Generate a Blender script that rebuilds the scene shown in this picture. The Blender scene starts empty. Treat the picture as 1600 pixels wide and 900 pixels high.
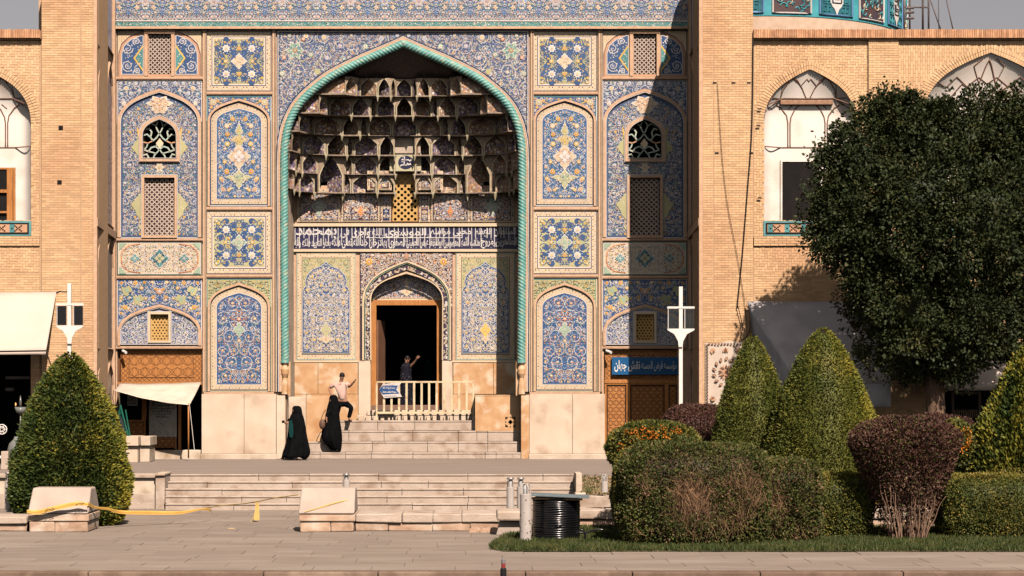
import bpy, bmesh, math, random
import numpy as np
from mathutils import Vector, Matrix
from mathutils.geometry import tessellate_polygon
PI = math.pi
SC = bpy.context.scene
COL = SC.collection

# ------------------------------------------------------------------ camera, sky, sun, exposure
F, CX, CY, ZE = 3115.0, 738.0, 610.0, 2.86          # focal length in photo pixels, principal point, eye height
cd = bpy.data.cameras.new('camera'); cam = bpy.data.objects.new('camera', cd); COL.objects.link(cam)
cam.location = (0, 0, ZE); cam.rotation_euler = (PI/2, 0, 0)
cd.sensor_width = 36.0; cd.lens = F/1600*36; cd.shift_x = (800-CX)/1600; cd.shift_y = (CY-450)/1600
cd.clip_start = .5; cd.clip_end = 3000
SC.camera = cam
SUN = Vector((-.31, 1.0, -1.07)).normalized()
wd = bpy.data.worlds.new('World'); SC.world = wd; wd.use_nodes = True
nt = wd.node_tree; bg = nt.nodes['Background']
sky = nt.nodes.new('ShaderNodeTexSky'); sky.sky_type = 'NISHITA'; sky.sun_disc = False
sky.sun_elevation = math.asin(-SUN.z); sky.sun_rotation = math.atan2(-SUN.x, -SUN.y)
sky.air_density = 1.0; sky.dust_density = 1.0; sky.ozone_density = 1.0
hs = nt.nodes.new('ShaderNodeHueSaturation'); hs.inputs['Saturation'].default_value = .22
tint = nt.nodes.new('ShaderNodeMix'); tint.data_type = 'RGBA'; tint.blend_type = 'MULTIPLY'; tint.inputs[0].default_value = 1
tint.inputs[7].default_value = (1.0, .92, .89, 1)
nt.links.new(sky.outputs[0], hs.inputs['Color']); nt.links.new(hs.outputs[0], tint.inputs[6]); nt.links.new(tint.outputs[2], bg.inputs[0])
bg.inputs[1].default_value = .05
ld = bpy.data.lights.new('sun', 'SUN'); ld.energy = 5.0; ld.angle = math.radians(.5); ld.color = (1.0, .845, .745)
sun = bpy.data.objects.new('sun', ld); COL.objects.link(sun); sun.rotation_euler = SUN.to_track_quat('-Z', 'Y').to_euler()
sun.location = (10, -20, 40)
SC.view_settings.view_transform = 'Standard'; SC.view_settings.look = 'None'
SC.view_settings.exposure = 0.45; SC.view_settings.gamma = 1.0
SC.cycles.max_bounces = 5; SC.cycles.diffuse_bounces = 0

def W(u, v, Y):                                      # the point of the place seen at (u, v) of the photograph, at distance Y
    return Vector(((u-CX)*Y/F, Y, ZE+(CY-v)*Y/F))
def ux(u, Y): return (u-CX)*Y/F
def vz(v, Y): return ZE+(CY-v)*Y/F
YF, YB, YN = 55.0, 60.0, 62.0                        # front piers, portal wall, back wall of the portal niche
TZ = .80                                             # terrace level
TAU = 2*PI

# ------------------------------------------------------------------ materials
MATS = {}
def mat(name, col, rough=.75, col2=None, scale=3.0, bump=0.0, bscale=30.0, spec=.3, metal=0.0, stretch=(1, 1, 1),
        island=0.0, detail=4.0, lo=.35, hi=.65, trans=0.0, emit=None, alpha=None, col3=None, scale3=.5):
    if name in MATS: return MATS[name]
    m = bpy.data.materials.new(name); m.use_nodes = True; t = m.node_tree; N = t.nodes; L = t.links
    b = N['Principled BSDF']; b.inputs['Roughness'].default_value = rough; b.inputs['Metallic'].default_value = metal
    b.inputs['Specular IOR Level'].default_value = spec
    m.diffuse_color = (*col, 1)
    tc = N.new('ShaderNodeTexCoord'); mp = N.new('ShaderNodeMapping'); mp.inputs['Scale'].default_value = stretch
    L.new(tc.outputs['Object'], mp.inputs['Vector'])
    c2 = col2 or tuple(c*.8 for c in col)
    nz = N.new('ShaderNodeTexNoise'); nz.inputs['Scale'].default_value = scale; nz.inputs['Detail'].default_value = detail
    L.new(mp.outputs[0], nz.inputs['Vector'])
    cr = N.new('ShaderNodeValToRGB'); cr.color_ramp.elements[0].position = lo; cr.color_ramp.elements[1].position = hi
    cr.color_ramp.elements[0].color = (*col, 1); cr.color_ramp.elements[1].color = (*c2, 1)
    L.new(nz.outputs[0], cr.inputs[0]); out = cr.outputs[0]
    if col3:
        n3 = N.new('ShaderNodeTexNoise'); n3.inputs['Scale'].default_value = scale3; n3.inputs['Detail'].default_value = 6
        L.new(mp.outputs[0], n3.inputs['Vector'])
        r3 = N.new('ShaderNodeValToRGB'); r3.color_ramp.elements[0].position = .52; r3.color_ramp.elements[1].position = .68
        L.new(n3.outputs[0], r3.inputs[0])
        mx = N.new('ShaderNodeMix'); mx.data_type = 'RGBA'; L.new(r3.outputs[0], mx.inputs[0]); L.new(out, mx.inputs[6]); mx.inputs[7].default_value = (*col3, 1)
        out = mx.outputs[2]
    if island:
        g = N.new('ShaderNodeNewGeometry'); mr = N.new('ShaderNodeMapRange')
        mr.inputs[3].default_value = 1-island; mr.inputs[4].default_value = 1+island
        L.new(g.outputs['Random Per Island'], mr.inputs[0])
        mx = N.new('ShaderNodeMix'); mx.data_type = 'RGBA'; mx.blend_type = 'MULTIPLY'; mx.inputs[0].default_value = 1
        L.new(out, mx.inputs[6]); L.new(mr.outputs[0], mx.inputs[7]); out = mx.outputs[2]
    L.new(out, b.inputs['Base Color'])
    if bump:
        nb = N.new('ShaderNodeTexNoise'); nb.inputs['Scale'].default_value = bscale; nb.inputs['Detail'].default_value = 5
        L.new(mp.outputs[0], nb.inputs['Vector'])
        bp = N.new('ShaderNodeBump'); bp.inputs['Strength'].default_value = bump; bp.inputs['Distance'].default_value = .02
        L.new(nb.outputs[0], bp.inputs['Height']); L.new(bp.outputs[0], b.inputs['Normal'])
    if trans: b.inputs['Transmission Weight'].default_value = trans
    if emit: b.inputs['Emission Color'].default_value = (*emit, 1); b.inputs['Emission Strength'].default_value = 1
    MATS[name] = m
    return m

# glazed tile colours, by number
PAL = [('lapis', (.038, .085, .20), (.055, .11, .235)), ('white', (.70, .66, .60), (.60, .57, .54)), ('cream', (.70, .55, .36), (.6, .48, .33)),
       ('yellow', (.72, .46, .09), (.62, .40, .1)), ('turquoise', (.10, .30, .29), (.07, .22, .23)), ('olive', (.50, .47, .24), (.42, .41, .22)),
       ('salmon', (.60, .345, .20), (.50, .28, .165)), ('navy', (.018, .018, .055), (.03, .03, .08)), ('skyblue', (.15, .30, .52), (.12, .25, .45)),
       ('lilac', (.37, .38, .50), (.32, .34, .46)), ('orange', (.60, .22, .07), (.5, .17, .06)), ('darkgreen', (.06, .14, .11), (.05, .1, .08)),
       ('black', (.008, .008, .01), (.012, .012, .012)), ('brown', (.17, .08, .045), (.12, .06, .035)), ('palegreen', (.36, .47, .33), (.3, .42, .3)),
       ('umber', (.085, .05, .045), (.05, .04, .06)), ('slate', (.060, .098, .19), (.095, .12, .205))]
LAP, WHI, CRE, YEL, TUR, OLI, SAL, NAV, SKB, LIL, ORA, DGR, BLK, BRO, PGR, UMB, SLA = range(17)
TILES = [mat('tile_'+n, a, .42, b, 1.5, spec=.35, island=.10) for n, a, b in PAL]

# ------------------------------------------------------------------ objects
def link(o, parent=None, label=None, cat=None, group=None, kind=None):
    COL.objects.link(o)
    if parent is not None: o.parent = parent
    if label: o['label'] = label
    if cat: o['category'] = cat
    if group: o['group'] = group
    if kind: o['kind'] = kind
    return o
def thing(name, label, cat, loc=(0, 0, 0), group=None, kind=None):
    o = bpy.data.objects.new(name, None); o.location = loc; o.empty_display_size = .3
    return link(o, None, label, cat, group, kind)
def put(o, parent):                                   # parent a world-space mesh under a thing standing at its base
    o.parent = parent
    o.matrix_parent_inverse = Matrix.Translation(-parent_loc(parent))
def parent_loc(p):
    return Vector(p.location) if p.type == 'EMPTY' else Vector((0, 0, 0))
def dup(o, dx, parent=None, label=None):              # a copy of a part (or thing) and its own children, moved along the wall
    c = o.copy(); COL.objects.link(c); c.location = Vector(o.location)+Vector((dx, 0, 0))
    if parent is not None: c.parent = parent
    if label: c['label'] = label
    for ch in [x for x in bpy.data.objects if x.parent == o]:
        d = ch.copy(); COL.objects.link(d); d.parent = c
    return c

class MB:
    def __init__(s): s.v = []; s.f = []; s.m = []
    def quad(s, p, mi=0):
        n = len(s.v); s.v += [tuple(q) for q in p]; s.f.append(tuple(range(n, n+len(p)))); s.m.append(mi)
    def box(s, x0, x1, y0, y1, z0, z1, mi=0, back=True):
        n = len(s.v)
        s.v += [(x0, y0, z0), (x1, y0, z0), (x1, y0, z1), (x0, y0, z1), (x0, y1, z0), (x1, y1, z0), (x1, y1, z1), (x0, y1, z1)]
        fs = [(0, 1, 2, 3), (1, 5, 6, 2), (4, 0, 3, 7), (3, 2, 6, 7), (4, 5, 1, 0)]+([(5, 4, 7, 6)] if back else [])
        s.f += [tuple(n+i for i in f) for f in fs]; s.m += [mi]*len(fs)
    def hexa(s, a, b, mi=0):                          # a, b: two loops of four points
        n = len(s.v); s.v += [tuple(q) for q in a]+[tuple(q) for q in b]
        fs = [(0, 1, 2, 3), (7, 6, 5, 4), (0, 4, 5, 1), (1, 5, 6, 2), (2, 6, 7, 3), (3, 7, 4, 0)]
        s.f += [tuple(n+i for i in f) for f in fs]; s.m += [mi]*6
    def pxbox(s, u0, u1, v0, v1, Y, d=.03, mi=0, t=None):     # a block whose face fills (u0..u1, v0..v1) at distance Y, d proud of Y
        s.box(ux(u0, Y), ux(u1, Y), Y-d, Y+(t or .02), vz(v1, Y), vz(v0, Y), mi)
    def plate(s, loops, Y, y1=None, mi=0, mside=None):        # px loops (outer, holes...) at depth Y; walls to y1
        L = [[W(u, v, Y) for u, v in lp] for lp in loops]
        n = len(s.v); flat = [p for lp in L for p in lp]; s.v += [tuple(p) for p in flat]
        for t in tessellate_polygon(L): s.f.append(tuple(n+i for i in t)); s.m.append(mi)
        if y1 is not None:
            for lp in L:
                for i in range(len(lp)):
                    a, b = lp[i], lp[(i+1) % len(lp)]
                    s.quad([a, b, (b.x, y1, b.z), (a.x, y1, a.z)], mi if mside is None else mside)
    def ribbon(s, path, w, Y, d, mi=0, closed=False, Y0=None):   # raised strip of width w px along a px path on the wall at Y, d proud
        Y0 = Y0 or Y
        P = [Vector(p) for p in path]; n = len(P); A = []; B = []
        for i in range(n):
            a = P[i-1] if (i or closed) else P[i]; b = P[(i+1) % n] if (i < n-1 or closed) else P[i]
            t1 = (P[i]-a); t2 = (b-P[i]); t1 = t1.normalized() if t1.length > 1e-6 else t2.normalized(); t2 = t2.normalized() if t2.length > 1e-6 else t1
            t = t1+t2
            if t.length < 1e-3: t = t1.copy()
            t.normalize(); nn = Vector((-t.y, t.x)); c = max(.5, abs(nn.dot(Vector((-t1.y, t1.x)))))
            A.append(P[i]+nn*(w/2/c)); B.append(P[i]-nn*(w/2/c))
        def q(p, y): r = W(p.x, p.y, Y0); return (r.x, y, r.z)
        for i in range(n if closed else n-1):
            j = (i+1) % n
            a, b, c, e = A[i], A[j], B[j], B[i]
            s.quad([q(a, Y-d), q(b, Y-d), q(c, Y-d), q(e, Y-d)], mi)
            s.quad([q(a, Y), q(b, Y), q(b, Y-d), q(a, Y-d)], mi); s.quad([q(e, Y-d), q(c, Y-d), q(c, Y), q(e, Y)], mi)
    def rframe(s, u0, u1, v0, v1, w, Y, d, mi=0): s.ribbon([(u0, v0), (u1, v0), (u1, v1), (u0, v1)], w, Y, d, mi, True)
    def tube(s, path, r, n=8, mi=0, caps=True, closed=False):
        P = [Vector(p) for p in path]; k = len(P); rings = []
        up = Vector((0, 0, 1)); prev = None
        for i in range(k):
            t = (P[(i+1) % k] if (closed or i < k-1) else P[i])-(P[i-1] if (closed or i) else P[i])
            t.normalize()
            if prev is None:
                a = t.cross(up)
                if a.length < .1: a = t.cross(Vector((0, 1, 0)))
            else: a = prev-t*prev.dot(t)
            a.normalize(); prev = a; b = t.cross(a)
            rr = r[i] if isinstance(r, (list, tuple)) else r
            base = len(s.v); s.v += [tuple(P[i]+(a*math.cos(TAU*j/n)+b*math.sin(TAU*j/n))*rr) for j in range(n)]; rings.append(base)
        for i in range(k if closed else k-1):
            p, q = rings[i], rings[(i+1) % k]
            for j in range(n): s.f.append((p+j, p+(j+1) % n, q+(j+1) % n, q+j)); s.m.append(mi)
        if caps and not closed:
            s.f.append(tuple(rings[0]+j for j in reversed(range(n)))); s.m.append(mi); s.f.append(tuple(rings[-1]+j for j in range(n))); s.m.append(mi)
    def lathe(s, cx, cy, prof, n=20, mi=0):           # prof: (radius, z) from bottom to top
        rings = []
        for r, z in prof:
            rings.append(len(s.v)); s.v += [(cx+r*math.cos(TAU*j/n), cy+r*math.sin(TAU*j/n), z) for j in range(n)]
        for p, q in zip(rings, rings[1:]):
            for j in range(n): s.f.append((p+j, p+(j+1) % n, q+(j+1) % n, q+j)); s.m.append(mi)
        s.f.append(tuple(rings[0]+j for j in reversed(range(n)))); s.m.append(mi); s.f.append(tuple(rings[-1]+j for j in range(n))); s.m.append(mi)
    def grid(s, rows, mi=0, closed=False):
        idx = []
        for r in rows: idx.append(len(s.v)); s.v += [tuple(p) for p in r]
        n = len(rows[0])
        for p, q in zip(idx, idx[1:]):
            for j in range(n if closed else n-1): s.f.append((p+j, p+(j+1) % n, q+(j+1) % n, q+j)); s.m.append(mi)
    def build(s, name, mats, parent=None, smooth=False, bevel=0, **kw):
        me = bpy.data.meshes.new(name); me.from_pydata(s.v, [], s.f)
        if not isinstance(mats, (list, tuple)): mats = [mats]
        for m in mats: me.materials.append(m)
        if len(mats) > 1: me.polygons.foreach_set('material_index', np.array(s.m, dtype=np.int32))
        if smooth: me.polygons.foreach_set('use_smooth', np.ones(len(me.polygons), dtype=bool))
        me.update()
        o = bpy.data.objects.new(name, me); link(o, None, **kw)
        if bevel:
            b = o.modifiers.new('bevel', 'BEVEL'); b.width = bevel; b.segments = 2; b.limit_method = 'ANGLE'
        if parent is not None: put(o, parent)
        return o
def fixnormals(o):
    bm = bmesh.new(); bm.from_mesh(o.data); bmesh.ops.recalc_face_normals(bm, faces=bm.faces); bm.to_mesh(o.data); bm.free(); return o

# the four-centred Persian arch, from the left springing over the apex to the right springing
ARC = [(1, 0), (.985, .14), (.935, .315), (.80, .53), (.588, .715), (.276, .885), (0, 1)]
def arc_y(x):
    x = min(1, abs(x))
    for (x1, y1), (x0, y0) in zip(ARC, ARC[1:]):
        if x0 <= x <= x1: return y0+(y1-y0)*(x-x0)/(x1-x0)
def catmull(P, k=5):
    P = [Vector(p) for p in P]; out = []
    for i in range(len(P)-1):
        a = P[i-1] if i else P[0]*2-P[1]; b = P[i]; c = P[i+1]; d = P[i+2] if i+2 < len(P) else P[i+1]*2-P[i]
        for j in range(k):
            t = j/k; out.append(.5*((2*b)+(c-a)*t+(2*a-5*b+4*c-d)*t*t+(3*b-a-3*c+d)*t**3))
    return out+[P[-1]]
_half = [tuple(p) for p in catmull([Vector(p) for p in ARC], 3)]
def arch(cx, hw, vs, va):
    L = [(cx-x*hw, vs-(vs-va)*y) for x, y in _half]
    return L+[(2*cx-u, v) for u, v in reversed(L[:-1])]
def archbox(cx, hw, vs, va, vb): return [(cx-hw, vb)]+arch(cx, hw, vs, va)+[(cx+hw, vb)]
def rect(u0, u1, v0, v1): return [(u0, v1), (u0, v0), (u1, v0), (u1, v1)]

# ------------------------------------------------------------------ tile ornament: flat inlay laid in layers on a panel
class Region:
    def __init__(s, outer, holes=(), c=.5):
        A = np.array(outer); s.c = c; s.u0, s.v0 = A.min(0)-2; s.u1, s.v1 = A.max(0)+2
        nx = int((s.u1-s.u0)/c)+1; ny = int((s.v1-s.v0)/c)+1; s.g = np.zeros((ny, nx), bool)
        xs = s.u0+(np.arange(nx)+.5)*c; ys = s.v0+(np.arange(ny)+.5)*c
        X, Y = np.meshgrid(xs, ys)
        for lp in [outer]+list(holes):
            n = len(lp)
            for i in range(n):
                (xa, ya), (xb, yb) = lp[i], lp[(i+1) % n]
                if ya == yb: continue
                cond = ((ya > Y) != (yb > Y)) & (X < (xb-xa)*(Y-ya)/(yb-ya)+xa)
                s.g ^= cond
    def at(s, u, v):
        i = int((v-s.v0)/s.c); j = int((u-s.u0)/s.c)
        return 0 <= i < s.g.shape[0] and 0 <= j < s.g.shape[1] and bool(s.g[i, j])
    def inside(s, u, v, m=0):
        if not s.at(u, v): return False
        if m <= 0: return True
        return all(s.at(u+m*a, v+m*b) for a, b in ((1, 0), (-1, 0), (0, 1), (0, -1), (.7, .7), (-.7, .7), (.7, -.7), (-.7, -.7)))

class Orn(MB):
    def __init__(s, Y, Y0=None):
        super().__init__(); s.Y = Y; s.Y0 = Y0 or Y; s.T = [(1, 0, 1, 0)]; s.cnt = 0
    def sym(s, cu=None, cv=None):
        s.T = [(1, 0, 1, 0)]
        if cu is not None: s.T += [(-1, 2*cu, 1, 0)]
        if cv is not None: s.T += [(a, b, -1, 2*cv) for a, b, _, _ in s.T]
    def poly(s, P, c, l):
        k = s.Y0/F; s.cnt += 1; cu = sum(p[0] for p in P)/len(P); cv = sum(p[1] for p in P)/len(P); seen = []
        for a, b, e, g in s.T:
            c_ = (a*cu+b, e*cv+g); n = len(s.v)
            if any(abs(c_[0]-q[0])+abs(c_[1]-q[1]) < .5 for q in seen): continue
            seen.append(c_); y = s.Y-.003*l-((s.cnt*37+len(seen)*11) % 97)*2.2e-5
            s.v += [((a*u+b-CX)*k, y, ZE+(CY-e*v-g)*k) for u, v in P]
            s.f.append(tuple(range(n, n+len(P)))); s.m.append(c)
    def disc(s, u, v, r, c, l, n=7, rot=0.0, sq=1.0):
        s.poly([(u+r*math.cos(rot+TAU*i/n), v+sq*r*math.sin(rot+TAU*i/n)) for i in range(n)], c, l)
    def flower(s, u, v, r, co, ci, l=4):
        if r < 2.2: s.disc(u, v, r, co, l, 6); s.disc(u, v, r*.45, ci, l+1, 4); return
        n = 6 if r < 4 else 8
        P = []
        for i in range(n*2): q = r*(1 if i % 2 else .72); P.append((u+q*math.cos(TAU*i/n/2), v+q*math.sin(TAU*i/n/2)))
        s.poly(P, co, l); s.disc(u, v, r*.52, ci, l+1, 7)
        if r > 3: s.disc(u, v, r*.24, WHI if ci != WHI else ORA, l+2, 5)
    def stroke(s, P, w, c, l, reg=None):
        for (a, b), (e, g) in zip(P, P[1:]):
            if reg is not None and not reg.inside((a+e)/2, (b+g)/2, .7): continue
            dx, dy = e-a, g-b; q = math.hypot(dx, dy) or 1; nx, ny = -dy/q*w/2, dx/q*w/2
            s.poly([(a+nx, b+ny), (e+nx, g+ny), (e-nx, g-ny), (a-nx, b-ny)], c, l)
    def leaf(s, u, v, a, L, w, c, l):
        ca, sa = math.cos(a), math.sin(a)
        s.poly([(u, v), (u+ca*L*.5-sa*w, v+sa*L*.5+ca*w), (u+ca*L, v+sa*L), (u+ca*L*.5+sa*w, v+sa*L*.5-ca*w)], c, l)
    def medallion(s, u, v, rx, ry, co, ci, l=7, n=8, core=None):
        def sh(f):
            R_ = lambda t: .80+.17*math.cos(n*t)+.07*math.cos(3*n*t)
            return [(u+f*rx*R_(t)*math.cos(t), v+f*ry*R_(t)*math.sin(t)) for t in (TAU*i/48 for i in range(48))]
        s.poly(sh(1.13), WHI, l); s.poly(sh(1), co, l+1)
        rnd = random.Random(int(u*7+v))
        for i in range(n*2 if min(rx, ry) > 6 else 6):
            t = TAU*i/(n*2 if min(rx, ry) > 6 else 6); q = .62 if i % 2 else .5; s.disc(u+q*rx*math.cos(t)*.9, v+q*ry*math.sin(t)*.9, max(.7, min(rx, ry)*.10), ci if i % 2 else WHI, l+2, 5)
            if min(rx, ry) > 8: s.stroke([(u+.3*rx*math.cos(t), v+.3*ry*math.sin(t)), (u+.7*rx*math.cos(t+.3), v+.7*ry*math.sin(t+.3))], .6, ci, l+2)
        if min(rx, ry) > 8:
            for i in range(int(rx*ry*.35)):
                a = rnd.uniform(0, TAU); q = math.sqrt(rnd.random())*.78; s.disc(u+q*rx*math.cos(a), v+q*ry*math.sin(a), rnd.choice((.5, .7, .9)), rnd.choice((ci, ci, WHI, LAP, SAL)), l+2, 5)
        s.flower(u, v, min(rx, ry)*.30, core if core is not None else ci, co, l+3)
    def dots(s, path, sp, r, cols, l, off=0.0):
        d = sp/2; k = 0
        for (a, b), (e, g) in zip(path, path[1:]):
            L = math.hypot(e-a, g-b)
            if L < 1e-6: continue
            while d < L:
                t = d/L; nx, ny = -(g-b)/L, (e-a)/L; sg = off*(1 if k % 2 else -1)
                s.disc(a+(e-a)*t+nx*sg, b+(g-b)*t+ny*sg, r, cols[k % len(cols)], l, 4); k += 1; d += sp
            d -= L
    def scroll(s, reg, seed, vine=(WHI, TUR), fl=((WHI, YEL), (WHI, SKB), (YEL, ORA), (LIL, WHI)), small=(WHI, SKB, LIL, WHI, CRE), Rs=(13, 10, 8, 6), cu=None, cv=None, dense=1.0, fr=.30, w=.8, avoid=()):
        Rs = [max(3.2, q*.82) for q in Rs]; w = w*.85; dense = dense*1.25
        rnd = random.Random(seed); C = []
        u0, u1, v0, v1 = reg.u0+2, reg.u1-2, reg.v0+2, reg.v1-2
        if cu is not None: u1 = cu
        if cv is not None: v1 = cv
        s.sym(cu, cv)
        area = (u1-u0)*(v1-v0)
        for R in Rs:
            for _ in range(int(area/R/R*14)):
                u = rnd.uniform(u0, u1); v = rnd.uniform(v0, v1)
                if not reg.inside(u, v, R*.45): continue
                if cu is not None and u > cu-R*.8: continue
                if cv is not None and v > cv-R*.8: continue
                if any((u-a)**2+(v-b)**2 < (.92*(R+q))**2 for a, b, q in C): continue
                if any((u-a)**2+(v-b)**2 < (R*.6+q)**2 for a, b, q in avoid): continue
                C.append((u, v, R))
        for k, (u, v, R) in enumerate(C):
            sg = 1 if k % 2 else -1; a0 = rnd.uniform(0, TAU); n = int(10+R*.9); P = []
            for i in range(n+1):
                t = i/n; q = R*(1.05-.72*t); a = a0+sg*t*TAU*1.15
                P.append((u+q*math.cos(a), v+q*math.sin(a)))
            vc = vine[0] if rnd.random() < .72 else vine[1]
            s.stroke(P, w, vc, 2, reg)
            for i in range(1, n, 1 if R > 7 else 2):
                (a, b) = P[i]; an = math.atan2(b-v, a-u)+(0 if i % 2 else PI)+rnd.uniform(-.5, .5)
                L = rnd.uniform(1.6, 3.0)
                if reg.inside(a, b, 2.2): s.leaf(a, b, an, L, L*.33, rnd.choice(small), 3)
            co, ci = rnd.choice(fl)
            if reg.inside(u, v, R*fr): s.flower(u, v, max(1.4, R*fr*rnd.uniform(.8, 1.15)), co, ci, 4)
        for _ in range(int(area/9*dense)):
            u = rnd.uniform(u0, u1); v = rnd.uniform(v0, v1)
            if not reg.inside(u, v, 1.4): continue
            r = rnd.choice((.55, .7, .8, 1.0, 1.3)); s.disc(u, v, r, rnd.choice(small), 1, 5, rnd.random())
            if r > .9: s.disc(u, v, r*.45, rnd.choice((YEL, NAV, ORA, SKB)), 4, 4)
        s.sym()
    def done(s, name, parent, label=None):
        o = s.build(name, TILES, parent)
        if label: o['label'] = label
        return o

# ------------------------------------------------------------------ Persian lettering (joined letter forms, right to left)
FORMS = {'ا': (0xFE8D, 0xFE8E, 0, 0), 'آ': (0xFE81, 0xFE82, 0, 0), 'ب': (0xFE8F, 0xFE90, 0xFE91, 0xFE92), 'ت': (0xFE95, 0xFE96, 0xFE97, 0xFE98),
 'ج': (0xFE9D, 0xFE9E, 0xFE9F, 0xFEA0), 'ح': (0xFEA1, 0xFEA2, 0xFEA3, 0xFEA4), 'خ': (0xFEA5, 0xFEA6, 0xFEA7, 0xFEA8), 'د': (0xFEA9, 0xFEAA, 0, 0), 'ذ': (0xFEAB, 0xFEAC, 0, 0),
 'ر': (0xFEAD, 0xFEAE, 0, 0), 'ز': (0xFEAF, 0xFEB0, 0, 0), 'س': (0xFEB1, 0xFEB2, 0xFEB3, 0xFEB4), 'ش': (0xFEB5, 0xFEB6, 0xFEB7, 0xFEB8), 'ص': (0xFEB9, 0xFEBA, 0xFEBB, 0xFEBC),
 'ض': (0xFEBD, 0xFEBE, 0xFEBF, 0xFEC0), 'ط': (0xFEC1, 0xFEC2, 0xFEC3, 0xFEC4), 'ظ': (0xFEC5, 0xFEC6, 0xFEC7, 0xFEC8), 'ع': (0xFEC9, 0xFECA, 0xFECB, 0xFECC),
 'ف': (0xFED1, 0xFED2, 0xFED3, 0xFED4), 'ق': (0xFED5, 0xFED6, 0xFED7, 0xFED8), 'ک': (0xFED9, 0xFEDA, 0xFEDB, 0xFEDC), 'ل': (0xFEDD, 0xFEDE, 0xFEDF, 0xFEE0), 'م': (0xFEE1, 0xFEE2, 0xFEE3, 0xFEE4),
 'ن': (0xFEE5, 0xFEE6, 0xFEE7, 0xFEE8), 'ه': (0xFEE9, 0xFEEA, 0xFEEB, 0xFEEC), 'و': (0xFEED, 0xFEEE, 0, 0), 'ؤ': (0xFE85, 0xFE86, 0, 0), 'ئ': (0xFE89, 0xFE8A, 0xFE8B, 0xFE8C), 'ی': (0xFEEF, 0xFEF0, 0xFEF3, 0xFEF4)}
def shape(s):
    out = []
    for wd_ in s.split(' '):
        o = ''
        for i, c in enumerate(wd_):
            f = FORMS[c]; p = i > 0 and FORMS[wd_[i-1]][2]; n = i < len(wd_)-1 and f[2]
            o += chr(f[3 if p and n else 1 if p else 2 if n else 0])
        out.append(o)
    return ' '.join(out)[::-1]
def lettering(text, name, m, u0, u1, v0, v1, Y, parent, bold=0.0, depth=.004, rot=0.0, fit=True):   # fits the text in a px box at distance Y
    cu = bpy.data.curves.new(name, 'FONT'); cu.body = text; cu.size = 1; cu.extrude = 0; cu.offset = bold; cu.resolution_u = 3
    tmp = bpy.data.objects.new(name, cu); me = bpy.data.meshes.new_from_object(tmp)
    n = len(me.vertices); co = np.empty(n*3, np.float32); me.vertices.foreach_get('co', co); co = co.reshape(-1, 3)
    mn, mx_ = co.min(0), co.max(0); a = W(u0, v1, Y); b = W(u1, v0, Y)
    sx = (b.x-a.x)/(mx_[0]-mn[0]); sz = (b.z-a.z)/(mx_[1]-mn[1])
    out = np.empty_like(co); out[:, 0] = a.x+(co[:, 0]-mn[0])*sx; out[:, 2] = a.z+(co[:, 1]-mn[1])*sz; out[:, 1] = Y
    if rot:
        c = np.array([(a.x+b.x)/2, (a.z+b.z)/2]); dx = out[:, 0]-c[0]; dz = out[:, 2]-c[1]
        out[:, 0] = c[0]+dx*math.cos(rot)-dz*math.sin(rot); out[:, 2] = c[1]+dx*math.sin(rot)+dz*math.cos(rot)
    me.vertices.foreach_set('co', out.ravel()); me.materials.clear(); me.materials.append(m); me.update()
    o = bpy.data.objects.new(name, me); link(o); bpy.data.objects.remove(tmp)
    if parent is not None: put(o, parent)
    return o

def scribble(name, m, u0, u1, v0, v1, Y, parent, seed=1, w=.7):     # a line of handwriting too small to read in the photograph
    r = random.Random(seed); mb = MB(); h = v1-v0; u = u1; b = v0+h*.68
    while u > u0+1.5:
        n = r.randint(3, 6); L = r.uniform(.5, 1.1)*h*1.2; P = [(u-L*i/n, b+h*r.uniform(-.42, .26)*(1 if i % 2 else .3)) for i in range(n+1)]
        mb.ribbon(P, w, Y, .001)
        if r.random() < .5: mb.ribbon([(u-L*.5, b-h*.62), (u-L*.5-w, b-h*.62)], w, Y, .001)
        if r.random() < .35: mb.ribbon([(u-L*.2, b), (u-L*.25, b-h*.75)], w, Y, .001)
        u -= L+h*.12
    return mb.build(name, m, parent)
# ================================================================== the portal
k0 = YB/F
SALM = mat('salmon_brick_trim', (.64, .425, .275), .85, (.54, .345, .215), 8, bump=.3, bscale=60)
MARB = mat('cream_marble', (.70, .57, .43), .6, (.62, .48, .35), 1.3, bump=.1, bscale=20, col3=(.46, .33, .23), scale3=1.1)
OMAR = mat('orange_veined_marble', (.62, .40, .22), .5, (.50, .27, .12), 2.6, detail=12, col3=(.70, .56, .40), scale3=2.2)
STONE = mat('pale_stone', (.66, .55, .42), .8, (.54, .43, .32), 2.2, bump=.35, bscale=25, col3=(.38, .28, .19), scale3=1.6)
DARK = mat('interior_shade', (.006, .005, .005), .9, (.01, .008, .007))  # near-black base colour carries the shade of rooms and openings
WOOD = mat('orange_wood', (.50, .22, .065), .55, (.38, .15, .04), 3, stretch=(6, 6, 1), bump=.15)
WOODD = mat('wood_groove', (.17, .07, .025), .7)
GROUT = mat('mortar', (.54, .355, .205), .95, (.48, .31, .18), 6)

portal = thing('mosque_portal', 'tall blue tiled mosque portal with a pointed arch over its doorway', 'mosque', (W(628, 717, YB).x, YB, TZ))

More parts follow.
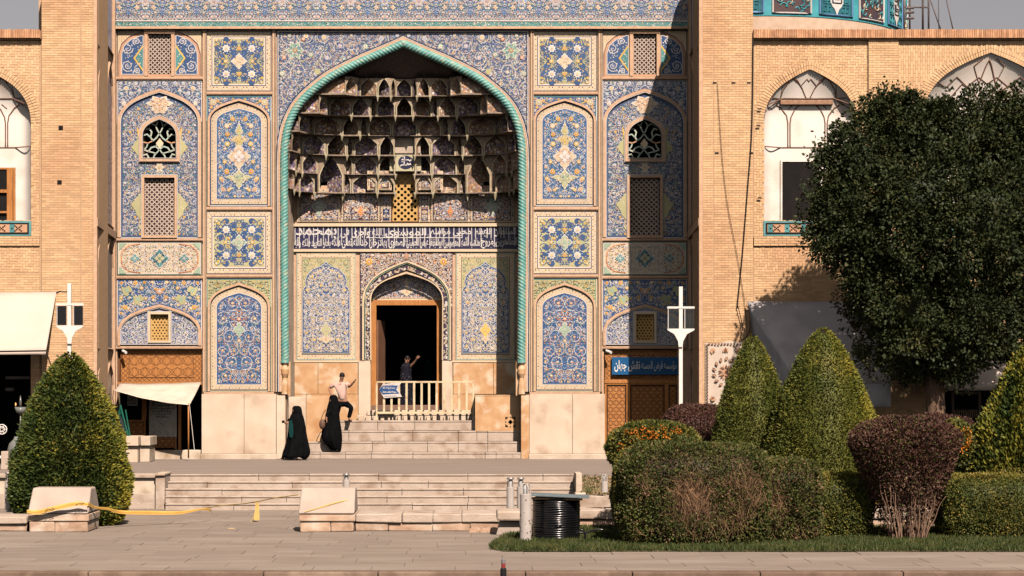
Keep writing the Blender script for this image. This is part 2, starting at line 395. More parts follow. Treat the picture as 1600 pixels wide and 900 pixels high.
# the wall itself, with the arch, the shop fronts and the small windows cut out
ROPE = [(445, 562), (444, 420), (443.5, 300), (444, 236), (448, 205), (455, 184), (465, 166), (479, 150), (500, 132), (520, 118), (560, 98), (600, 81), (630, 68)]
ropeL = [tuple(p) for p in catmull([Vector(p) for p in ROPE], 6)]
ropeAll = ropeL+[(1260-u, v) for u, v in reversed(ropeL[:-1])]
opening = [(446, 720)]+[(u+3, v+2) for u, v in ropeL[:-1]]+[(630, 70)]+[(1257-u, v+2) for u, v in reversed(ropeL[:-1])]+[(814, 720)]
wall = MB()
holes = []
for cx in (249.5, 1007.5):
    holes += [rect(cx-17.5, cx+17.5, 53, 116), archbox(cx, 27, 212, 186, 248), rect(cx-23.5, cx+23.5, 278, 369), rect(cx-14, cx+14, 491, 532)]
outer = [(168, 730), (168, -160), (1090, -160), (1090, 730), (1058.5, 730), (1058.5, 545), (943.5, 545), (943.5, 730), (814, 730)]+opening[::-1][1:-1]+[(446, 730), (316, 730), (316, 545), (183, 545), (183, 730)]
wall.plate([outer]+holes, YB+.03, YB+.45)
wall.box(ux(168, YB), ux(1090, YB), YB+8.2, YB+8.4, -.2, vz(-160, YB))
wall.box(ux(60, YB), ux(168, YB), YB+.04, YB+.4, -.2, vz(-160, YB))
wall.box(ux(1090, YB), ux(1172, YB), YB+.04, YB+.4, -.2, vz(-160, YB))
wall.box(ux(168, YB), ux(1090, YB), YB+.46, YB+8.2, vz(-160, YB), vz(-160, YB)+.3)
wall.build('wall', SALM, portal)

# boxes coloured near-black for shade behind the pierced windows and shop fronts
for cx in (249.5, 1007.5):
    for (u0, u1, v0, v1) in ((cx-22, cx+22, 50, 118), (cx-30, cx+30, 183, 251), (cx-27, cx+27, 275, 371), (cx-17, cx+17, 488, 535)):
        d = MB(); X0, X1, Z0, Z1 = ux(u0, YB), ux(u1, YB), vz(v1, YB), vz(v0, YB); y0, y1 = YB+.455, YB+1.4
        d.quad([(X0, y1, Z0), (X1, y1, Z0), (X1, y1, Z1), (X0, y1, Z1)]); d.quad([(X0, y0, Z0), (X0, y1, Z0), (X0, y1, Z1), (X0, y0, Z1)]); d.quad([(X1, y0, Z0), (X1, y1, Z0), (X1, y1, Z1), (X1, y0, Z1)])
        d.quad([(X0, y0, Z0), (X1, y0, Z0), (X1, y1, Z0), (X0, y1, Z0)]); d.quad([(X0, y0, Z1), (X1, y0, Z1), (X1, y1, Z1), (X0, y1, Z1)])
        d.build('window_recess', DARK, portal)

def path_closed(P): return list(P)+[P[0]]
def border(o, P, w, col, dots, inset, r=.8, sp=3.2, closed=True, off=.9):    # a patterned border band along a px path
    o.ribbonflat(P, w, col, 1, closed)
    o.dots(path_closed(P) if closed else P, sp, r, dots, 3, off)
def ribbonflat(s, path, w, c, l, closed=False):
    P = [Vector(p) for p in path]; n = len(P); A = []; B = []
    for i in range(n):
        a = P[i-1] if (i or closed) else P[i]; b = P[(i+1) % n] if (i < n-1 or closed) else P[i]
        t1 = (P[i]-a); t2 = (b-P[i]); t1 = t1.normalized() if t1.length > 1e-6 else t2.normalized(); t2 = t2.normalized() if t2.length > 1e-6 else t1
        t = (t1+t2)
        if t.length < 1e-3: t = t1.copy()
        t.normalize(); nn = Vector((-t.y, t.x)); cc = max(.5, abs(nn.dot(Vector((-t1.y, t1.x)))))
        A.append(P[i]+nn*(w/2/cc)); B.append(P[i]-nn*(w/2/cc))
    for i in range(n if closed else n-1):
        j = (i+1) % n; s.poly([A[i], A[j], B[j], B[i]], c, l)
Orn.ribbonflat = ribbonflat
def inset(P, d):
    n = len(P); out = []
    ar = sum(P[i][0]*P[(i+1) % n][1]-P[(i+1) % n][0]*P[i][1] for i in range(n))
    sg = 1 if ar > 0 else -1
    for i in range(n):
        a, b, c = Vector(P[i-1]), Vector(P[i]), Vector(P[(i+1) % n])
        t1 = (b-a).normalized(); t2 = (c-b).normalized(); t = (t1+t2).normalized(); nn = Vector((-t.y, t.x))*sg
        q = max(.35, nn.dot(Vector((-t1.y, t1.x))*sg)); out.append(tuple(b+nn*(d/q)))
    return out
BLUES = ((WHI, YEL), (WHI, SKB), (YEL, ORA), (LIL, WHI), (WHI, ORA))

# ---- wide frieze across the top and its turquoise band
def frieze():
    o = Orn(YB-.06)
    o.poly([(174, 34), (1082, 34), (1082, -150), (174, -150)], LAP, 0)
    reg = Region(rect(174, 222.5, -60, 33)); seed = 5
    sub = Orn(YB-.06); sub.scroll(Region(rect(171, 230, -32, 33)), 11, cu=200.5, fl=((WHI, SKB), (CRE, LIL), (WHI, YEL), (SAL, WHI)), Rs=(9, 7, 5), small=(WHI, SKB, CRE, LIL, WHI, SAL, SLA, PGR), dense=2.6)
    kx = YB/F; n0 = len(sub.v)
    for i in range(17):
        for j in range(2):
            if j and i % 2: pass
            n = len(o.v); dx = i*53.4*kx; dz = j*65*kx
            o.v += [(x+dx, y, z+dz) for x, y, z in sub.v]; o.f += [tuple(a+n for a in f) for f in sub.f]; o.m += sub.m
    for i in range(18):
        o.medallion(174+i*53.4, 2, 9, 9, LIL if i % 2 else SKB, CRE, 6, 6, core=SAL); o.medallion(200.5+i*53.4, 20, 6, 6, LAP, WHI, 6, 6, core=SKB); o.medallion(187+i*53.4, 12, 3.4, 4, CRE, SAL, 6, 4); o.medallion(214+i*53.4, 12, 3.4, 4, CRE, SAL, 6, 4)
    o.sym()
    o.ribbonflat([(174, 32.6), (1082, 32.6)], 1.4, WHI, 9)
    o.done('tile_frieze', portal)
    o = Orn(YB-.065); o.poly([(174, 42.5), (1082, 42.5), (1082, 33.5), (174, 33.5)], TUR, 0)
    rnd = random.Random(3)
    P = [(174+i*1.5, 38+2.4*math.sin(i*.75)) for i in range(604)]; o.stroke(P, .6, PGR, 1)
    for i in range(700): o.disc(rnd.uniform(175, 1081), rnd.uniform(34.5, 41.5), rnd.choice((.6, .8, 1)), rnd.choice((CRE, PGR, WHI, DGR)), 2, 5)
    o.ribbonflat([(174, 33.7), (1082, 33.7)], .9, CRE, 3); o.ribbonflat([(174, 42.3), (1082, 42.3)], 1.0, CRE, 3)
    o.done('turquoise_band', portal)
    b = MB(); b.pxbox(174, 1082, 42.6, 46.4, YB, .17, t=.0); b.build('ledge', SALM, portal)
frieze()

# ---- salmon brick trim between the panels, one strip each
def trims():
    rects = []
    for cx in (249.5, 1007.5):
        rects += [(cx-70, cx+68, 120, 124.5), (cx-70, cx+68, 372.5, 376.5), (cx-70, cx+68, 431, 435.5), (cx-67, cx+67, 541, 545)]
    for cx in (373.5, 882.5):
        rects += [(cx-52, cx+52, 143.6, 148), (cx-52, cx+52, 323.2, 328.4), (cx-52, cx+52, 429, 433.5), (cx-55, cx+55, 612.5, 617)]
    for u0, u1 in ((173, 182), (317.5, 323), (426, 431), (829, 834), (935, 941), (1076, 1084)): rects.append((u0, u1, 46.6, 545 if u0 < 180 or u0 > 1070 else 612))
    for u0, u1, v0, v1 in rects:
        b = MB(); b.pxbox(u0, u1, v0, v1, YB, .05 if v1-v0 < 10 else .055, t=.0); tr_ = b.build('trim', SALM, portal)
        if v1-v0 > 20:
            d = .0545; m = MB(); w = u1-u0
            for f, c in ((.22, 0), (.5, 1), (.80, 2)): m.ribbon([(u0+w*f, v0+.3), (u0+w*f, v1-.3)], .75, YB-d, .004, c)
            m.build('trim_lines', [MATS['tile_cream'], MATS['tile_brown'], MATS['tile_darkgreen']], tr_)
        else:
            m = MB(); m.ribbon([(u0+.3, v1-1.2), (u1-.3, v1-1.2)], .7, YB-.0495, .004, 0); m.build('trim_lines', MATS['tile_brown'], tr_)
trims()

def lattice_diamond(u0, u1, v0, v1, nx, name, mats, Y, w=1.6):     # pierced screen: crossing diagonal bars with small diamonds
    m = MB(); px = (u1-u0)/nx; ny = round((v1-v0)/(px*1.0)); py = (v1-v0)/ny
    def clipl(a, b):
        (x0, y0), (x1, y1) = a, b; t0, t1 = 0.0, 1.0; dx, dy = x1-x0, y1-y0
        for p, q in ((-dx, x0-u0), (dx, u1-x0), (-dy, y0-v0), (dy, v1-y0)):
            if abs(p) < 1e-9:
                if q < 0: return None
            else:
                r = q/p
                if p < 0: t0 = max(t0, r)
                else: t1 = min(t1, r)
        return None if t0 >= t1-1e-6 else ((x0+t0*dx, y0+t0*dy), (x0+t1*dx, y0+t1*dy))
    for k in range(-ny-1, nx+ny+2):
        for a, b in (((u0+k*px, v0), (u0+(k+ny)*px, v1)), ((u0+(k+ny)*px, v0), (u0+k*px, v1))):
            c = clipl(a, b)
            if c: m.ribbon([c[0], c[1]], w, Y+.03, .05, 0)
    for i in range(nx):
        m.ribbon([(u0+(i+.5)*px, v0), (u0+(i+.5)*px, v1)], w*.55, Y+.03, .02, 1)
    for j in range(ny):
        m.ribbon([(u0, v0+(j+.5)*py), (u1, v0+(j+.5)*py)], w*.5, Y+.03, .02, 1)
        for i in range(nx+1): pass
    return m.build(name, mats, portal)
LATW = mat('lattice_cream', (.60, .49, .40), .7, (.52, .41, .33)); LATL = mat('lattice_mauve', (.27, .17, .16), .7)
OCH = mat('ochre_lattice', (.60, .38, .13), .7, (.52, .31, .1), 6)

# ---- outer bay (column A): niche with screen, tall arched panel, cream panel, blue spandrel panel
def holed(o, loops, c, l):                             # a panel base with holes for windows
    k = o.Y0/F; y = o.Y-.003*l
    L = [[Vector(((u-CX)*k, y, ZE+(CY-v)*k)) for u, v in lp] for lp in loops]; n = len(o.v)
    o.v += [tuple(p) for lp in L for p in lp]
    for t in tessellate_polygon(L): o.f.append(tuple(n+i for i in t)); o.m.append(c)

def columnA(cx):
    parts = []
    # -- top niche
    hole = rect(cx-17.5, cx+17.5, 53, 116)
    o = Orn(YB); holed(o, [rect(cx-66.5, cx+66, 47.5, 119.5), hole], SAL, 0); rnd = random.Random(2)
    o.sym(cx-.2)
    o.poly([(cx-65, 84), (cx-65, 49), (cx-30, 49), (cx-48, 57), (cx-60, 68)], CRE, 1)
    for i in range(6):
        for j in range(5):
            if i+j < 6: o.disc(cx-62.5+3.3*i, 51+3.3*j, .9, ORA if (i+j) % 2 else YEL, 2, 4)
    o.ribbonflat([(cx-65.6, 119), (cx-65.6, 48.3), (cx-20, 48.3)], .9, DGR, 3)
    o.ribbonflat([(cx-63.6, 119), (cx-63.6, 84), (cx-59.5, 69), (cx-48, 58), (cx-29, 50), (cx-20, 50)], .8, NAV, 3)
    P = [(cx-60, 117), (cx-60, 84), (cx-56, 71), (cx-45, 61), (cx-28, 54.5), (cx-25, 54.5), (cx-25, 117)]
    o.poly(P, LAP, 3); o.ribbonflat(inset(P, .8), 1.2, WHI, 4, True); R = Region(inset(P, 1.6))
    for i, (u, v, r) in enumerate(((cx-50, 76, 9), (cx-50, 103, 9.5), (cx-36, 65, 6), (cx-35, 111, 5))):
        Q = [(u+r*(1-.055*t)*math.cos(t*.75+i), v+r*(1-.055*t)*math.sin(t*.75+i)) for t in range(14)]
        o.stroke(Q, 1.1, WHI, 6, R); o.disc(u, v, 1.8, LIL, 7, 6)
    o.poly([(cx-26, 70), (cx-41, 91), (cx-26, 112)], YEL, 7); o.poly([(cx-26, 74), (cx-38, 91), (cx-26, 108)], TUR, 8)
    for i in range(14): o.disc(cx-28-rnd.random()*6, 81+rnd.random()*20, .9, rnd.choice((WHI, CRE, DGR)), 9, 5)
    for i in range(130):
        u = rnd.uniform(cx-60, cx-25); v = rnd.uniform(56, 117)
        if R.inside(u, v, 1.2): o.disc(u, v, rnd.choice((.7, .9, 1.2)), rnd.choice((WHI, SKB, LIL, WHI)), 5, 5)
    o.sym(); parts.append(o.done('tile_panel', portal))
    m = MB()
    for s in (-1, 1): m.pxbox(cx+s*21-2.6, cx+s*21+2.6, 54, 119, YB, .06, t=0)
    m.pxbox(cx-24, cx+24, 47, 52.6, YB, .07, t=0); parts.append(m.build('window_jambs', SALM, portal))
    parts.append(lattice_diamond(cx-17.5, cx+17.5, 53, 116, 5, 'pierced_screen', [LATW, LATL], YB+.08, 1.5))
    # -- tall arched panel
    win1 = archbox(cx, 27, 212, 186, 248); win2 = rect(cx-23.5, cx+23.5, 278, 369)
    big = archbox(cx, 61, 192, 148, 371.5)
    o = Orn(YB); holed(o, [rect(cx-66.5, cx+66, 125.5, 371.5), win1, win2], SLA, 0)
    spL = [(cx-65, 127), (cx, 127), (cx, 139)]+[(u, v) for u, v in reversed(arch(cx, 65, 192, 139)[:19])]
    o.ribbonflat(rect(cx-65.3, cx+65.3, 126.6, 371.5), 1.0, WHI, 3, True)
    Rs_ = Region(rect(cx-65, cx+65, 127, 190), [archbox(cx, 66, 192, 139, 192)])
    o.scroll(Rs_, 21, cu=cx, Rs=(8, 6, 4.5), fl=((WHI, YEL), (WHI, LIL), (WHI, SKB)), fr=.48, small=(WHI, SKB, WHI, LIL), dense=1.2)
    o.sym(cx); o.flower(cx-52, 138, 4.2, WHI, YEL, 6); o.flower(cx-56, 162, 4, WHI, CRE, 6); o.sym()
    inn = inset(big, 2.5)
    f1 = archbox(cx, 31.5, 212, 181, 252); f2 = rect(cx-27.5, cx+27.5, 273.5, 371)
    Ri = Region(inn, [f1, f2])
    md = (cx-49, 100, 1)
    o.scroll(Ri, 22, cu=cx, Rs=(10, 8, 6, 4.5), fl=((WHI, LIL), (LIL, WHI), (YEL, ORA), (PGR, WHI), (WHI, SKB), (SAL, WHI)), small=(WHI, LIL, SKB, WHI, PGR, LIL, SAL, CRE, LAP, LAP), dense=2.4, fr=.28)
    o.medallion(cx, 162, 19, 12, CRE, SAL, 7, 6); o.medallion(cx, 172, 12, 6, CRE, SAL, 7, 6)
    o.medallion(cx, 261.5, 7, 8, CRE, OLI, 7, 6)
    o.sym(cx); 
    o.poly([(cx-31.5, 206), (cx-36, 196), (cx-32, 224)], YEL, 6); o.poly([(cx-31.5, 214), (cx-44, 230), (cx-31.5, 246)], OLI, 6)
    o.poly([(cx-27.5, 300), (cx-34, 306), (cx-38, 312), (cx-45, 320), (cx-38, 329), (cx-36, 336), (cx-27.5, 345)], OLI, 6)
    for i in range(10): o.disc(cx-30-8*rnd.random(), 310+22*rnd.random(), .9, (CRE, SAL, WHI)[i % 3], 7, 5)
    o.poly([(cx-27.5, 350), (cx-33, 355), (cx-27.5, 361)], OLI, 6)
    o.sym(); parts.append(o.done('tile_panel', portal))
    m = MB(); m.ribbon(arch(cx-.2, 63.3, 192, 141), 4.4, YB-.01, .06, 0); m.ribbon([(cx-63.3, 371), (cx-63.3, 192)], 4.4, YB-.01, .06, 0); m.ribbon([(cx+63.1, 371), (cx+63.1, 192)], 4.4, YB-.01, .06, 0)
    parts.append(m.build('arch_moulding', SALM, portal))
    m = MB(); g = MATS['tile_white']
    m.ribbon([(cx-60.6, 371)]+arch(cx-.2, 60.6, 192, 144.3)+[(cx+60.3, 371)], .9, YB-.012, .055, 0); m.ribbon([(cx-66, 371), (cx-66, 190)], .9, YB-.012, .05, 1); m.ribbon([(cx+66, 371), (cx+66, 190)], .9, YB-.012, .05, 1)
    parts.append(m.build('arch_fillet', [g, MATS['tile_darkgreen']], portal))
    m = MB(); m.ribbon(archbox(cx, 29.2, 212, 183.5, 250.5), 4.0, YB-.012, .075, 0, True); m.ribbon(archbox(cx, 32, 212, 180.2, 253.3), .9, YB-.012, .05, 1, True); m.ribbon(inset(archbox(cx, 27, 212, 186, 248), .5), .8, YB-.012, .09, 1, True)
    parts.append(m.build('window_frame', [SALM, g], portal))
    m = MB(); m.ribbon(rect(cx-25.5, cx+25.5, 276, 370), 3.6, YB-.012, .075, 0, True); m.ribbon(rect(cx-28, cx+28, 273.3, 371.5), .9, YB-.012, .05, 1, True)
    parts.append(m.build('window_frame', [SALM, g], portal))
    # scrolled grille
    m = MB(); GR = [mat('grille_glaze', (.36, .50, .43), .5, (.5, .52, .42)), MATS['tile_cream'], MATS['tile_salmon']]
    y = YB+.12
    def both(P, w, c=0):
        m.ribbon(P, w, y, .05, c); m.ribbon([(2*cx-a, b) for a, b in P], w, y, .05, c)
    both([(cx-2, 190), (cx-6, 197), (cx-3, 204), (cx, 209)], 2.0); both([(cx, 209), (cx-5, 216), (cx-10, 220), (cx-14, 215), (cx-12, 207), (cx-16, 201), (cx-21, 203)], 2.2)
    both([(cx-21, 198), (cx-13, 193), (cx-6, 197)], 1.8); both([(cx-26, 212), (cx-19, 210), (cx-14, 215)], 1.9); both([(cx-26, 222), (cx-18, 224), (cx-10, 220)], 1.9, 2)
    both([(cx, 234), (cx-6, 229), (cx-13, 231), (cx-17, 237), (cx-24, 234)], 2.2); both([(cx, 234), (cx-5, 240), (cx-12, 238), (cx-17, 237)], 1.8); both([(cx-26, 243), (cx-20, 241), (cx-17, 246), (cx-20, 250)], 2.0)
    both([(cx-10, 250), (cx-8, 243), (cx-5, 240)], 2.0); both([(cx, 222), (cx-6, 229)], 1.8); both([(cx, 240), (cx, 249)], 2.4); both([(cx, 186), (cx, 196)], 2.2); both([(cx-18, 224), (cx-20, 230), (cx-24, 234)], 1.8)
    m.plate([[(cx, 216), (cx+6, 224), (cx, 233), (cx-6, 224)]], y-.06, y, 1)
    parts.append(m.build('scrolled_grille', GR, portal))
    parts.append(lattice_diamond(cx-23.5, cx+23.5, 278, 369, 6, 'pierced_screen', [LATW, LATL], YB+.08, 1.7))
    # -- cream panel
    o = Orn(YB-.0); P = rect(cx-66.5, cx+66, 377.5, 430); o.poly(P, CRE, 0)
    o.ribbonflat(inset(P, .8), 1.4, DGR, 1, True); o.ribbonflat(inset(P, 2.4), 1.0, WHI, 1, True); cv = 403.8
    o.scroll(Region(inset(P, 3)), 31, cu=cx, cv=cv, vine=(WHI, WHI), fl=((WHI, OLI), (WHI, SAL), (OLI, WHI)), small=(WHI, WHI, SAL, OLI, DGR, WHI, BRO), dense=1.6, Rs=(9, 7, 5), w=1.1)
    o.sym(cx, cv)
    o.poly([(cx-63, 380), (cx-52, 380), (cx-63, 391)], PGR, 6)
    o.stroke([(cx-60, 404), (cx-58, 392), (cx-48, 384), (cx-30, 381)], 1.2, ORA, 5)
    o.sym()
    o.medallion(cx, cv, 14, 14, TUR, NAV, 7, 4); o.medallion(cx, cv, 7, 7, OLI, DGR, 11, 4)
    for s in (-1, 1): o.medallion(cx+s*38.5, cv, 7, 6.4, TUR, WHI, 7, 4)
    parts.append(o.done('tile_panel', portal))
    # -- blue spandrel panel with the low arch
    o = Orn(YB-.0); lat = rect(cx-14, cx+14, 491, 532); P = rect(cx-66.5, cx+66, 436, 540.5); holed(o, [P, lat], LAP, 0)
    o.ribbonflat(inset(P, .8), 1.1, WHI, 1, True)
    A_ = archbox(cx, 65, 519, 475, 540.5)
    av = [(cx-33, 461, 9), (cx-51, 453, 8)]
    o.scroll(Region(inset(P, 2), [A_]), 41, cu=cx, Rs=(8, 6, 4.5), fl=((WHI, YEL), (YEL, ORA), (WHI, SKB), (YEL, WHI)), fr=.42, dense=1.3, avoid=av)
    o.sym(cx)
    for (u, v) in ((cx-52, 454), (cx-34, 468)):
        o.poly([(u-8, v-7), (u-2, v-4), (u+4, v-8), (u+8, v-4), (u+10, v+1), (u+4, v+3), (u+2, v+9), (u-4, v+7), (u-6, v+1)], OLI, 6)
        o.poly([(u-4, v-3), (u+2, v-3), (u+5, v), (u, v+4)], PGR, 7)
    o.flower(cx-38, 442, 4, YEL, ORA, 6); o.flower(cx-28, 450, 3.4, YEL, CRE, 6); o.flower(cx-60, 465, 3.2, YEL, CRE, 6); o.flower(cx-54, 480, 4, YEL, ORA, 6); o.flower(cx-57, 503, 3.4, YEL, ORA, 6); o.flower(cx-10, 464, 3.2, YEL, ORA, 6)
    o.sym(); o.disc(cx, 455, 5, SAL, 6, 6); o.disc(cx, 455, 2.4, WHI, 7, 6)
    In = archbox(cx, 61, 519, 481, 538.5); holed(o, [In, rect(cx-14.2, cx+14.2, 490.8, 532.2)], LIL, 3)
    # lighter field of the low arch, around the screen
    o2 = Orn(YB-.012); o2.scroll(Region(inset(In, 1), [rect(cx-19, cx+19, 486, 537)]), 42, cu=cx, Rs=(10, 8, 6, 4), vine=(WHI, LAP), fl=((WHI, LAP), (LAP, WHI), (WHI, SAL)), small=(LAP, NAV, WHI, LAP, PGR, WHI), dense=2.2, w=1.2)
    n = len(o.v); o.v += o2.v; o.f += [tuple(a+n for a in f) for f in o2.f]; o.m += o2.m
    parts.append(o.done('tile_panel', portal))
    m = MB(); m.ribbon([(cx-63.3, 540)]+arch(cx-.2, 63.3, 519, 477.5)+[(cx+63.1, 540)], 4.0, YB-.01, .07, 0); m.ribbon([(cx-60.8, 538)]+arch(cx-.2, 60.8, 519, 480.8)+[(cx+60.6, 538)]+[(cx-60.8, 538)], .9, YB-.012, .05, 1)
    parts.append(m.build('arch_moulding', [SALM, g], portal))
    m = MB(); m.ribbon(rect(cx-15.8, cx+15.8, 489.3, 533.8), 3.4, YB-.024, .06, 0, True); m.ribbon(rect(cx-18.3, cx+18.3, 487, 536), .9, YB-.024, .04, 1, True)
    parts.append(m.build('window_frame', [MATS['tile_cream'], g], portal))
    m = MB(); hs_ = []
    for j in range(9):
        for i in range(5 if j % 2 else 4):
            u = cx-10.5+(i+(0 if j % 2 else .5))*5.25-0; v = 495+j*4.3
            if abs(u-cx) < 12.3: hs_.append([(u+1.35*math.cos(TAU*q/8), v+1.35*math.sin(TAU*q/8)) for q in range(8)])
    m.plate([rect(cx-14, cx+14, 491, 532)]+hs_, YB+.05, YB+.12); parts.append(m.build('pierced_screen', OCH, portal))
    return parts
pa = columnA(249.5)
for p in pa: dup(p, 758*k0)

# ---- inner bay (column B): square panels and tall arched panels
def square(cx, v0, v1, seed, mid):
    o = Orn(YB); P = rect(cx-51.5, cx+51, v0, v1); o.poly(P, CRE, 0); cv = (v0+v1)/2
    o.ribbonflat(inset(P, 1), 1.2, NAV, 1, True); o.ribbonflat(inset(P, 9.2), 1.0, NAV, 1, True); o.ribbonflat(inset(P, 10.4), 1.2, WHI, 1, True)
    o.dots(path_closed(inset(P, 5)), 2.6, 1.0, (WHI, NAV, SAL, WHI, LIL, NAV), 2, 1.6)
    I = inset(P, 12.5); o.poly(I, OLI, 1)
    o.scroll(Region(I), seed, cu=cx, cv=cv, vine=(LAP, LAP), fl=((LAP, WHI), (YEL, ORA), (LAP, YEL)), small=(LAP, LAP, SKB, YEL, WHI, LAP), dense=1.5, Rs=(8, 6, 4.5), w=1.6)
    o.sym(cx, cv)
    for (a, b, r) in ((20, 20, 9), (20, 33, 5), (33, 20, 5), (8, 27, 5), (28, 8, 5), (9, 14, 5)): o.disc(cx-a, cv-b, r, LAP, 3, 9)
    o.flower(cx-20, cv-20, 6.6, WHI, CRE, 6); o.flower(cx-20, cv-20, 3.4, WHI, YEL, 9)
    for i in range(9): t = TAU*i/9; o.disc(cx-20+8*math.cos(t), cv-20+8*math.sin(t), 1.0, (SKB, WHI)[i % 2], 5, 5)
    o.flower(cx, cv-20, 3.6, YEL, ORA, 6); o.flower(cx-21, cv, 3.4, OLI if mid == OLI else YEL, CRE, 6); o.flower(cx-35, cv-33, 2.6, YEL, WHI, 6)
    o.sym(); o.disc(cx, cv, 13.5, LAP, 4, 12); o.medallion(cx, cv, 11, 11, mid, CRE, 6, 4, core=mid)
    return o.done('tile_panel', portal)
def tall(cx, v0, v1, style):
    o = Orn(YB); P = rect(cx-51.5, cx+51, v0, v1); base = LAP if style == 'a' else OLI
    o.poly(P, base, 0); o.ribbonflat(inset(P, .9), 1.2, WHI if style == 'a' else CRE, 1, True); o.ribbonflat(inset(P, 2.2), 1, TUR, 1, True)
    vs, va = (v0+40, v0+6) if style == 'a' else (v0+45, v0+8)
    A0 = archbox(cx, 48.5, vs, va, v1-.5)
    if style == 'a':
        o.scroll(Region(inset(P, 3), [A0]), 51, cu=cx, Rs=(6, 4.5), dense=2, small=(LIL, SKB, SAL, WHI))
        o.sym(cx); o.flower(cx-40, v0+11, 6, CRE, OLI, 6); o.flower(cx-33, v0+9, 3, YEL, SAL, 6); o.flower(cx-43, v0+19, 3, SAL, YEL, 6); o.sym()
    else:
        o.scroll(Region(inset(P, 3), [A0]), 52, cu=cx, vine=(DGR, OLI), fl=((OLI, DGR), (PGR, DGR)), small=(DGR, OLI, YEL, DGR, CRE), Rs=(6, 4.5), dense=2.4, w=.7)
    wht = archbox(cx, 44, vs, va+5.5, v1-3); o.poly(wht, CRE, 3)
    o.ribbonflat(wht, .9, NAV, 4, True)
    o.dots(path_closed(archbox(cx, 39.5, vs, va+10, v1-7.5)), 2.6, .95, (NAV, WHI, SAL, WHI, PGR, LIL), 5, 1.7)
    inn = archbox(cx, 34.5, vs+1, va+15.5, v1-12); o.poly(inset(inn, -.8), WHI, 5); o.poly(inn, LAP, 6)
    bx = Orn(YB-.018); Ri = Region(inset(inn, .8)); cvm = (v0+v1)/2
    if style == 'a':
        av = [(cx, va+47, 12), (cx, va+82, 16), (cx, va+116, 12)]
        bx.scroll(Ri, 53, cu=cx, Rs=(9, 7, 5, 4), vine=(SKB, WHI), fl=((YEL, WHI), (CRE, ORA), (WHI, SKB), (SAL, WHI)), small=(WHI, SKB, LIL, TUR, WHI), fr=.36, dense=1.5, avoid=av)
        bx.sym(cx)
        for (a, b, r) in ((10, 31, 4), (19, 42, 4.5), (18, 55, 4.2), (18, 70, 4.4), (22, 98, 3.6), (19, 113, 4.6), (28, 124, 3.6), (8, 62, 3), (25, 141, 4.2), (16, 142, 3.2)): bx.flower(cx-a, va+b, r, YEL if b % 3 else CRE, ORA if b % 2 else CRE, 6)
        bx.sym(); bx.medallion(cx, va+50, 5, 12, OLI, YEL, 7, 4); bx.medallion(cx, va+65, 9, 9, OLI, YEL, 7, 6); bx.medallion(cx, va+90, 16, 18, CRE, SAL, 7, 4); bx.medallion(cx, va+90, 8, 9, WHI, SAL, 11, 4)
        bx.medallion(cx, va+122, 19, 7, OLI, PGR, 7, 4); bx.medallion(cx, va+125, 10, 14, OLI, PGR, 8, 4)
    else:
        bx.scroll(Ri, 54, cu=cx, Rs=(14, 11, 9, 7, 5), vine=(WHI, CRE), fl=((WHI, SAL), (YEL, WHI), (WHI, SKB), (SAL, CRE)), small=(SKB, WHI, LIL, TUR, SKB, ORA), fr=.22, dense=1.7, w=1.0)
        bx.medallion(cx, cvm-8, 8, 11, PGR, WHI, 7, 4); bx.flower(cx, cvm-25, 3.6, ORA, WHI, 7); bx.flower(cx, cvm+9, 3, YEL, WHI, 7)
    n = len(o.v); o.v += bx.v; o.f += [tuple(a+n for a in f) for f in bx.f]; o.m += bx.m
    p = [o.done('tile_panel', portal)]
    m = MB(); m.ribbon([(cx-47, v1-.5)]+arch(cx, 47, vs, va+1.4)+[(cx+47, v1-.5)], 3.4, YB-.01, .06, 0); m.ribbon([(cx-49.6, v1-.5), (cx-49.6, vs)], 1, YB-.01, .05, 1); m.ribbon([(cx+49.4, v1-.5), (cx+49.4, vs)], 1, YB-.01, .05, 1)
    p.append(m.build('arch_moulding', [SALM, MATS['tile_darkgreen']], portal)); return p
pb = [square(373.5, 48.5, 143, 61, CRE), square(373.5, 329, 428.5, 62, PGR)]+tall(373.5, 148.8, 322.5, 'a')+tall(373.5, 434.5, 612, 'b')
for p in pb: dup(p, 508.7*k0)

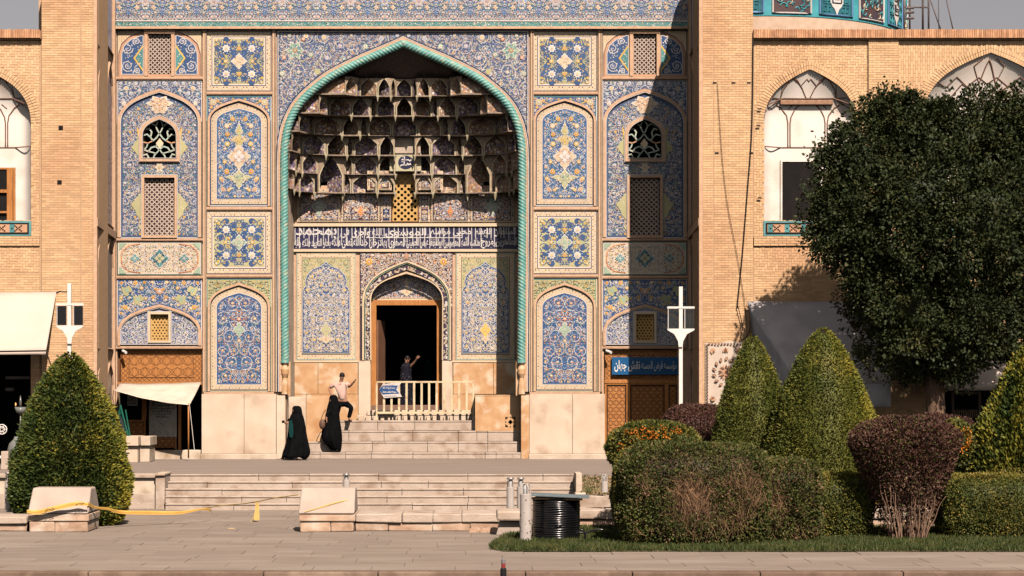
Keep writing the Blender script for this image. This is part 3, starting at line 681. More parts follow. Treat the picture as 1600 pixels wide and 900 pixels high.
# ---- spandrel over the great arch
def spandrel():
    o = Orn(YB-.01); P = rect(433, 826, 48, 612); A0 = [(436, 612)]+[(u-10, v-6 if v < 236 else v) for u, v in ropeL[4:-1]]+[(630, 57)]+[(1270-u, v-6 if v < 236 else v) for u, v in reversed(ropeL[4:-1])]+[(823, 612)]
    top = [(433, 236), (433, 48), (826, 48), (826, 236)]
    loop = top+[(823, 236)]+[(u, v) for u, v in reversed(A0[1:-1]) if v < 232]+[(437, 236)]
    k = o.Y0/F; L = [[Vector(((u-CX)*k, o.Y, ZE+(CY-v)*k)) for u, v in loop]]; n = len(o.v); o.v += [tuple(p) for p in L[0]]
    for t in tessellate_polygon(L): o.f.append(tuple(n+i for i in t)); o.m.append(SLA)
    R = Region(rect(434, 825, 49, 232), [A0])
    av = [(461, 80, 15), (630, 50, 4)]
    o.scroll(R, 71, cu=629.7, Rs=(17, 13, 10, 8, 6), vine=(WHI, LIL), fl=((WHI, CRE), (CRE, ORA), (WHI, YEL), (WHI, LIL), (LIL, WHI), (PGR, WHI)), small=(WHI, LIL, WHI, SKB, CRE, PGR, LAP, LAP, SAL), fr=.30, dense=2.4, w=1.0, avoid=av)
    o.sym(629.7); o.medallion(461, 79, 13, 14, PGR, TUR, 7, 6, core=ORA); o.flower(474, 61, 3.6, ORA, WHI, 7); o.flower(444, 90, 3.6, ORA, WHI, 7); o.disc(496, 112, 5, OLI, 5, 6)
    o.sym()
    o.ribbonflat([(434.5, 232), (434.5, 49.3), (824.8, 49.3), (824.8, 232)], 1.1, WHI, 6); o.ribbonflat([(436.2, 232), (436.2, 51), (823, 51), (823, 232)], .8, NAV, 6)
    o.done('spandrel_tiles', portal)
    # brick edge of the arch and its white fillets
    for w, off, dd, mt in ((4.6, 6.2, .07, SALM), (1.0, 9.6, .05, MATS['tile_white']), (.9, 11.4, .045, MATS['tile_navy'])):
        m = MB(); Q = []
        for i, (u, v) in enumerate(ropeL[:-1]):
            a = Vector(ropeL[max(0, i-1)]); b = Vector(ropeL[i+1]); t = (b-a).normalized(); nn = Vector((t.y, -t.x)); Q.append((u-abs(nn.x)*off, v-abs(nn.y)*off*1.0))
        Q.append((629.8, 68-off*1.15)); Q += [(1259.6-u, v) for u, v in reversed(Q[:-1])]
        Q[0] = (Q[0][0], 612); Q[-1] = (Q[-1][0], 612)
        m.ribbon(Q, w, YB-.012, dd); m.build('arch_edge', mt, portal)
    for s in (0, 1):
        m = MB(); f = (lambda u: 1259.6-u) if s else (lambda u: u)
        for u, w, c in ((432.3, 1.2, 0), (434.1, .9, 1), (436, 1.2, 0)): m.ribbon([(f(u), 236), (f(u), 612)], w, YB-.0, .05, c)
        m.build('edge_fillets', [MATS['tile_cream'], MATS['tile_navy']], portal)
spandrel()

# ---- the turquoise rope moulding round the arch
def rope():
    m = MB(); P = [W(u, v, YB-.03) for u, v in ropeAll]
    S = [0]
    for a, b in zip(P, P[1:]): S.append(S[-1]+(b-a).length)
    total = S[-1]; step = .0125; n = int(total/step); r0 = 6.3*k0; ns = 4; per = .105; seg = 24; i = 0; rows = []
    for j in range(n+1):
        s = j*total/n
        while i < len(S)-2 and S[i+1] < s: i += 1
        t = (s-S[i])/(S[i+1]-S[i]); c = P[i].lerp(P[i+1], t); d = (P[min(i+2, len(P)-1)]-P[max(0, i-1)]).normalized(); nn = Vector((d.z, 0, -d.x)); bb = Vector((0, -1, 0)); row = []
        for q in range(seg):
            a = TAU*q/seg; sg = 1 if s < total/2 else -1
            ph = ns*(a*sg)+TAU*s/per
            r = r0*(.86+.22*abs(math.cos(ph*.5))**.55); row.append(c+nn*(r*math.cos(a))+bb*(r*math.sin(a)))
        rows.append(row)
    m.grid(rows, 0, True)
    m.build('rope_moulding', mat('rope_glaze', (.17, .40, .345), .42, (.11, .31, .28), 5, spec=.4, col3=(.32, .40, .30), scale3=6), portal, smooth=True)
    for u, s in ((445, 1), (815, -1)):
        m = MB(); x = ux(u, YB); r = 6.5*k0
        m.lathe(x, YB-.03, [(r*1.1, vz(567, YB)), (r*1.0, vz(563, YB)), (r*.95, vz(560, YB))], 16, 0); m.lathe(x, YB-.03, [(r*.55, vz(590, YB)), (r*.95, vz(584, YB)), (r*1.0, vz(577, YB)), (r*.6, vz(571, YB)), (r*1.05, vz(567.2, YB))], 16, 1)
        m.lathe(x, YB-.03, [(r*.9, vz(616, YB)), (r*.8, vz(600, YB)), (r*.55, vz(590.3, YB))], 8, 1)
        m.build('column_base', [MATS['rope_glaze'], OMAR], portal)
        m = MB(); m.pxbox(u-11 if s > 0 else u-9, u+9 if s > 0 else u+11, 565, 618, YB+.08, .04, t=.04); m.build('marble_jamb', OMAR, portal)
rope()
# ================================================================== the niche behind the great arch
DTILE = mat('niche_tile_dark', (.10, .06, .05), .45, (.05, .04, .08), 4, spec=.3)
def mosaic(name, base, dots, sc, thr=.30, vines=(.42, .30, .19), spec=.3):     # mosaic faience seen from afar: pale blossoms and vines on a dark glaze
    if name in MATS: return MATS[name]
    m = mat(name, base, .45, tuple(c*1.3 for c in base), 3, spec=spec); t = m.node_tree; N = t.nodes; L = t.links; b = N['Principled BSDF']
    old = b.inputs['Base Color'].links[0].from_socket; tc = [x for x in N if x.type == 'TEX_COORD'][0]
    v = N.new('ShaderNodeTexVoronoi'); v.inputs['Scale'].default_value = sc; L.new(tc.outputs['Object'], v.inputs['Vector'])
    lt = N.new('ShaderNodeMath'); lt.operation = 'LESS_THAN'; lt.inputs[1].default_value = thr; L.new(v.outputs['Distance'], lt.inputs[0])
    cr = N.new('ShaderNodeValToRGB'); cr.color_ramp.interpolation = 'CONSTANT'; sp = N.new('ShaderNodeSeparateColor'); L.new(v.outputs['Color'], sp.inputs[0]); L.new(sp.outputs[0], cr.inputs[0])
    e = cr.color_ramp.elements; e[0].position = 0; e[0].color = (*dots[0], 1); e[1].position = 1/len(dots); e[1].color = (*dots[1], 1)
    for i in range(2, len(dots)): q = e.new(i/len(dots)); q.color = (*dots[i], 1)
    v2 = N.new('ShaderNodeTexVoronoi'); v2.feature = 'DISTANCE_TO_EDGE'; v2.inputs['Scale'].default_value = sc*.62; L.new(tc.outputs['Object'], v2.inputs['Vector'])
    l2 = N.new('ShaderNodeMath'); l2.operation = 'LESS_THAN'; l2.inputs[1].default_value = .055; L.new(v2.outputs['Distance'], l2.inputs[0])
    m1 = N.new('ShaderNodeMix'); m1.data_type = 'RGBA'; L.new(l2.outputs[0], m1.inputs[0]); L.new(old, m1.inputs[6]); m1.inputs[7].default_value = (*vines, 1)
    m2 = N.new('ShaderNodeMix'); m2.data_type = 'RGBA'; L.new(lt.outputs[0], m2.inputs[0]); L.new(m1.outputs[2], m2.inputs[6]); L.new(cr.outputs[0], m2.inputs[7])
    L.new(m2.outputs[2], b.inputs['Base Color']); return m
MOS = [mosaic('mosaic_brown', (.17, .105, .08), [(.80, .70, .60), (.62, .34, .17), (.74, .64, .55), (.18, .15, .30), (.55, .45, .25)], 10, .40),
       mosaic('mosaic_umber', (.23, .145, .10), [(.66, .54, .40), (.58, .30, .13), (.60, .54, .44), (.36, .26, .32)], 11, .40),
       mosaic('mosaic_navy', (.11, .085, .13), [(.68, .60, .54), (.36, .29, .44), (.64, .54, .44), (.46, .26, .18)], 10, .40)]
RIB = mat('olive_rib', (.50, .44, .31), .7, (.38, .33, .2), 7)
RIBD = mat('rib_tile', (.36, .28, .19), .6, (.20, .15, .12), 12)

NL, NR = ux(448, YB), ux(812, YB)
XC = (NL+NR)/2
def halfw(z):                                        # half-width of the great arch opening at height z
    v = CY-(z-ZE)/k0
    if v >= 236: return (NR-NL)/2
    best = 0
    for (a, b), (c, d) in zip(ropeL, ropeL[1:]):
        if (b-v)*(d-v) <= 0 and abs(b-d) > 1e-6:
            u = a+(c-a)*(v-b)/(d-b); best = (629.8-u)*k0-.12
    return max(.05, best)
def tierv(v): return ZE+(CY-v)*(60.9/F)
def plan(z, n=60, dscale=1.0):                       # outline of the semi-dome in plan at height z
    a = halfw(z); z0 = tierv(297); z1 = vz(66, YB); f = min(1, max(0, (z-z0)/(z1-z0)))
    d = 1.93*(1-f**1.6)*dscale+.05; e = 5-2.6*f
    out = []
    for i in range(n+1):
        t = PI-PI*i/n; c, s = math.cos(t), math.sin(t)
        out.append(Vector((XC+a*abs(c)**(2/e)*(1 if c > 0 else -1), YB+.10+d*abs(s)**(2/e), 0)))
    return out
def resample(P, n, ends=None):
    S = [0]
    for a, b in zip(P, P[1:]): S.append(S[-1]+(b-a).length)
    out = []; i = 0
    for k in (range(n+1) if ends is None else range(len(ends))):
        s = S[-1]*(k/n if ends is None else ends[k])
        while i < len(S)-2 and S[i+1] < s: i += 1
        out.append(P[i].lerp(P[i+1], (s-S[i])/max(1e-9, S[i+1]-S[i])))
    return out
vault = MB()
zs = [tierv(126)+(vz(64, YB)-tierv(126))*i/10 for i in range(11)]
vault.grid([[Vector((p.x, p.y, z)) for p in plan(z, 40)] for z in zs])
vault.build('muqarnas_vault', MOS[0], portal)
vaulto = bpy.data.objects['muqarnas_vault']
vaulto.data.materials.clear(); vaulto.data.materials.append(mosaic('mosaic_cap_shaded', (.035, .025, .025), [(.10, .08, .07), (.08, .05, .03), (.09, .08, .08)], 9, vines=(.055, .04, .03)))  # shadow under the arch top put into the colour: near-black mosaic
TV = [297, 268, 239, 209, 181, 152, 125]
def cell(p0, p1, q0, q1, zb, zt, mi, kind):           # one pointed niche between plan points p (behind) and q (overhanging)
    m = MB(); H = zt-zb; w = (p1-p0).length
    if w < .05: return None
    a0 = {'wide': .43, 'deep': .41, 'narrow': .36}[kind]; spring = .55 if kind != 'deep' else .45; top = .94
    rows = []; nz = 11; extra = {'wide': .0, 'deep': .22, 'narrow': .0}[kind]
    for j in range(nz+1):
        h = j/nz*.999; z = zb+h*H
        if h <= spring: a = a0
        elif h < top: a = a0*min(1, max(0, 1-((h-spring)/(top-spring))))**.62
        else: a = 0
        rel = a/a0; row = []; rim = .042/w if a > 0 else 0
        ss = [0, .5-a-rim, .5-a]+[.5-a+2*a*i/8 for i in range(1, 8)]+[.5+a, .5+a+rim, 1]
        for i, s in enumerate(ss):
            s = min(1, max(0, s)); B = p0.lerp(p1, s); Q = q0.lerp(q1, s)
            if 3 <= i <= 9 and a > 0:
                t = (i-2)/8; dd = (1-abs(2*t-1)**2.6)*(rel**.45 if rel > 0 else 0)*{'wide': .85, 'deep': 1, 'narrow': .6}[kind]
                out = (B-Q); L = out.length or 1; P = Q.lerp(B, min(1, dd))+out/L*(extra*dd)
            else: P = Q
            row.append((P.x, P.y-(.02 if i in (1, 2, 10, 11) and a > 0 else 0), z))
        rows.append(row)
    # the outer rows flare forward to the tier above, so neighbouring arches meet in ribs
    for j in range(nz):
        for i in range(12):
            A, B, C, D = rows[j][i], rows[j][i+1], rows[j+1][i+1], rows[j+1][i]
            mm = 1 if i in (1, 10) else (3 if i in (0, 11) or j >= nz-1 else 0)
            m.quad([A, B, C, D], mm)
    # soffit under the cell and a lip along its bottom edge
    c0, c1 = q0-Vector((0, .03, 0)), q1-Vector((0, .03, 0))
    dr = .04 if kind == 'deep' else .012
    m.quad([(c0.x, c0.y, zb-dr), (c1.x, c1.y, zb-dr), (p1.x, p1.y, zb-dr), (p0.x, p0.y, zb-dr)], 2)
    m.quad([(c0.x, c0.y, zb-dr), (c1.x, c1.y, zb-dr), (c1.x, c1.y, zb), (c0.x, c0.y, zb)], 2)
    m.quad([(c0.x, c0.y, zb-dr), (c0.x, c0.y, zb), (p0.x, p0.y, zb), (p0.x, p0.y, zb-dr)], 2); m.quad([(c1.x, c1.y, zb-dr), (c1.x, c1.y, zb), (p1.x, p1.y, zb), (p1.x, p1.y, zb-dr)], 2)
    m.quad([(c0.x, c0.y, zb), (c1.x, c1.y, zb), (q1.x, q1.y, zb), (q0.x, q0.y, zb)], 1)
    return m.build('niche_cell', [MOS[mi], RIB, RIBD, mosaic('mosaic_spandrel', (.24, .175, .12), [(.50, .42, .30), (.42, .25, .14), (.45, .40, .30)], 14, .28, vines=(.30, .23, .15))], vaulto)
rnd = random.Random(12)
KEEP = {}
def pendant(p, z, r, h):                               # a small hanging point where two cells meet
    m = MB(); m.lathe(p.x, p.y, [(.004, z-h), (r*.45, z-h*.55), (r, z-.01), (r, z+.03)], 6); m.build('pendant', RIB, vaulto)
for t in range(6):
    zb, zt = tierv(TV[t]), tierv(TV[t+1])
    P0 = plan(zb-.02, 90); P1 = plan(zt+ .12*(t > 3), 90, .93 if t else .9)
    pat = [('deep', 1.0), ('narrow', .50), ('wide', 1.05), ('deep', .8), ('narrow', .5), ('wide', 1.0), ('deep', 1.1), ('narrow', .55), ('wide', .95)]
    nh = [7, 7, 7, 6, 6, 5][t]; k = t*3
    seq = [('wide', 1.0), ('deep', .8), ('wide', .9), ('big', 1.35), ('narrow', .6), ('wide', 1.1), ('deep', .9)] if t < 2 else [pat[(k+i) % len(pat)] for i in range(nh)]
    ws = [q for _, q in seq]; cw = 1.1 if t > 2 else 1.0; full = ws+[cw]+ws[::-1]; tot = sum(full); kinds = [q for q, _ in seq]+[('deep' if t == 4 else 'wide')]+[q for q, _ in seq][::-1]
    ends = [0]
    for q in full: ends.append(ends[-1]+q/tot)
    A = resample(P0, 0, ends); B = resample(P1, 0, ends); nf = len(full)
    for i in range(1, nf):                            # facets: the walls beside every deep cell step forward
        dk = (kinds[i] in ('deep', 'big')) + (kinds[i-1] in ('deep', 'big')); dv = Vector((XC, YB-.3, 0))-B[i]; L_ = dv.length or 1; s_ = .16 if dk else -.03
        B[i] = B[i]+dv/L_*min(s_, L_*.4); A[i] = A[i]+dv/L_*(.05 if dk else 0)
    KEEP[t] = (A, B)
    for i in range(nf):
        if t < 3 and i == len(ws): continue
        kd = kinds[i]
        if kd == 'big':
            if t == 0: continue
            cell(KEEP[0][0][i], KEEP[0][0][i+1], B[i], B[i+1], tierv(TV[0]), zt, rnd.randrange(3), 'deep'); continue
        cell(A[i], A[i+1], B[i], B[i+1], zb, zt, rnd.randrange(3), kd)
        if kd == 'deep' and i not in (0, nf-1):
            for q in (B[i], B[i+1]): pendant(q, zb-.03, .055, .16)
    if t == 0:
        for i in (3, 4, nf-4, nf-3): pendant(B[i], zb-.03, .08, .24)

# niche side walls, back wall
Zland = vz(657, 60.95)
zt0 = tierv(297)
def sidewall(x, xb, name):
    m = MB(); m.quad([(x, YB+.05, TZ), (xb, YN+.02, TZ), (xb, YN+.02, zt0+.2), (x, YB+.05, zt0+.2)]); m.build(name, STONE, portal)
sidewall(NL, ux(459, YN), 'niche_side'); sidewall(NR, ux(810, YN), 'niche_side')
m = MB(); x0, x1 = ux(459, YN), ux(810, YN)
Bk = [rect(459, 810, 296, 660)]; dhole = archbox(635.5, 56, 466, 428, 700)
m.plate([[(459, 700), (459, 290), (810, 290), (810, 700), (691.5, 700)]+archbox(635.5, 56, 466, 428, 700)[::-1][1:-1]+[(579.5, 700)], rect(612.5, 654, 272, 346)], YN+.03, YN+.5); m.build('niche_wall', SALM, portal)
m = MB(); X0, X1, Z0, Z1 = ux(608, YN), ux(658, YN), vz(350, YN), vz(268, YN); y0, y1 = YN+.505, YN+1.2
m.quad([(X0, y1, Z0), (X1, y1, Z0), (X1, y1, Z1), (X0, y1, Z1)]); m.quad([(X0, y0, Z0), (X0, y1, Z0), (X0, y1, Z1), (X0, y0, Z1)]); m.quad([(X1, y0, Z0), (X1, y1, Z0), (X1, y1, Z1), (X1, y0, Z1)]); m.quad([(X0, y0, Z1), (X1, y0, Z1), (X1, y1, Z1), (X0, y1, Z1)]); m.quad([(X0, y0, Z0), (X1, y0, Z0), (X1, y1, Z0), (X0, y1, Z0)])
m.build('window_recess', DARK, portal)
# ochre screen with round holes
m = MB(); hs_ = []
for j in range(15):
    v = 276.5+j*4.72
    for i in range(4 if j % 2 else 4):
        u = 617.5+i*10.4+(5.2 if j % 2 else 0)
        if u < 652: hs_.append([(u+2.35*math.cos(TAU*q/10), v+2.35*math.sin(TAU*q/10)) for q in range(10)])
m.plate([rect(613, 653.6, 272.4, 345.6)]+hs_, YN-.02, YN+.08); m.build('pierced_screen', OCH, portal)
m = MB(); m.rframe(612.4, 654, 271.6, 346.6, 1.6, YN-.01, .05); m.build('window_frame', MATS['tile_brown'], portal)
# lettered plaque and plastered niche above the screen
m = MB(); m.pxbox(609, 658, 239.5, 267.5, YN-.35, .03, t=.35); m.build('plaque', mat('pale_plaque', (.52, .47, .30), .6, (.45, .42, .28)), portal)
m = MB(); P = [(634+11.8*math.cos(TAU*i/28), 253.5+10.6*math.sin(TAU*i/28)) for i in range(28)]; m.plate([P], YN-.39, YN-.38); o = m.build('oval_seal', MATS['tile_navy'], portal)
scribble('lettering', MATS['tile_white'], 625, 642.5, 244.5, 252.5, YN-.40, portal, 3, 1.5); scribble('lettering', MATS['tile_white'], 624.5, 643, 252, 261.5, YN-.40, portal, 8, 1.6)
m = MB(); P = archbox(633.5, 23.5, 226, 213, 239.3); m.plate([P], YN-.42, YN+.0); m.build('plaster_niche', mat('bare_plaster', (.52, .43, .34), .95, (.42, .34, .26), 5, bump=.3), portal)

# lowest tier: arched floral panels along the back wall
def floral(u0, u1, v0, v1, style, Y=YN):
    cx = (u0+u1)/2; hw = (u1-u0)/2; o = Orn(Y-.01, Y); P = rect(u0-3, u1+3, v0-3, v1+1); o.poly(P, CRE, 0)
    o.scroll(Region(P), int(u0), vine=(UMB, SAL), fl=((SAL, CRE),), small=(UMB, SAL, WHI, NAV), Rs=(5,), dense=1.6)
    A = archbox(cx, hw, v0+min(16, hw*.7), v0, v1); o.poly(A, CRE, 5); I = inset(A, 1.1); o.poly(I, UMB if style != 2 else NAV, 6)
    bx = Orn(Y-.03, Y); fl = {0: ((WHI, SAL), (ORA, WHI), (CRE, YEL)), 1: ((WHI, CRE), (WHI, YEL), (LIL, WHI)), 2: ((WHI, LIL), (WHI, YEL))}[style]
    bx.scroll(Region(inset(I, .3)), int(u0)+1, cu=cx, Rs=(8, 6, 4.5, 3.6) if hw > 14 else (4, 3), vine=(CRE, SAL), fl=fl, small=(WHI, CRE, ORA, WHI, LIL, SKB), dense=2.0, fr=.36)
    if hw > 14:
        if style == 0: bx.medallion(cx, (v0+v1)/2+1, hw*.30, hw*.42, PGR, WHI, 7, 4)
        else: bx.medallion(cx, (v0+v1)/2+8, hw*.16, hw*.30, ORA, YEL, 7, 4)
    n = len(o.v); o.v += bx.v; o.f += [tuple(a+n for a in f) for f in bx.f]; o.m += bx.m
    return o.done('floral_panel', portal)
for a in ((467, 530, 299, 346, 0), (535, 592, 299, 346, 1), (597, 610, 300, 346, 2), (657, 670, 300, 346, 2), (675, 732, 299, 346, 1), (737, 800, 299, 346, 0)): floral(*a)
for a in ((577, 609, 270, 296, 1), (657, 689, 270, 296, 1)): floral(*a, Y=YN-.25)
m = MB(); m.pxbox(459, 810, 349, 354, YN-.01, .07, t=0); m.build('band', MATS['tile_cream'], portal)

# the great inscription: white thuluth on midnight blue, two lines woven through upright strokes
m = MB(); m.plate([rect(459.5, 809.5, 354.5, 389)], YN-.02, YN); m.build('inscription_ground', MATS['tile_navy'], portal)
TW = MATS['tile_white']
lo_ = ['الطاهرین مروج', 'مذهب الائمه المعصومین', 'ابوالمظفر عباس الحسینی', 'الصفوی بهادرخان', 'خلد الله تعالی ملکه', 'بحار التایید فلکه وآله']
up_ = ['السلطان الاعظم', 'محیی مراسم', 'الموسوی', 'الله واجری فی', 'بمحمد']
w_ = 350/len(lo_)
for i, s in enumerate(lo_): lettering(shape(s), 'lettering', TW, 809-(i+1)*w_+1, 809-i*w_-1, 370.5, 388.3, YN-.026, portal, bold=.018)
w_ = 350/len(up_)
for i, s in enumerate(up_): lettering(shape(s), 'lettering', TW, 809-(i+1)*w_+3, 809-i*w_-3, 355.2, 371.8, YN-.030, portal, bold=.014)
m = MB(); rn = random.Random(8)
for i in range(48):
    u = 462+i*7.25+rn.uniform(-2, 2); m.ribbon([(u, 354.9), (u+.3, rn.choice((372, 383, 386)))], 1.15, YN-.03, .003)
m.ribbon([(572, 371.3), (722, 371.3)], 1.1, YN-.033, .003)
for i in range(150):
    u, v = rn.uniform(462, 807), rn.uniform(356, 387); a = rn.uniform(0, 6); m.ribbon([(u, v), (u+1.6*math.cos(a), v+1.6*math.sin(a))], .8, YN-.03, .003)
m.build('upright_strokes', TW, portal)
m = MB(); m.pxbox(459, 810, 389.3, 393.4, YN-.01, .05, t=0); m.build('band', MATS['tile_cream'], portal)

# side panels beside the door
def nichepanel(cx, sty):
    o = Orn(YN-.01, YN); u0, u1 = cx-46.5, cx+46.5; P = rect(u0, u1, 394, 563); o.poly(P, CRE, 0)
    o.ribbonflat(inset(P, 1.2), .9, TUR, 1, True); o.ribbonflat(inset(P, 9), .9, UMB, 1, True); o.dots(path_closed(inset(P, 5)), 2.5, .9, (ORA, CRE, OLI, BRO, WHI), 2, 1.7)
    I = inset(P, 10); o.poly(I, OLI, 1); o.scroll(Region(I), 81, cu=cx, vine=(CRE, DGR), fl=((CRE, OLI), (PGR, YEL)), small=(DGR, CRE, YEL, PGR, CRE), Rs=(7, 5), dense=2.0)
    S = [(cx-37, 552), (cx-37, 456), (cx-35, 450), (cx-31, 446), (cx-33, 440), (cx-30, 430), (cx-20, 420), (cx-9, 416), (cx-2, 411), (cx, 407.5)]
    S = S+[(2*cx-a, b) for a, b in reversed(S[:-1])]; o.poly(S, WHI, 6); Q = inset(S, .8); o.poly(Q, LAP if sty else LAP, 7)
    bx = Orn(YN-.034, YN); bx.scroll(Region(inset(Q, .4)), 83, cu=cx, Rs=(10, 8, 6, 4.5, 3.5), vine=(WHI, CRE), fl=((WHI, CRE), (WHI, SKB), (CRE, YEL)), small=(WHI, CRE, WHI, LIL, WHI, OLI), fr=.32, dense=2.6, w=1.0)
    bx.medallion(cx, 516, 8, 11, OLI if sty else YEL, CRE, 7, 4); bx.medallion(cx, 530, 12 if sty else 6, 6, CRE, SAL, 7, 4)
    n = len(o.v); o.v += bx.v; o.f += [tuple(a+n for a in f) for f in bx.f]; o.m += bx.m
    o.done('tile_panel', portal)
nichepanel(509.5, 1); nichepanel(758.5, 0)
# spandrel round the doorway arch
o = Orn(YN-.01, YN)
A1 = archbox(635.5, 69, 470, 408, 563)
loop = [(562.5, 563), (562.5, 394.5), (707, 394.5), (707, 563)]+A1[::-1]
kk = o.Y0/F; L_ = [Vector(((u-CX)*kk, o.Y, ZE+(CY-v)*kk)) for u, v in loop]; n0 = len(o.v); o.v += [tuple(p) for p in L_]
for t in tessellate_polygon([L_]): o.f.append(tuple(n0+i for i in t)); o.m.append(UMB)
o.scroll(Region(rect(563, 706.5, 395, 480), [A1]), 91, cu=635, Rs=(7, 5, 4), vine=(CRE, SAL), fl=((WHI, SAL), (ORA, WHI), (WHI, YEL)), small=(WHI, CRE, ORA, LIL, WHI), fr=.4, dense=2.4)
o.sym(635); o.flower(577, 409, 6, YEL, ORA, 6); o.sym(); o.medallion(635, 400, 4, 4.5, ORA, CRE, 6, 4)
o.done('spandrel_tiles', portal)
m = MB(); m.ribbon([(567.5, 563)]+arch(635.5, 68, 470, 408.6)+[(703.5, 563)], 2.6, YN-.02, .08); m.ribbon([(570.6, 563)]+arch(635.5, 65, 470, 411.5)+[(700.5, 563)], 1, YN-.02, .05, 1); m.build('arch_moulding', [MATS['tile_cream'], MATS['tile_palegreen']], portal)
# patterned soffit band of the door arch, stepping back
m = MB(); m.ribbon([(574.8, 563)]+arch(635.5, 61, 469, 417)+[(696.3, 563)], 8.2, YN-.01, .012, 0); m.build('arch_band', mosaic('mosaic_band', (.05, .035, .06), [(.60, .52, .40), (.5, .35, .2), (.6, .55, .5)], 9, .36, vines=(.5, .42, .3)), portal)
m = MB(); m.ribbon([(579.6, 563)]+arch(635.5, 56.5, 468, 426)+[(691.4, 563)], 1.8, YN-.02, .06, 0); m.build('arch_fillet', [MATS['tile_cream']], portal)
YD = YN+.38                                          # plane of the door and of the tympanum
o = Orn(YD, YD); T_ = [(578, 466)]+arch(635.5, 57, 466, 424)+[(693, 466)]; o.poly(T_, LIL, 0); R_ = Region(T_)
o.poly([(575, 466), (696, 466), (696, 470), (575, 470)], CRE, 1)
o.scroll(R_, 95, cu=635.5, Rs=(7, 5, 4), vine=(WHI, UMB), fl=((ORA, CRE), (WHI, SAL), (CRE, ORA)), small=(UMB, NAV, WHI, CRE, UMB, SAL), dense=3.0)
o.medallion(635.5, 456, 10, 6, CRE, SAL, 7, 4); o.medallion(635.5, 444, 3, 12, CRE, SAL, 7, 4); o.dots([(580, 465), (692, 465)], 3, 1.4, (SAL, CRE), 6)
o.done('tympanum_tiles', portal)
m = MB()
for a, b in (((579.5, 700), (579.5, 466)), ((691.5, 466), (691.5, 700))):
    m.quad([(ux(a[0], YN), YN+.03, vz(a[1], YN)), (ux(a[0], YN), YD+.2, vz(a[1], YN)), (ux(b[0], YN), YD+.2, vz(b[1], YN)), (ux(b[0], YN), YN+.03, vz(b[1], YN))])
m.build('door_reveal', OMAR, portal)

# dado: veined marble slabs and pale pilasters
def slab(u0, u1, v0, v1, Y, d, mt, nm='marble_slab', lab=None, par=None):
    m = MB(); m.pxbox(u0+.25, u1-.25, v0+.25, v1-.25, Y, d, t=.03); o = m.build(nm, mt, par or portal, bevel=.006)
    if lab: o['label'] = lab
    return o
for a in ((460, 497), (497, 559.5)): slab(a[0], a[1], 566, 616, YN-.0, .04, OMAR)
for a in ((708, 771), (771, 808.5)): slab(a[0], a[1], 566, 616, YN-.0, .04, OMAR)
m = MB(); m.pxbox(459.5, 560, 563.3, 566, YN, .06, t=0); m.pxbox(707, 810, 563.3, 566, YN, .06, t=0); m.build('band', MATS['tile_cream'], portal)
for a in ((560, 579), (690.5, 707)): slab(a[0], a[1], 563.5, 650, YN-.02, .05, MARB, 'pilaster')
slab(460, 479, 616, 660, YN, .04, OMAR); slab(479, 560, 616, 660, YN, .04, OMAR); slab(707, 742, 616, 660, YN, .04, OMAR)
# lower marble of the portal's two piers
for cx, n_ in ((373.5, 2), (886.5, 2)):
    u0, u1 = (315.5, 432) if cx < 600 else (827, 945)
    cut = [u0, u0+(u1-u0)*.57, u1]
    for a, b in zip(cut, cut[1:]): slab(a, b, 615.5, 709, YB-.0, .10, MARB, 'base_slab')
    m = MB(); m.pxbox(u0-1, u1+1, 709, 719, YB-.02, .16, t=.02); m.build('plinth', STONE, portal, bevel=.02)

# wooden door: outer frame, opening into the dark, one leaf folded back
m = MB()
for r in ((579.8, 588.2, 469, 641), (682.5, 690.6, 469, 641), (588.2, 682.5, 469, 477.3)): m.pxbox(*r, YD, .10, t=.05)
door = m.build('door_frame', WOOD, portal, bevel=.01)
m = MB(); X = ux(588.5, YD)
m.hexa([(X, YD+.02, vz(640, YD)), (X+.18, YD+.9, vz(640, YD)), (X+.18, YD+.9, vz(500, YD)), (X, YD+.02, vz(500, YD))], [(X+.05, YD+.02, vz(640, YD)), (X+.23, YD+.9, vz(640, YD)), (X+.23, YD+.9, vz(500, YD)), (X+.05, YD+.02, vz(500, YD))])
fixnormals(m.build('door_leaf', mat('brown_wood', (.20, .10, .06), .6), portal))
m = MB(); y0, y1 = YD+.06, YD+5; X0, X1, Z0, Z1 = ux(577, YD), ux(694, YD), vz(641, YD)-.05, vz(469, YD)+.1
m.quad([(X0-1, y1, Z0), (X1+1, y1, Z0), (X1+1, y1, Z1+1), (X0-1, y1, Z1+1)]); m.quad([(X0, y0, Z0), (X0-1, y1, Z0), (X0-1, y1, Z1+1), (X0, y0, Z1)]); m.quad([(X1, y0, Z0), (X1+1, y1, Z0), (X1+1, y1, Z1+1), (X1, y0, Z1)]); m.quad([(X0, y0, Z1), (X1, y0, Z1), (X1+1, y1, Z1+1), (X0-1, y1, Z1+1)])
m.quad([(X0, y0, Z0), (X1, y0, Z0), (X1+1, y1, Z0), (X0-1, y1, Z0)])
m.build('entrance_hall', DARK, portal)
m = MB(); m.pxbox(578, 692, 633, 641, YD-.0, .12, t=.5); m.build('threshold', mat('brown_stone', (.25, .15, .10), .8, (.18, .11, .08)), portal, bevel=.01)
m = MB(); m.pxbox(574, 742, 641, 649, YN-.15, .15, t=.6); m.build('threshold', MARB, portal, bevel=.012)
rn = random.Random(4)
u = 560.0
while u < 708:                                       # little stone blocks under the threshold
    w = 11.5 if u < 590 else 9.0
    slab(u, u+w-2.6, 649.5, 657, YN-.30, .12, MARB, 'block'); u += w
m = MB(); m.box(ux(558, 61.6), ux(742, 61.6), 61.72, 62.0, Zland, vz(649, 61.72)); m.build('block_bed', STONE, portal)

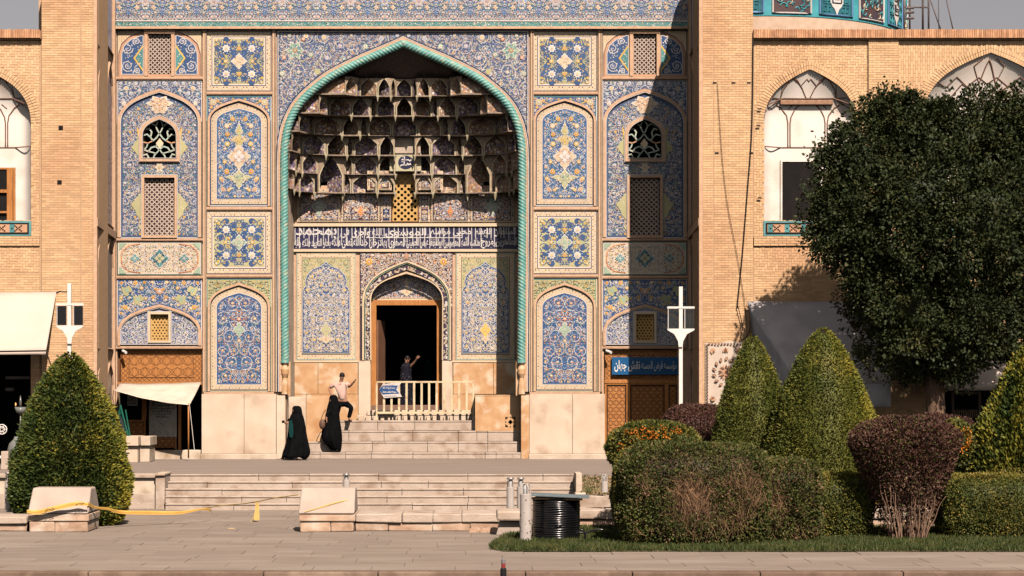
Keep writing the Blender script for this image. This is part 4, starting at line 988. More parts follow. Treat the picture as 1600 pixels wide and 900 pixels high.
# ---- recess side walls between the front piers and the portal
def sidebay(XF, XBk, name, sgn):
    def P(s, z, off=0.0): return (XF+(XBk-XF)*s+off*sgn, YF+(YB-YF)*s, z)
    zt = vz(-92, YF); m = MB(); m.quad([P(-.0, -.1), P(1.02, -.1), P(1.02, zt), P(-.0, zt)]); m.quad([P(0, zt), P(1.02, zt), (P(1.02, zt)[0]-sgn*2, P(1, zt)[1], zt), (P(0, zt)[0]-sgn*2, YF, zt)])
    w = m.build(name, SALM, portal)
    def zz(v, s): return ZE+(CY-v)*(YF+5*s)/F
    for s0, s1 in ((.10, .46), (.58, .93)):
        for (va, vb, mt, nm) in ((-70, 78, TILES[LIL], 'bay_panel'), (90, 352, MOS[2] if s0 > .3 else mat('grey_stone_panel', (.30, .25, .22), .8, (.24, .2, .18), 5), 'bay_panel'), (366, 545, mat('grey_stone_panel', (.30, .25, .22), .8, (.24, .2, .18), 5), 'stone_panel'), (560, 708, MARB, 'stone_panel')):
            q = MB(); sm = (s0+s1)/2; z0, z1 = zz(vb, sm), zz(va, sm); zs_ = z0+(z1-z0)*.72
            pts = [(s0, z0)]+[(s0+(s1-s0)*i/10, zs_+(z1-.15-zs_)*arc_y(abs(2*i/10-1))) for i in range(11)]+[(s1, z0)]
            q.quad([P(a, b, .012) for a, b in pts]); q.build(nm, mt, portal)
            f = MB(); f.tube([P(a, b, .03) for a, b in pts], .045, 4, closed=True); f.build('bay_moulding', SALM, portal)
    c = MB(); z = zz(364, .5)
    c.hexa([P(0, z, 0), P(1, z, 0), P(1, z+.22, 0), P(0, z+.22, 0)], [P(0, z, .12), P(1, z, .12), P(1, z+.22, .12), P(0, z+.22, .12)]); fixnormals(c.build('bay_ledge', SALM, portal))
    for s in (.02, .52, .97):
        c = MB(); c.hexa([P(s-.025, -.1, 0), P(s+.025, -.1, 0), P(s+.025, zt-.1, 0), P(s-.025, zt-.1, 0)], [P(s-.025, -.1, .10), P(s+.025, -.1, .10), P(s+.025, zt-.1, .10), P(s-.025, zt-.1, .10)]); fixnormals(c.build('bay_pilaster', SALM, portal))
sidebay(ux(146, YF), ux(176, YB), 'recess_side', 1); sidebay(ux(1098, YF), ux(1080, YB), 'recess_side', -1)
# ================================================================== brick arcade wings and the two tall piers
BRICK = mat('buff_brick', (.70, .46, .255), .85, (.64, .41, .22), 1.2, island=.14, col3=(.58, .35, .19), scale3=.55, bump=.2, bscale=40)
BRICKR = mat('red_header_brick', (.60, .33, .18), .85, (.45, .23, .12), 7, island=.25)
PLAS = mat('white_plaster', (.82, .76, .68), .9, (.77, .70, .61), 1.5, bump=.08, bscale=15, col3=(.66, .55, .45), scale3=.9)
RIBB = mat('brown_painted_rib', (.24, .13, .09), .8)
def bricks(mb, x0, x1, z0, z1, yf, mask=None, L=.225, p=.0665, seed=1, joint=.0085, style='run'):
    r = random.Random(seed)
    def b(a, c, e, g):
        if c-a < .02 or g-e < .02: return
        if mask and not mask((a+c)/2, (e+g)/2): return
        y = yf-r.uniform(.0, .005)
        mb.box(a+joint/2, c-joint/2, y, yf+.05, e+joint/2, g-joint/2, 0, back=False)
    if style == 'run':
        z = z0; k = 0
        while z < z1-1e-6:
            x = x0-(L/2 if k % 2 else 0)
            while x < x1: b(max(x, x0), min(x+L, x1), z, min(z+p, z1)); x += L
            z += p; k += 1
    elif style == 'herring':
        w = .074; nx = int((x1-x0)/w)+3; nz = int((z1-z0)/w)+3
        for j in range(-1, nz):
            for i in range(-4, nx):
                if (i-j) % 4 == 0: b(max(x0, x0+i*w), min(x1, x0+(i+2)*w), max(z0, z0+j*w), min(z1, z0+(j+1)*w))
                if (i-j) % 4 == 2: b(max(x0, x0+i*w), min(x1, x0+(i+1)*w), max(z0, z0+(j-1)*w), min(z1, z0+(j+1)*w))
    elif style == 'soldier':
        x = x0; k = 0
        while x < x1-1e-6:
            z = z0-(L/2 if k % 2 else 0)
            while z < z1: b(x, min(x+p, x1), max(z, z0), min(z+L, z1)); z += L
            x += p; k += 1
def fld(name, parent, u0, u1, v0, v1, Y, mask=None, style='run', seed=1, mt=None, bed=True, L=.225):
    mb = MB(); x0, x1, z0, z1 = ux(u0, Y), ux(u1, Y), vz(v1, Y), vz(v0, Y)
    bricks(mb, x0, x1, z0, z1, Y, mask, seed=seed, style=style, L=L)
    o = mb.build(name, mt or BRICK, parent, kind='stuff'); return o
def bed(parent, loops, Y, y1, m=None):
    mb = MB(); mb.plate(loops, Y+.007, y1); return mb.build('mortar_bed', m or GROUT, parent)
def inpoly(P):
    R = Region(P)
    return lambda u, v: R.at(u, v)
def notin(Y, *Ps):
    Rs = [Region(P) for P in Ps]
    def f(x, z):
        u, v = CX+x*F/Y, CY-(z-ZE)*F/Y
        return not any(R.at(u, v) for R in Rs)
    return f
def voussoirs(parent, cx, hw, vs, va, Y, wpx, seed):
    r = random.Random(seed); mb = MB(); P = arch(cx, hw, vs, va); Q = arch(cx, hw+wpx, vs, va-wpx*.95)
    def rs(A, n):
        A = [Vector((a, b, 0)) for a, b in A]; return resample(A, n)
    L = sum(math.dist(a, b) for a, b in zip(P, P[1:])); n = int(L/4.0); A, B = rs(P, n), rs(Q, n)
    for i in range(n):
        g = .10; a0, a1 = A[i].lerp(A[i+1], g), A[i].lerp(A[i+1], 1-g); b0, b1 = B[i].lerp(B[i+1], g), B[i].lerp(B[i+1], 1-g); y = Y-.006-r.uniform(0, .006)
        mid0, mid1 = a0.lerp(b0, .5), a1.lerp(b1, .5)
        for (p, q, s, t) in ((a0, a1, a1.lerp(b1, .48), a0.lerp(b0, .48)), (a0.lerp(b0, .52), a1.lerp(b1, .52), b1, b0)):
            f = [W(c.x, c.y, Y) for c in (p, q, s, t)]
            mb.hexa([(c.x, y, c.z) for c in f], [(c.x, Y+.1, c.z) for c in f])
    o = fixnormals(mb.build('arch_brick', BRICK, parent, kind='stuff')); return o

def bayniche(parent, cx, hw, vs, va, vb, Y, depth, vspring, ribs=True):       # the plastered upper niche of one bay with its ribbed half-vault
    A = arch(cx, hw, vs, va)
    def top(u): return vs-(vs-va)*arc_y((u-cx)/hw)
    def sY(u, v):
        t = top(u); 
        if v >= vspring: base = 0
        else: base = min(1, (vspring-v)/max(1, vspring-t))
        x = abs(u-cx)/hw; side = max(0, (x-.72)/.28)**2
        return Y+.05+depth*(1-base**1.8)*(1-side)
    m = MB(); rows = []; n = 28
    for j in range(25):
        row = []
        for i in range(n+1):
            u = cx-hw+2*hw*i/n; t = top(u); 
            v = vb+(t-vb)*(j/24) if vspring > t else vb+(t-vb)*(j/24)
            w = W(u, v, Y); row.append((w.x, sY(u, v), w.z))
        rows.append(row)
    m.grid(rows); m.build('plaster_vault', PLAS, parent, smooth=True)
    def rib(P, w=1.2, r_=None):
        w *= 1.45
        Q = []
        for (a, b) in zip(P, P[1:]):
            for k in range(5):
                t = k/5; Q.append((a[0]+(b[0]-a[0])*t, a[1]+(b[1]-a[1])*t))
        Q.append(P[-1]); pts = []
        for u, v in Q:
            u = max(cx-hw+1, min(cx+hw-1, u)); v = max(top(u)+1.0, v); q = W(u, v, Y); pts.append((q.x, sY(u, v)-.005, q.z))
        t = MB(); t.tube(pts, w*.5*YF/F, 5); t.build('vault_rib', RIBB, parent, smooth=True)
    return sY, rib

def wing(side):
    if side == 'right':
        par = thing('arcade_wing', 'buff brick arcade wing right of the portal with white vaulted niches behind the big tree', 'arcade', (ux(1350, YF), YF, TZ))
        pier, bays, edge = (1098, 1176.5), [(1265.5, 72.5, 192, 108, 1178, 1357), (1548, 104, 180, 82, 1404, 1690)], 1690
        mains = [(1357, 1404)]
    else:
        par = thing('arcade_wing', 'buff brick arcade wing left of the portal above the open shop', 'arcade', (ux(0, YF), YF, TZ))
        pier, bays, edge = (65, 146), [(-24, 72.5, 192, 108, -115, 62)], -200
        mains = [(-160, -115)]
    # pier
    u0, u1 = pier; zt = -92
    j0, j1 = ((u0+60, u0+62.3) if side == 'left' else (u0+16, u0+17.6))
    P_ = rect(u0, u1, zt, 735); bed(par, [P_], YF, YF+2.2)
    fld('brickwork', par, u0, j0, zt, 727, YF, seed=2); fld('brickwork', par, j1, u1, zt, 727, YF, seed=3, L=.2)
    # body of the wing: recessed panel plane at YF+.06, frame flush with the piers
    top = 61.5; YP = YF+.07
    lo, hi = (1176.5, edge) if side == 'right' else (edge, 65)
    loops = [rect(lo, hi, 50, 735)]; holes = []
    for cx, hw, vs, va, a, b in bays: holes.append(archbox(cx, hw, vs, va, 345))
    shop = [(-40, 48, 520, 727)] if side == 'left' else [(1200, 1356, 560, 727), (1476, 1640, 590, 727)]
    for a, b, c, d in shop: holes.append(rect(a, b, c, d-.0))
    mb = MB(); mb.plate(loops+holes, YP+.007, YP+.55); mb.box(ux(lo, YF), ux(hi, YF), YP+3.2, YP+3.4, 0, vz(52, YF)); mb.box(ux(lo, YF), ux(hi, YF), YP+.56, YP+3.2, vz(52, YF)-.05, vz(52, YF)+.02)
    mb.build('mortar_bed', GROUT, par)
    mask = notin(YP, *[h for h in holes]+[archbox(cx, hw+15, vs, va-14, vs) for cx, hw, vs, va, a, b in bays])
    for i, (cx, hw, vs, va, a, b) in enumerate(bays):
        vb_ = 369
        frame = YF-.0
        # panel brick above and beside the arch
        fld('brickwork', par, a, b, top, 369, YP, mask, 'herring' if not (side == 'right' and i) else 'soldier', 5+i)
        voussoirs(par, cx, hw, vs, va, YP, 15, 9)
        # string course, lower decorated panel
        fld('brickwork', par, a-.0, b, 369, 384, YP-.05, seed=12)
        fld('brickwork', par, a, b, 384, 425, YP+.0, None, 'herring', 15+i)
        s_ = [q_ for q_ in shop if q_[0] < b and q_[1] > a]
        if s_:
            s_ = s_[0]; fld('brickwork', par, a, b, 425, s_[2], YP, seed=25+i)
            if s_[0] > a+2: fld('brickwork', par, a, s_[0], s_[2], 727, YP, seed=26+i)
            if s_[1] < b-2: fld('brickwork', par, s_[1], b, s_[2], 727, YP, seed=27+i)
        else: fld('brickwork', par, a, b, 425, 727, YP, seed=25+i)
        sY, rib = bayniche(par, cx, hw, vs, va, 345, YP, .34 if not i else .45, 178 if not i else 170)
        S = lambda *pts: [(cx+x, y) for x, y in pts]
        if not i:
            for s in (-1, 1):
                rib([(cx+s*27.5, 228), (cx+s*27.5, 190), (cx+s*26, 180), (cx+s*20, 168), (cx+s*11, 160)], 1.5); rib([(cx+s*31, 228), (cx+s*31, 190), (cx+s*33, 178), (cx+s*42, 166), (cx+s*50, 161)], 1.5)
                rib([(cx+s*72, 178), (cx+s*62, 166), (cx+s*54, 160), (cx+s*45, 154)], 1.2); rib([(cx+s*55, 162), (cx+s*44, 152), (cx+s*66, 151), (cx+s*64, 163)], 1.0)
                rib([(cx+s*44, 152), (cx+s*40, 138), (cx+s*31, 126), (cx+s*20, 118)], 1.3); rib([(cx+s*3, 151), (cx+s*10, 136), (cx+s*18, 125), (cx+s*27, 120)], 1.3)
                rib([(cx+s*3, 151), (cx, 151)], 1.3); rib([(cx+s*44, 152), (cx+s*42, 133), (cx+s*28, 120), (cx+s*12, 132), (cx+s*3, 122), (cx, 126)], 1.0); rib([(cx+s*30, 167), (cx+s*22, 160)], 1)
            rib([(cx-66, 151.5), (cx+66, 151.5)], 1.3); rib([(cx-71, 228), (cx+71, 228)], 1.4)
            if side == 'right':
                q = MB(); y = sY(cx, 157)-.12; q.box(ux(1222, YF), ux(1305, YF), y, y+.16, vz(161, YF), vz(153.5, YF)); q.build('timber_beam', mat('old_timber', (.38, .23, .14), .85, (.28, .16, .1), 9), par, bevel=.02)
        else:
            for s in (-1, 1):
                rib([(cx, 168), (cx+s*8, 150), (cx+s*13, 128), (cx+s*4, 100), (cx, 92)], 1.6); rib([(cx+s*13, 128), (cx+s*24, 102), (cx+s*10, 90)], 1.2)
                rib([(cx, 128), (cx+s*14, 118), (cx+s*32, 132), (cx+s*50, 118), (cx+s*66, 134), (cx+s*80, 128)], 1.2); rib([(cx, 172), (cx+s*22, 138), (cx+s*40, 128), (cx+s*58, 150), (cx+s*78, 190)], 1.4)
                rib([(cx+s*18, 140), (cx+s*44, 160), (cx+s*60, 205)], 1.4)
            rib([(cx-100, 228), (cx+100, 228)], 1.4)
        # doorway shade as a flat black slab in the niche, and the glazed parapet
        if side == 'right': wu = (1226, 1284) if not i else (1512, 1584)
        else: wu = (-48, 15.5)
        ybk = sY(cx, 300)
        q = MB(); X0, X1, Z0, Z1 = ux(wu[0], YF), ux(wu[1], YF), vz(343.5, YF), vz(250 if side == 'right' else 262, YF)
        q.box(X0, X1, ybk-.02, ybk+.02, Z0, Z1); q.build('black_opening_slab', DARK, par)
        q = MB(); t_ = .05
        q.box(X0-t_, X0, ybk-.05, ybk+.0, Z0, Z1+t_); q.box(X1, X1+t_, ybk-.05, ybk, Z0, Z1+t_); q.box(X0, X1, ybk-.05, ybk, Z1, Z1+t_)
        q.build('opening_frame', PLAS if side == 'right' else WOOD, par)
        if side == 'left':
            for (a_, b_, c_, d_) in ((6, 15, 262, 345), (-48, 6, 294, 299), (-48, 6, 328, 331)):
                q = MB(); q.box(ux(a_, YF), ux(b_, YF), ybk-.10, ybk-.03, vz(d_, YF), vz(c_, YF)); q.build('wooden_window_frame', WOOD, par)
        q = MB(); x0, x1 = cx-hw+.3, cx+hw-.3; y = YP-.03
        q.box(ux(x0, YF), ux(x1, YF), y, YP+.3, vz(368.5, YF), vz(345, YF), 0); q.build('parapet_panel', mat('parapet_turquoise', (.13, .33, .33), .5), par)
        q = MB(); q.box(ux(x0+3.5, YF), ux(x1-3.5, YF), y-.012, y, vz(365.5, YF), vz(348, YF), 0); q.build('parapet_black_field', MATS['tile_black'], par)
        q = MB(); q.box(ux(x0+6, YF), ux(x1-6, YF), y-.02, y-.012, vz(363, YF), vz(350.5, YF), 0)
        sp = 26; nn = int((x1-x0-12)/sp); c0 = cx-nn*sp/2
        for j in range(nn):
            uc = c0+(j+.5)*sp
            for (du, dv, c) in [(a_, b_, 1) for a_, b_ in ((-5, -4), (-2.5, -2), (0, 0), (2.5, 2), (5, 4), (5, -4), (2.5, -2), (-2.5, 2), (-5, 4))]:
                q.box(ux(uc+du-1.2, YF), ux(uc+du+1.2, YF), y-.026, y-.02, vz(356.8+dv+1.1, YF), vz(356.8+dv-1.1, YF), 1)
            for du in (-9.5,):
                q.box(ux(uc+du-3.8, YF), ux(uc+du+3.8, YF), y-.025, y-.02, vz(363, YF), vz(350.5, YF), 2)
                q.box(ux(uc+du-1.2, YF), ux(uc+du+1.2, YF), y-.031, y-.025, vz(358, YF), vz(355.6, YF), 1)
        q.build('parapet_mosaic', [MATS['tile_salmon'], MATS['tile_black'], MATS['tile_turquoise']], par)
    for a, b in mains:
        mb = MB(); mb.plate([rect(a, b, 61, 727)], YF+.007, YF+.06); mb.build('mortar_bed', GROUT, par); fld('brickwork', par, a, b, 61.5, 727, YF, notin(YF, *[rect(*s_) for s_ in shop]), seed=31)
    # parapet: a ledge of upright header bricks
    mb = MB(); mb.plate([rect(lo, hi, 48.5, 60)], YF-.07, YF+.8); mb.build('parapet_bed', mat('red_mortar', (.40, .22, .12), .9), par)
    mb = MB(); x = ux(lo+.8, YF); r = random.Random(6); X1 = ux(hi-.8, YF)
    while x < X1-.05:
        w = .062; mb.box(x, min(x+w-.008, X1), YF-.10-r.uniform(0, .012), YF+.1, vz(60, YF), vz(47.5-r.uniform(0, 1.2), YF)+0, 0); x += w
    mb.build('parapet_brick', BRICKR, par, kind='stuff')
    mb = MB(); mb.box(ux(lo, YF), ux(hi, YF), YF-.03, YF+.1, vz(62, YF), vz(60, YF)); mb.build('parapet_ledge', BRICK, par)
    # shop interiors
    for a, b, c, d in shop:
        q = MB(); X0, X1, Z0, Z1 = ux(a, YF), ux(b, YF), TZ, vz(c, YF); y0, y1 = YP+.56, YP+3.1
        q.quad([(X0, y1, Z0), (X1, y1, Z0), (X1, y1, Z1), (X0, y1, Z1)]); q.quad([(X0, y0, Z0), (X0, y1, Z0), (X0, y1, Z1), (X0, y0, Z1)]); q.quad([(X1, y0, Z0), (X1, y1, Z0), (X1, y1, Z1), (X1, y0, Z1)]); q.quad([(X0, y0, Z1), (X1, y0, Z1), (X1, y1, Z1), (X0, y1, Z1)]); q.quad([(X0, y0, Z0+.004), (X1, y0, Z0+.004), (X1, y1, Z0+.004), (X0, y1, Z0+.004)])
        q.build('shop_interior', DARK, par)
    return par
wl = wing('left'); wr = wing('right')
for u, v in ((95, 200), (93, 285)): q = MB(); q.pxbox(u-3.5, u+3.5, v-3.5, v+3.5, YF-.0, .008, t=.01); q.build('painted_putlog_hole', DARK, wl)  # flat near-black plates painted for the shade inside the holes
for u, v in ((1187, 170), (1185, 196), (1120, 239), (1174, 239), (1187, 309), (1117, 129), (1146, 129), (1170, 129)):
    q = MB(); q.pxbox(u-3, u+3, v-1, v+1, YF-.0, .02, t=.01); q.build('iron_bracket', mat('dark_iron', (.05, .035, .03), .7), wr)
# shutters board on the left shop jamb
# cables down the right pier
CABM = mat('black_cable', (.012, .012, .013), .5)
def cable(pts, Y, r, label, parent=None, group=None):
    m = MB(); P = catmull([W(u, v, Y) for u, v in pts], 6); m.tube(P, r, 6); return m.build('cable', CABM, parent, smooth=True, label=label, cat='cable', group=group)
cable([(1177, 58), (1175, 200), (1168, 300), (1160, 400), (1153, 470), (1152, 482)], YF-.06, .014, 'thick black cable hanging down the edge of the right brick pier')
cable([(1121, 130), (1128, 240), (1137, 320), (1152, 400), (1163, 470), (1167, 520), (1160, 545)], YF-.05, .007, 'thin black cable curving down across the right brick pier')
cable([(1153, 478), (1160, 510), (1158, 530), (1170, 520), (1172, 490), (1166, 476)], YF-.09, .012, 'loose loop of black cable beside the grey awning')

# ---- the tiled drum of the dome behind the right wing
drum = thing('dome_drum', 'turquoise tiled dome drum rising behind the right arcade wing', 'dome', (ux(1160, 85), 85, 0))
cxD, cyD, RD = ux(1160, 85), 85.0, 6.8; zD = 14.7+ZE
TQ = mat('drum_turquoise', (.07, .36, .40), .45, (.05, .28, .33), 2); TQD = mat('drum_deep_teal', (.03, .14, .18), .45, (.02, .1, .13), 3)
def dp(a, z, off=0.0): return (cxD+(RD+off)*math.sin(a), cyD-(RD+off)*math.cos(a), z)
m = MB(); rows = [[dp(TAU*i/96, z) for i in range(96)] for z in (3, zD)]; m.grid(rows, closed=True); m.build('drum_base', mat('drum_plaster', (.60, .45, .33), .9, (.52, .38, .27), 4), drum, smooth=True)
m = MB(); rows = [[dp(TAU*i/96, z, .03) for i in range(96)] for z in (zD, zD+6)]; m.grid(rows, closed=True); m.build('drum_wall', TQ, drum, smooth=True)
am = []
for i in range(-3, 6): am.append(i)
stepa = math.radians(16.2); a_off = math.radians(2.2)
k = 0
for i in range(-2, 6):
    a0 = a_off+i*stepa; a1 = a0+stepa-.055
    m = MB(); m.grid([[dp(a0+(a1-a0)*t/8, z, .05) for t in range(9)] for z in (zD+.12, zD+5)], 0); m.build('drum_panel', TQD if i % 2 else MATS['tile_umber'], drum)
    f = MB()
    L_ = [dp(a0, zD+5, .07), dp(a0, zD+.12, .07)]+[dp(a0+(a1-a0)*t/6, zD+.12, .07) for t in range(1, 7)]+[dp(a1, zD+5, .07)]
    f.tube(L_, .035, 4); f.build('panel_border', MATS['tile_white' if i % 2 == 0 else 'tile_skyblue'], drum)
    o = MB(); r = random.Random(i+50)
    if i % 2 == 0:
        for n_ in range(70):
            a = r.uniform(a0+.02, a1-.02); z = zD+.2+r.uniform(0, 2.6); rr = r.uniform(.05, .13); st = r.uniform(0, 6)
            o.tube([Vector(dp(a+rr*math.cos(st+t*.7)/RD, z+rr*math.sin(st+t*.7), .065)) for t in range(6)], .026, 4, r.randrange(3) % 2)
        o.build('arabesque', [TQ, MATS['tile_cream']], drum)
    else:
        am_ = (a0+a1)/2; h = (a1-a0)/2*RD
        for s in (-1, 1):
            for jx in range(3):
                for jz in range(7):
                    x = s*(.32+jx*.2); z = zD+.3+jz*.4; q = [(x-.08, z-.14), (x+.08, z-.14), (x+.08, z+.14), (x-.08, z+.14), (x-.08, z-.05), (x, z-.05), (x, z+.05)]
                    if abs(x)+.1 < h: o.tube([Vector(dp(am_+a/RD, b, .065)) for a, b in q], .018, 4, 0)
        o.build('girih_lines', [TQ], drum)
        w = MB(); q = [(-.2, .45), (-.3, .6), (-.3, 1.7), (-.2, 1.9), (-.1, 2.1), (0, 2.3), (.1, 2.1), (.2, 1.9), (.3, 1.7), (.3, .6), (.2, .45), (.1, .35), (0, .1), (-.1, .35)]
        w.quad([dp(am_+a/RD, zD+b, .075) for a, b in q]); w.build('kufic_panel', MATS['tile_white'], drum)
        w = MB()
        for (xa, za, xb, zb) in ((-.2, .6, -.2, 1.0), (-.2, .6, .2, .6), (.2, .6, .2, .8), (-.1, .75, -.1, 1.0), (-.1, .75, .1, .75), (.0, .85, .2, .85), (.2, .95, .2, 1.6), (.08, 1.0, .08, 1.5), (-.2, 1.15, 0, 1.15), (-.2, 1.15, -.2, 1.4), (-.2, 1.4, 0, 1.4), (0, 1.15, 0, 1.9), (-.12, 1.55, -.12, 1.85), (.12, 1.6, .12, 1.9)):
            c_, s_ = Vector(dp(am_+xa/RD, zD+za, .085)), Vector(dp(am_+xb/RD, zD+zb, .085)); w.tube([c_, s_], .026, 4)
        w.build('kufic_letters', MATS['tile_umber'], drum)
# scaffold of pipes beside the drum
scf = thing('scaffold', 'bare scaffold poles standing on the roof to the right of the dome drum', 'scaffold', (ux(1440, 62), 62, vz(60, 62)))
PIPE = mat('dull_pipe', (.16, .13, .12), .6, (.10, .08, .08), 10)
for a, b, r_ in (((1413, 55), (1412, -40), .03), ((1421.5, 55), (1421.5, -40), .03), ((1442, 55), (1442, -40), .035), ((1451, 55), (1451, -40), .03), ((1453, -2), (1473, 55), .022), ((1478, -4), (1491, 55), .02), ((1467, 60), (1466, -40), .012), ((1412, 11), (1451, 11.5), .028)):
    m = MB(); m.tube([W(*a, 62), W(*b, 62)], r_, 6); m.build('pole', PIPE, scf, smooth=True)
for v in (13, 20, 29):
    m = MB(); m.tube([W(1415, v, 62), W(1428, v-1, 62)], .045, 6); m.build('clamp', PIPE, scf)
# ================================================================== ground, steps, walls
PAVE = mat('worn_paving', (.31, .25, .20), .85, (.26, .21, .17), 1.6, stretch=(.35, 1.2, 1), bump=.25, bscale=14, col3=(.34, .28, .23), scale3=.5)
TERR = mat('terrace_paving', (.29, .235, .195), .85, (.245, .20, .165), 1.2, stretch=(.3, 1, 1), bump=.2, bscale=18, col3=(.26, .215, .175), scale3=.8)
KERB = mat('brown_kerb', (.205, .14, .10), .9, (.15, .10, .07), 3, bump=.4, bscale=20, col3=(.34, .25, .18), scale3=1.2)
STEP = mat('pale_step_stone', (.56, .455, .365), .85, (.47, .375, .29), 2.5, island=.08, bump=.5, bscale=22, col3=(.36, .26, .185), scale3=2.2)
m = MB(); m.quad([(-600, -600, -.37), (600, -600, -.37), (600, 1500, -.37), (-600, 1500, -.37)]); m.build('lawn', mat('square_lawn', (.035, .055, .015), .95, (.05, .07, .02), 2), kind='structure')  # unseen ground, turned to dark grass to cut bounced light
m = MB(); m.quad([(-200, 24, -.36), (200, 24, -.36), (200, 32, -.36), (-200, 32, -.36)]); m.build('walkway', PAVE, kind='structure')
# the street: rows of long paving slabs, each its own stone, on a bed
YK = 31.5
m = MB(); m.box(-120, 120, YK+.25, 60.5, -.5, -.008, 0); m.build('street', mat('joint_dirt', (.17, .135, .105), .95), kind='structure')
street = bpy.data.objects['street']
m = MB(); r = random.Random(7); y = YK+.26
while y < 49.5:
    d = r.choice((.55, .7, .85)); x = -14+r.uniform(-1, 0)
    while x < 15:
        w = r.uniform(.9, 1.7); z = r.uniform(-.004, .003)
        m.box(x+.006, x+w-.006, y+.006, y+d-.006, -.02, z, 0, back=True); x += w
    y += d
m.build('paving_stone', mat('street_slab', (.285, .235, .19), .85, (.24, .195, .155), 2.2, stretch=(.4, 1.4, 1), island=.07, bump=.2, bscale=18, col3=(.315, .265, .215), scale3=.7), street, kind='stuff')
x = -14.0; r = random.Random(3)
while x < 14:
    w = r.uniform(1.6, 3.0); m = MB(); m.box(x+.006, x+w-.006, YK+r.uniform(-.01, .01), YK+.25, -.4, .0-r.uniform(0, .012)); m.build('kerb_stone', KERB, street, bevel=.02); x += w
# terrace
YT = 49.04
m = MB(); m.quad([(-60, YT+.02, TZ), (60, YT+.02, TZ), (60, 66, TZ), (-60, 66, TZ)]); m.quad([(-60, YT+.02, -.3), (ux(256, YT), YT+.02, -.3), (ux(256, YT), YT+.02, TZ), (-60, YT+.02, TZ)]); m.quad([(ux(897, YT), YT+.02, -.3), (60, YT+.02, -.3), (60, YT+.02, TZ), (ux(897, YT), YT+.02, TZ)]); m.quad([(ux(250, YT), YT+.3, -.3), (ux(900, YT), YT+.3, -.3), (ux(900, YT), YT+.3, TZ), (ux(250, YT), YT+.3, TZ)]); m.build('terrace', TERR, kind='structure')
terr = bpy.data.objects['terrace']
def block(u0, u1, y0, y1, z0, z1, name, par, mt=None, bev=.012, seed=0, Yp=None):
    rr = random.Random(seed+int(u0*13+u1)); Yp = Yp or y0; m = MB(); j = .004; jit = .014 if bev >= .018 else .003
    m.box(ux(u0, Yp)+j, ux(u1, Yp)-j, y0+rr.uniform(-.008, .008), y1, z0+.003, z1+rr.uniform(-.005, .003)); m.v = [(a+rr.uniform(-jit, jit)*.6, b+rr.uniform(-jit, jit), c+rr.uniform(-jit, jit*.3)) for a, b, c in m.v]; return m.build(name, mt or STEP, par, bevel=bev)
# lower flight: five steps up from the street to the terrace
low = thing('stone_steps', 'long low flight of five worn stone steps between the street and the terrace', 'steps', (ux(577, 47.6), 47.6, 0))
r = random.Random(17)
for i in range(5):
    y = 47.6+.36*i; u = 258.0
    while u < 893:
        w = r.uniform(60, 150); e = u+w if u+w < 860 else 897
        block(u, e, y, y+.40 if i < 4 else y+.3, .16*i-.02, .16*(i+1)-.04, 'step_stone', low, Yp=y); block(u, e, y-.020, y+.40 if i < 4 else y+.3, .16*(i+1)-.042, .16*(i+1), 'tread_slab', low, Yp=y); u = e
        if e >= 897: break
# upper flight inside the niche
up = thing('stone_steps', 'short flight of worn pale steps climbing to the mosque doorway', 'steps', (ux(630, 59.9), 59.9, TZ))
zs4 = [TZ, vz(707, 59.9), vz(690, 60.25), vz(673, 60.6), vz(657, 60.95)]
cuts = [[446, 500, 540, 580, 645, 700, 758, 775, 814], [446, 520, 582, 668, 716, 762, 814], [446, 480, 545, 600, 645, 716, 745, 762, 814], [446, 523, 590, 648, 744]]
for i in range(4):
    y = 59.9+.35*i
    for a, b in zip(cuts[i], cuts[i][1:]): block(a, b, y, y+.37 if i < 3 else YN, zs4[i], zs4[i+1]-.05, 'step_stone', up, Yp=y); block(a, b, y-.015, y+.37 if i < 3 else YN, zs4[i+1]-.052, zs4[i+1], 'tread_slab', up, Yp=y)
# marble blocks flanking the upper steps, the right one with a pierced star
blk = thing('marble_block', 'orange marble block with a pierced star grille to the right of the doorway steps', 'block', (ux(784, 60.55), 60.6, zs4[3]))
YBk = 60.58; st = []
cx_, cy_ = 797.5, 659.5
for s1 in (-1, 1):
    for s2 in (-1, 1):
        st += [[(cx_+s1*8, cy_+s2*8), (cx_+s1*8, cy_+s2*3.0), (cx_+s1*5.2, cy_+s2*5.2), (cx_+s1*3.0, cy_+s2*8)][::(1 if s1*s2 > 0 else -1)]]
st += [[(cx_, cy_-4), (cx_+4, cy_), (cx_, cy_+4), (cx_-4, cy_)]]
for s in (-1, 1): st += [[(cx_+s*8.2, cy_-1.8), (cx_+s*8.2, cy_+1.8), (cx_+s*6, cy_)], [(cx_-1.8, cy_+s*8.2), (cx_+1.8, cy_+s*8.2), (cx_, cy_+s*6)]]
m = MB(); m.plate([rect(742.5, 825, 618.5, 673.5)]+st, YBk, YBk+.06); m.build('front_slab', OMAR, blk)
m = MB(); X0, X1 = ux(742.5, YBk), ux(825, YBk); Z0, Z1 = vz(673.5, YBk), vz(618.5, YBk)
m.box(X0, X1, YBk-.01, YN, Z1, Z1+.03, 0); m.box(X0, X0+.04, YBk+.061, YN, Z0-.3, Z1-.002, 0); m.build('side_slab', OMAR, blk)
m = MB(); m.box(X0+.05, X1, YBk+.2, YBk+.22, Z0, Z1-.01); m.build('hollow_shade', DARK, blk)  # near-black board gives the shade behind the star cut-outs
lb = thing('marble_block', 'cream and orange marble block to the left of the doorway steps behind the man', 'block', (ux(500, 60.55), 60.6, zs4[3]))
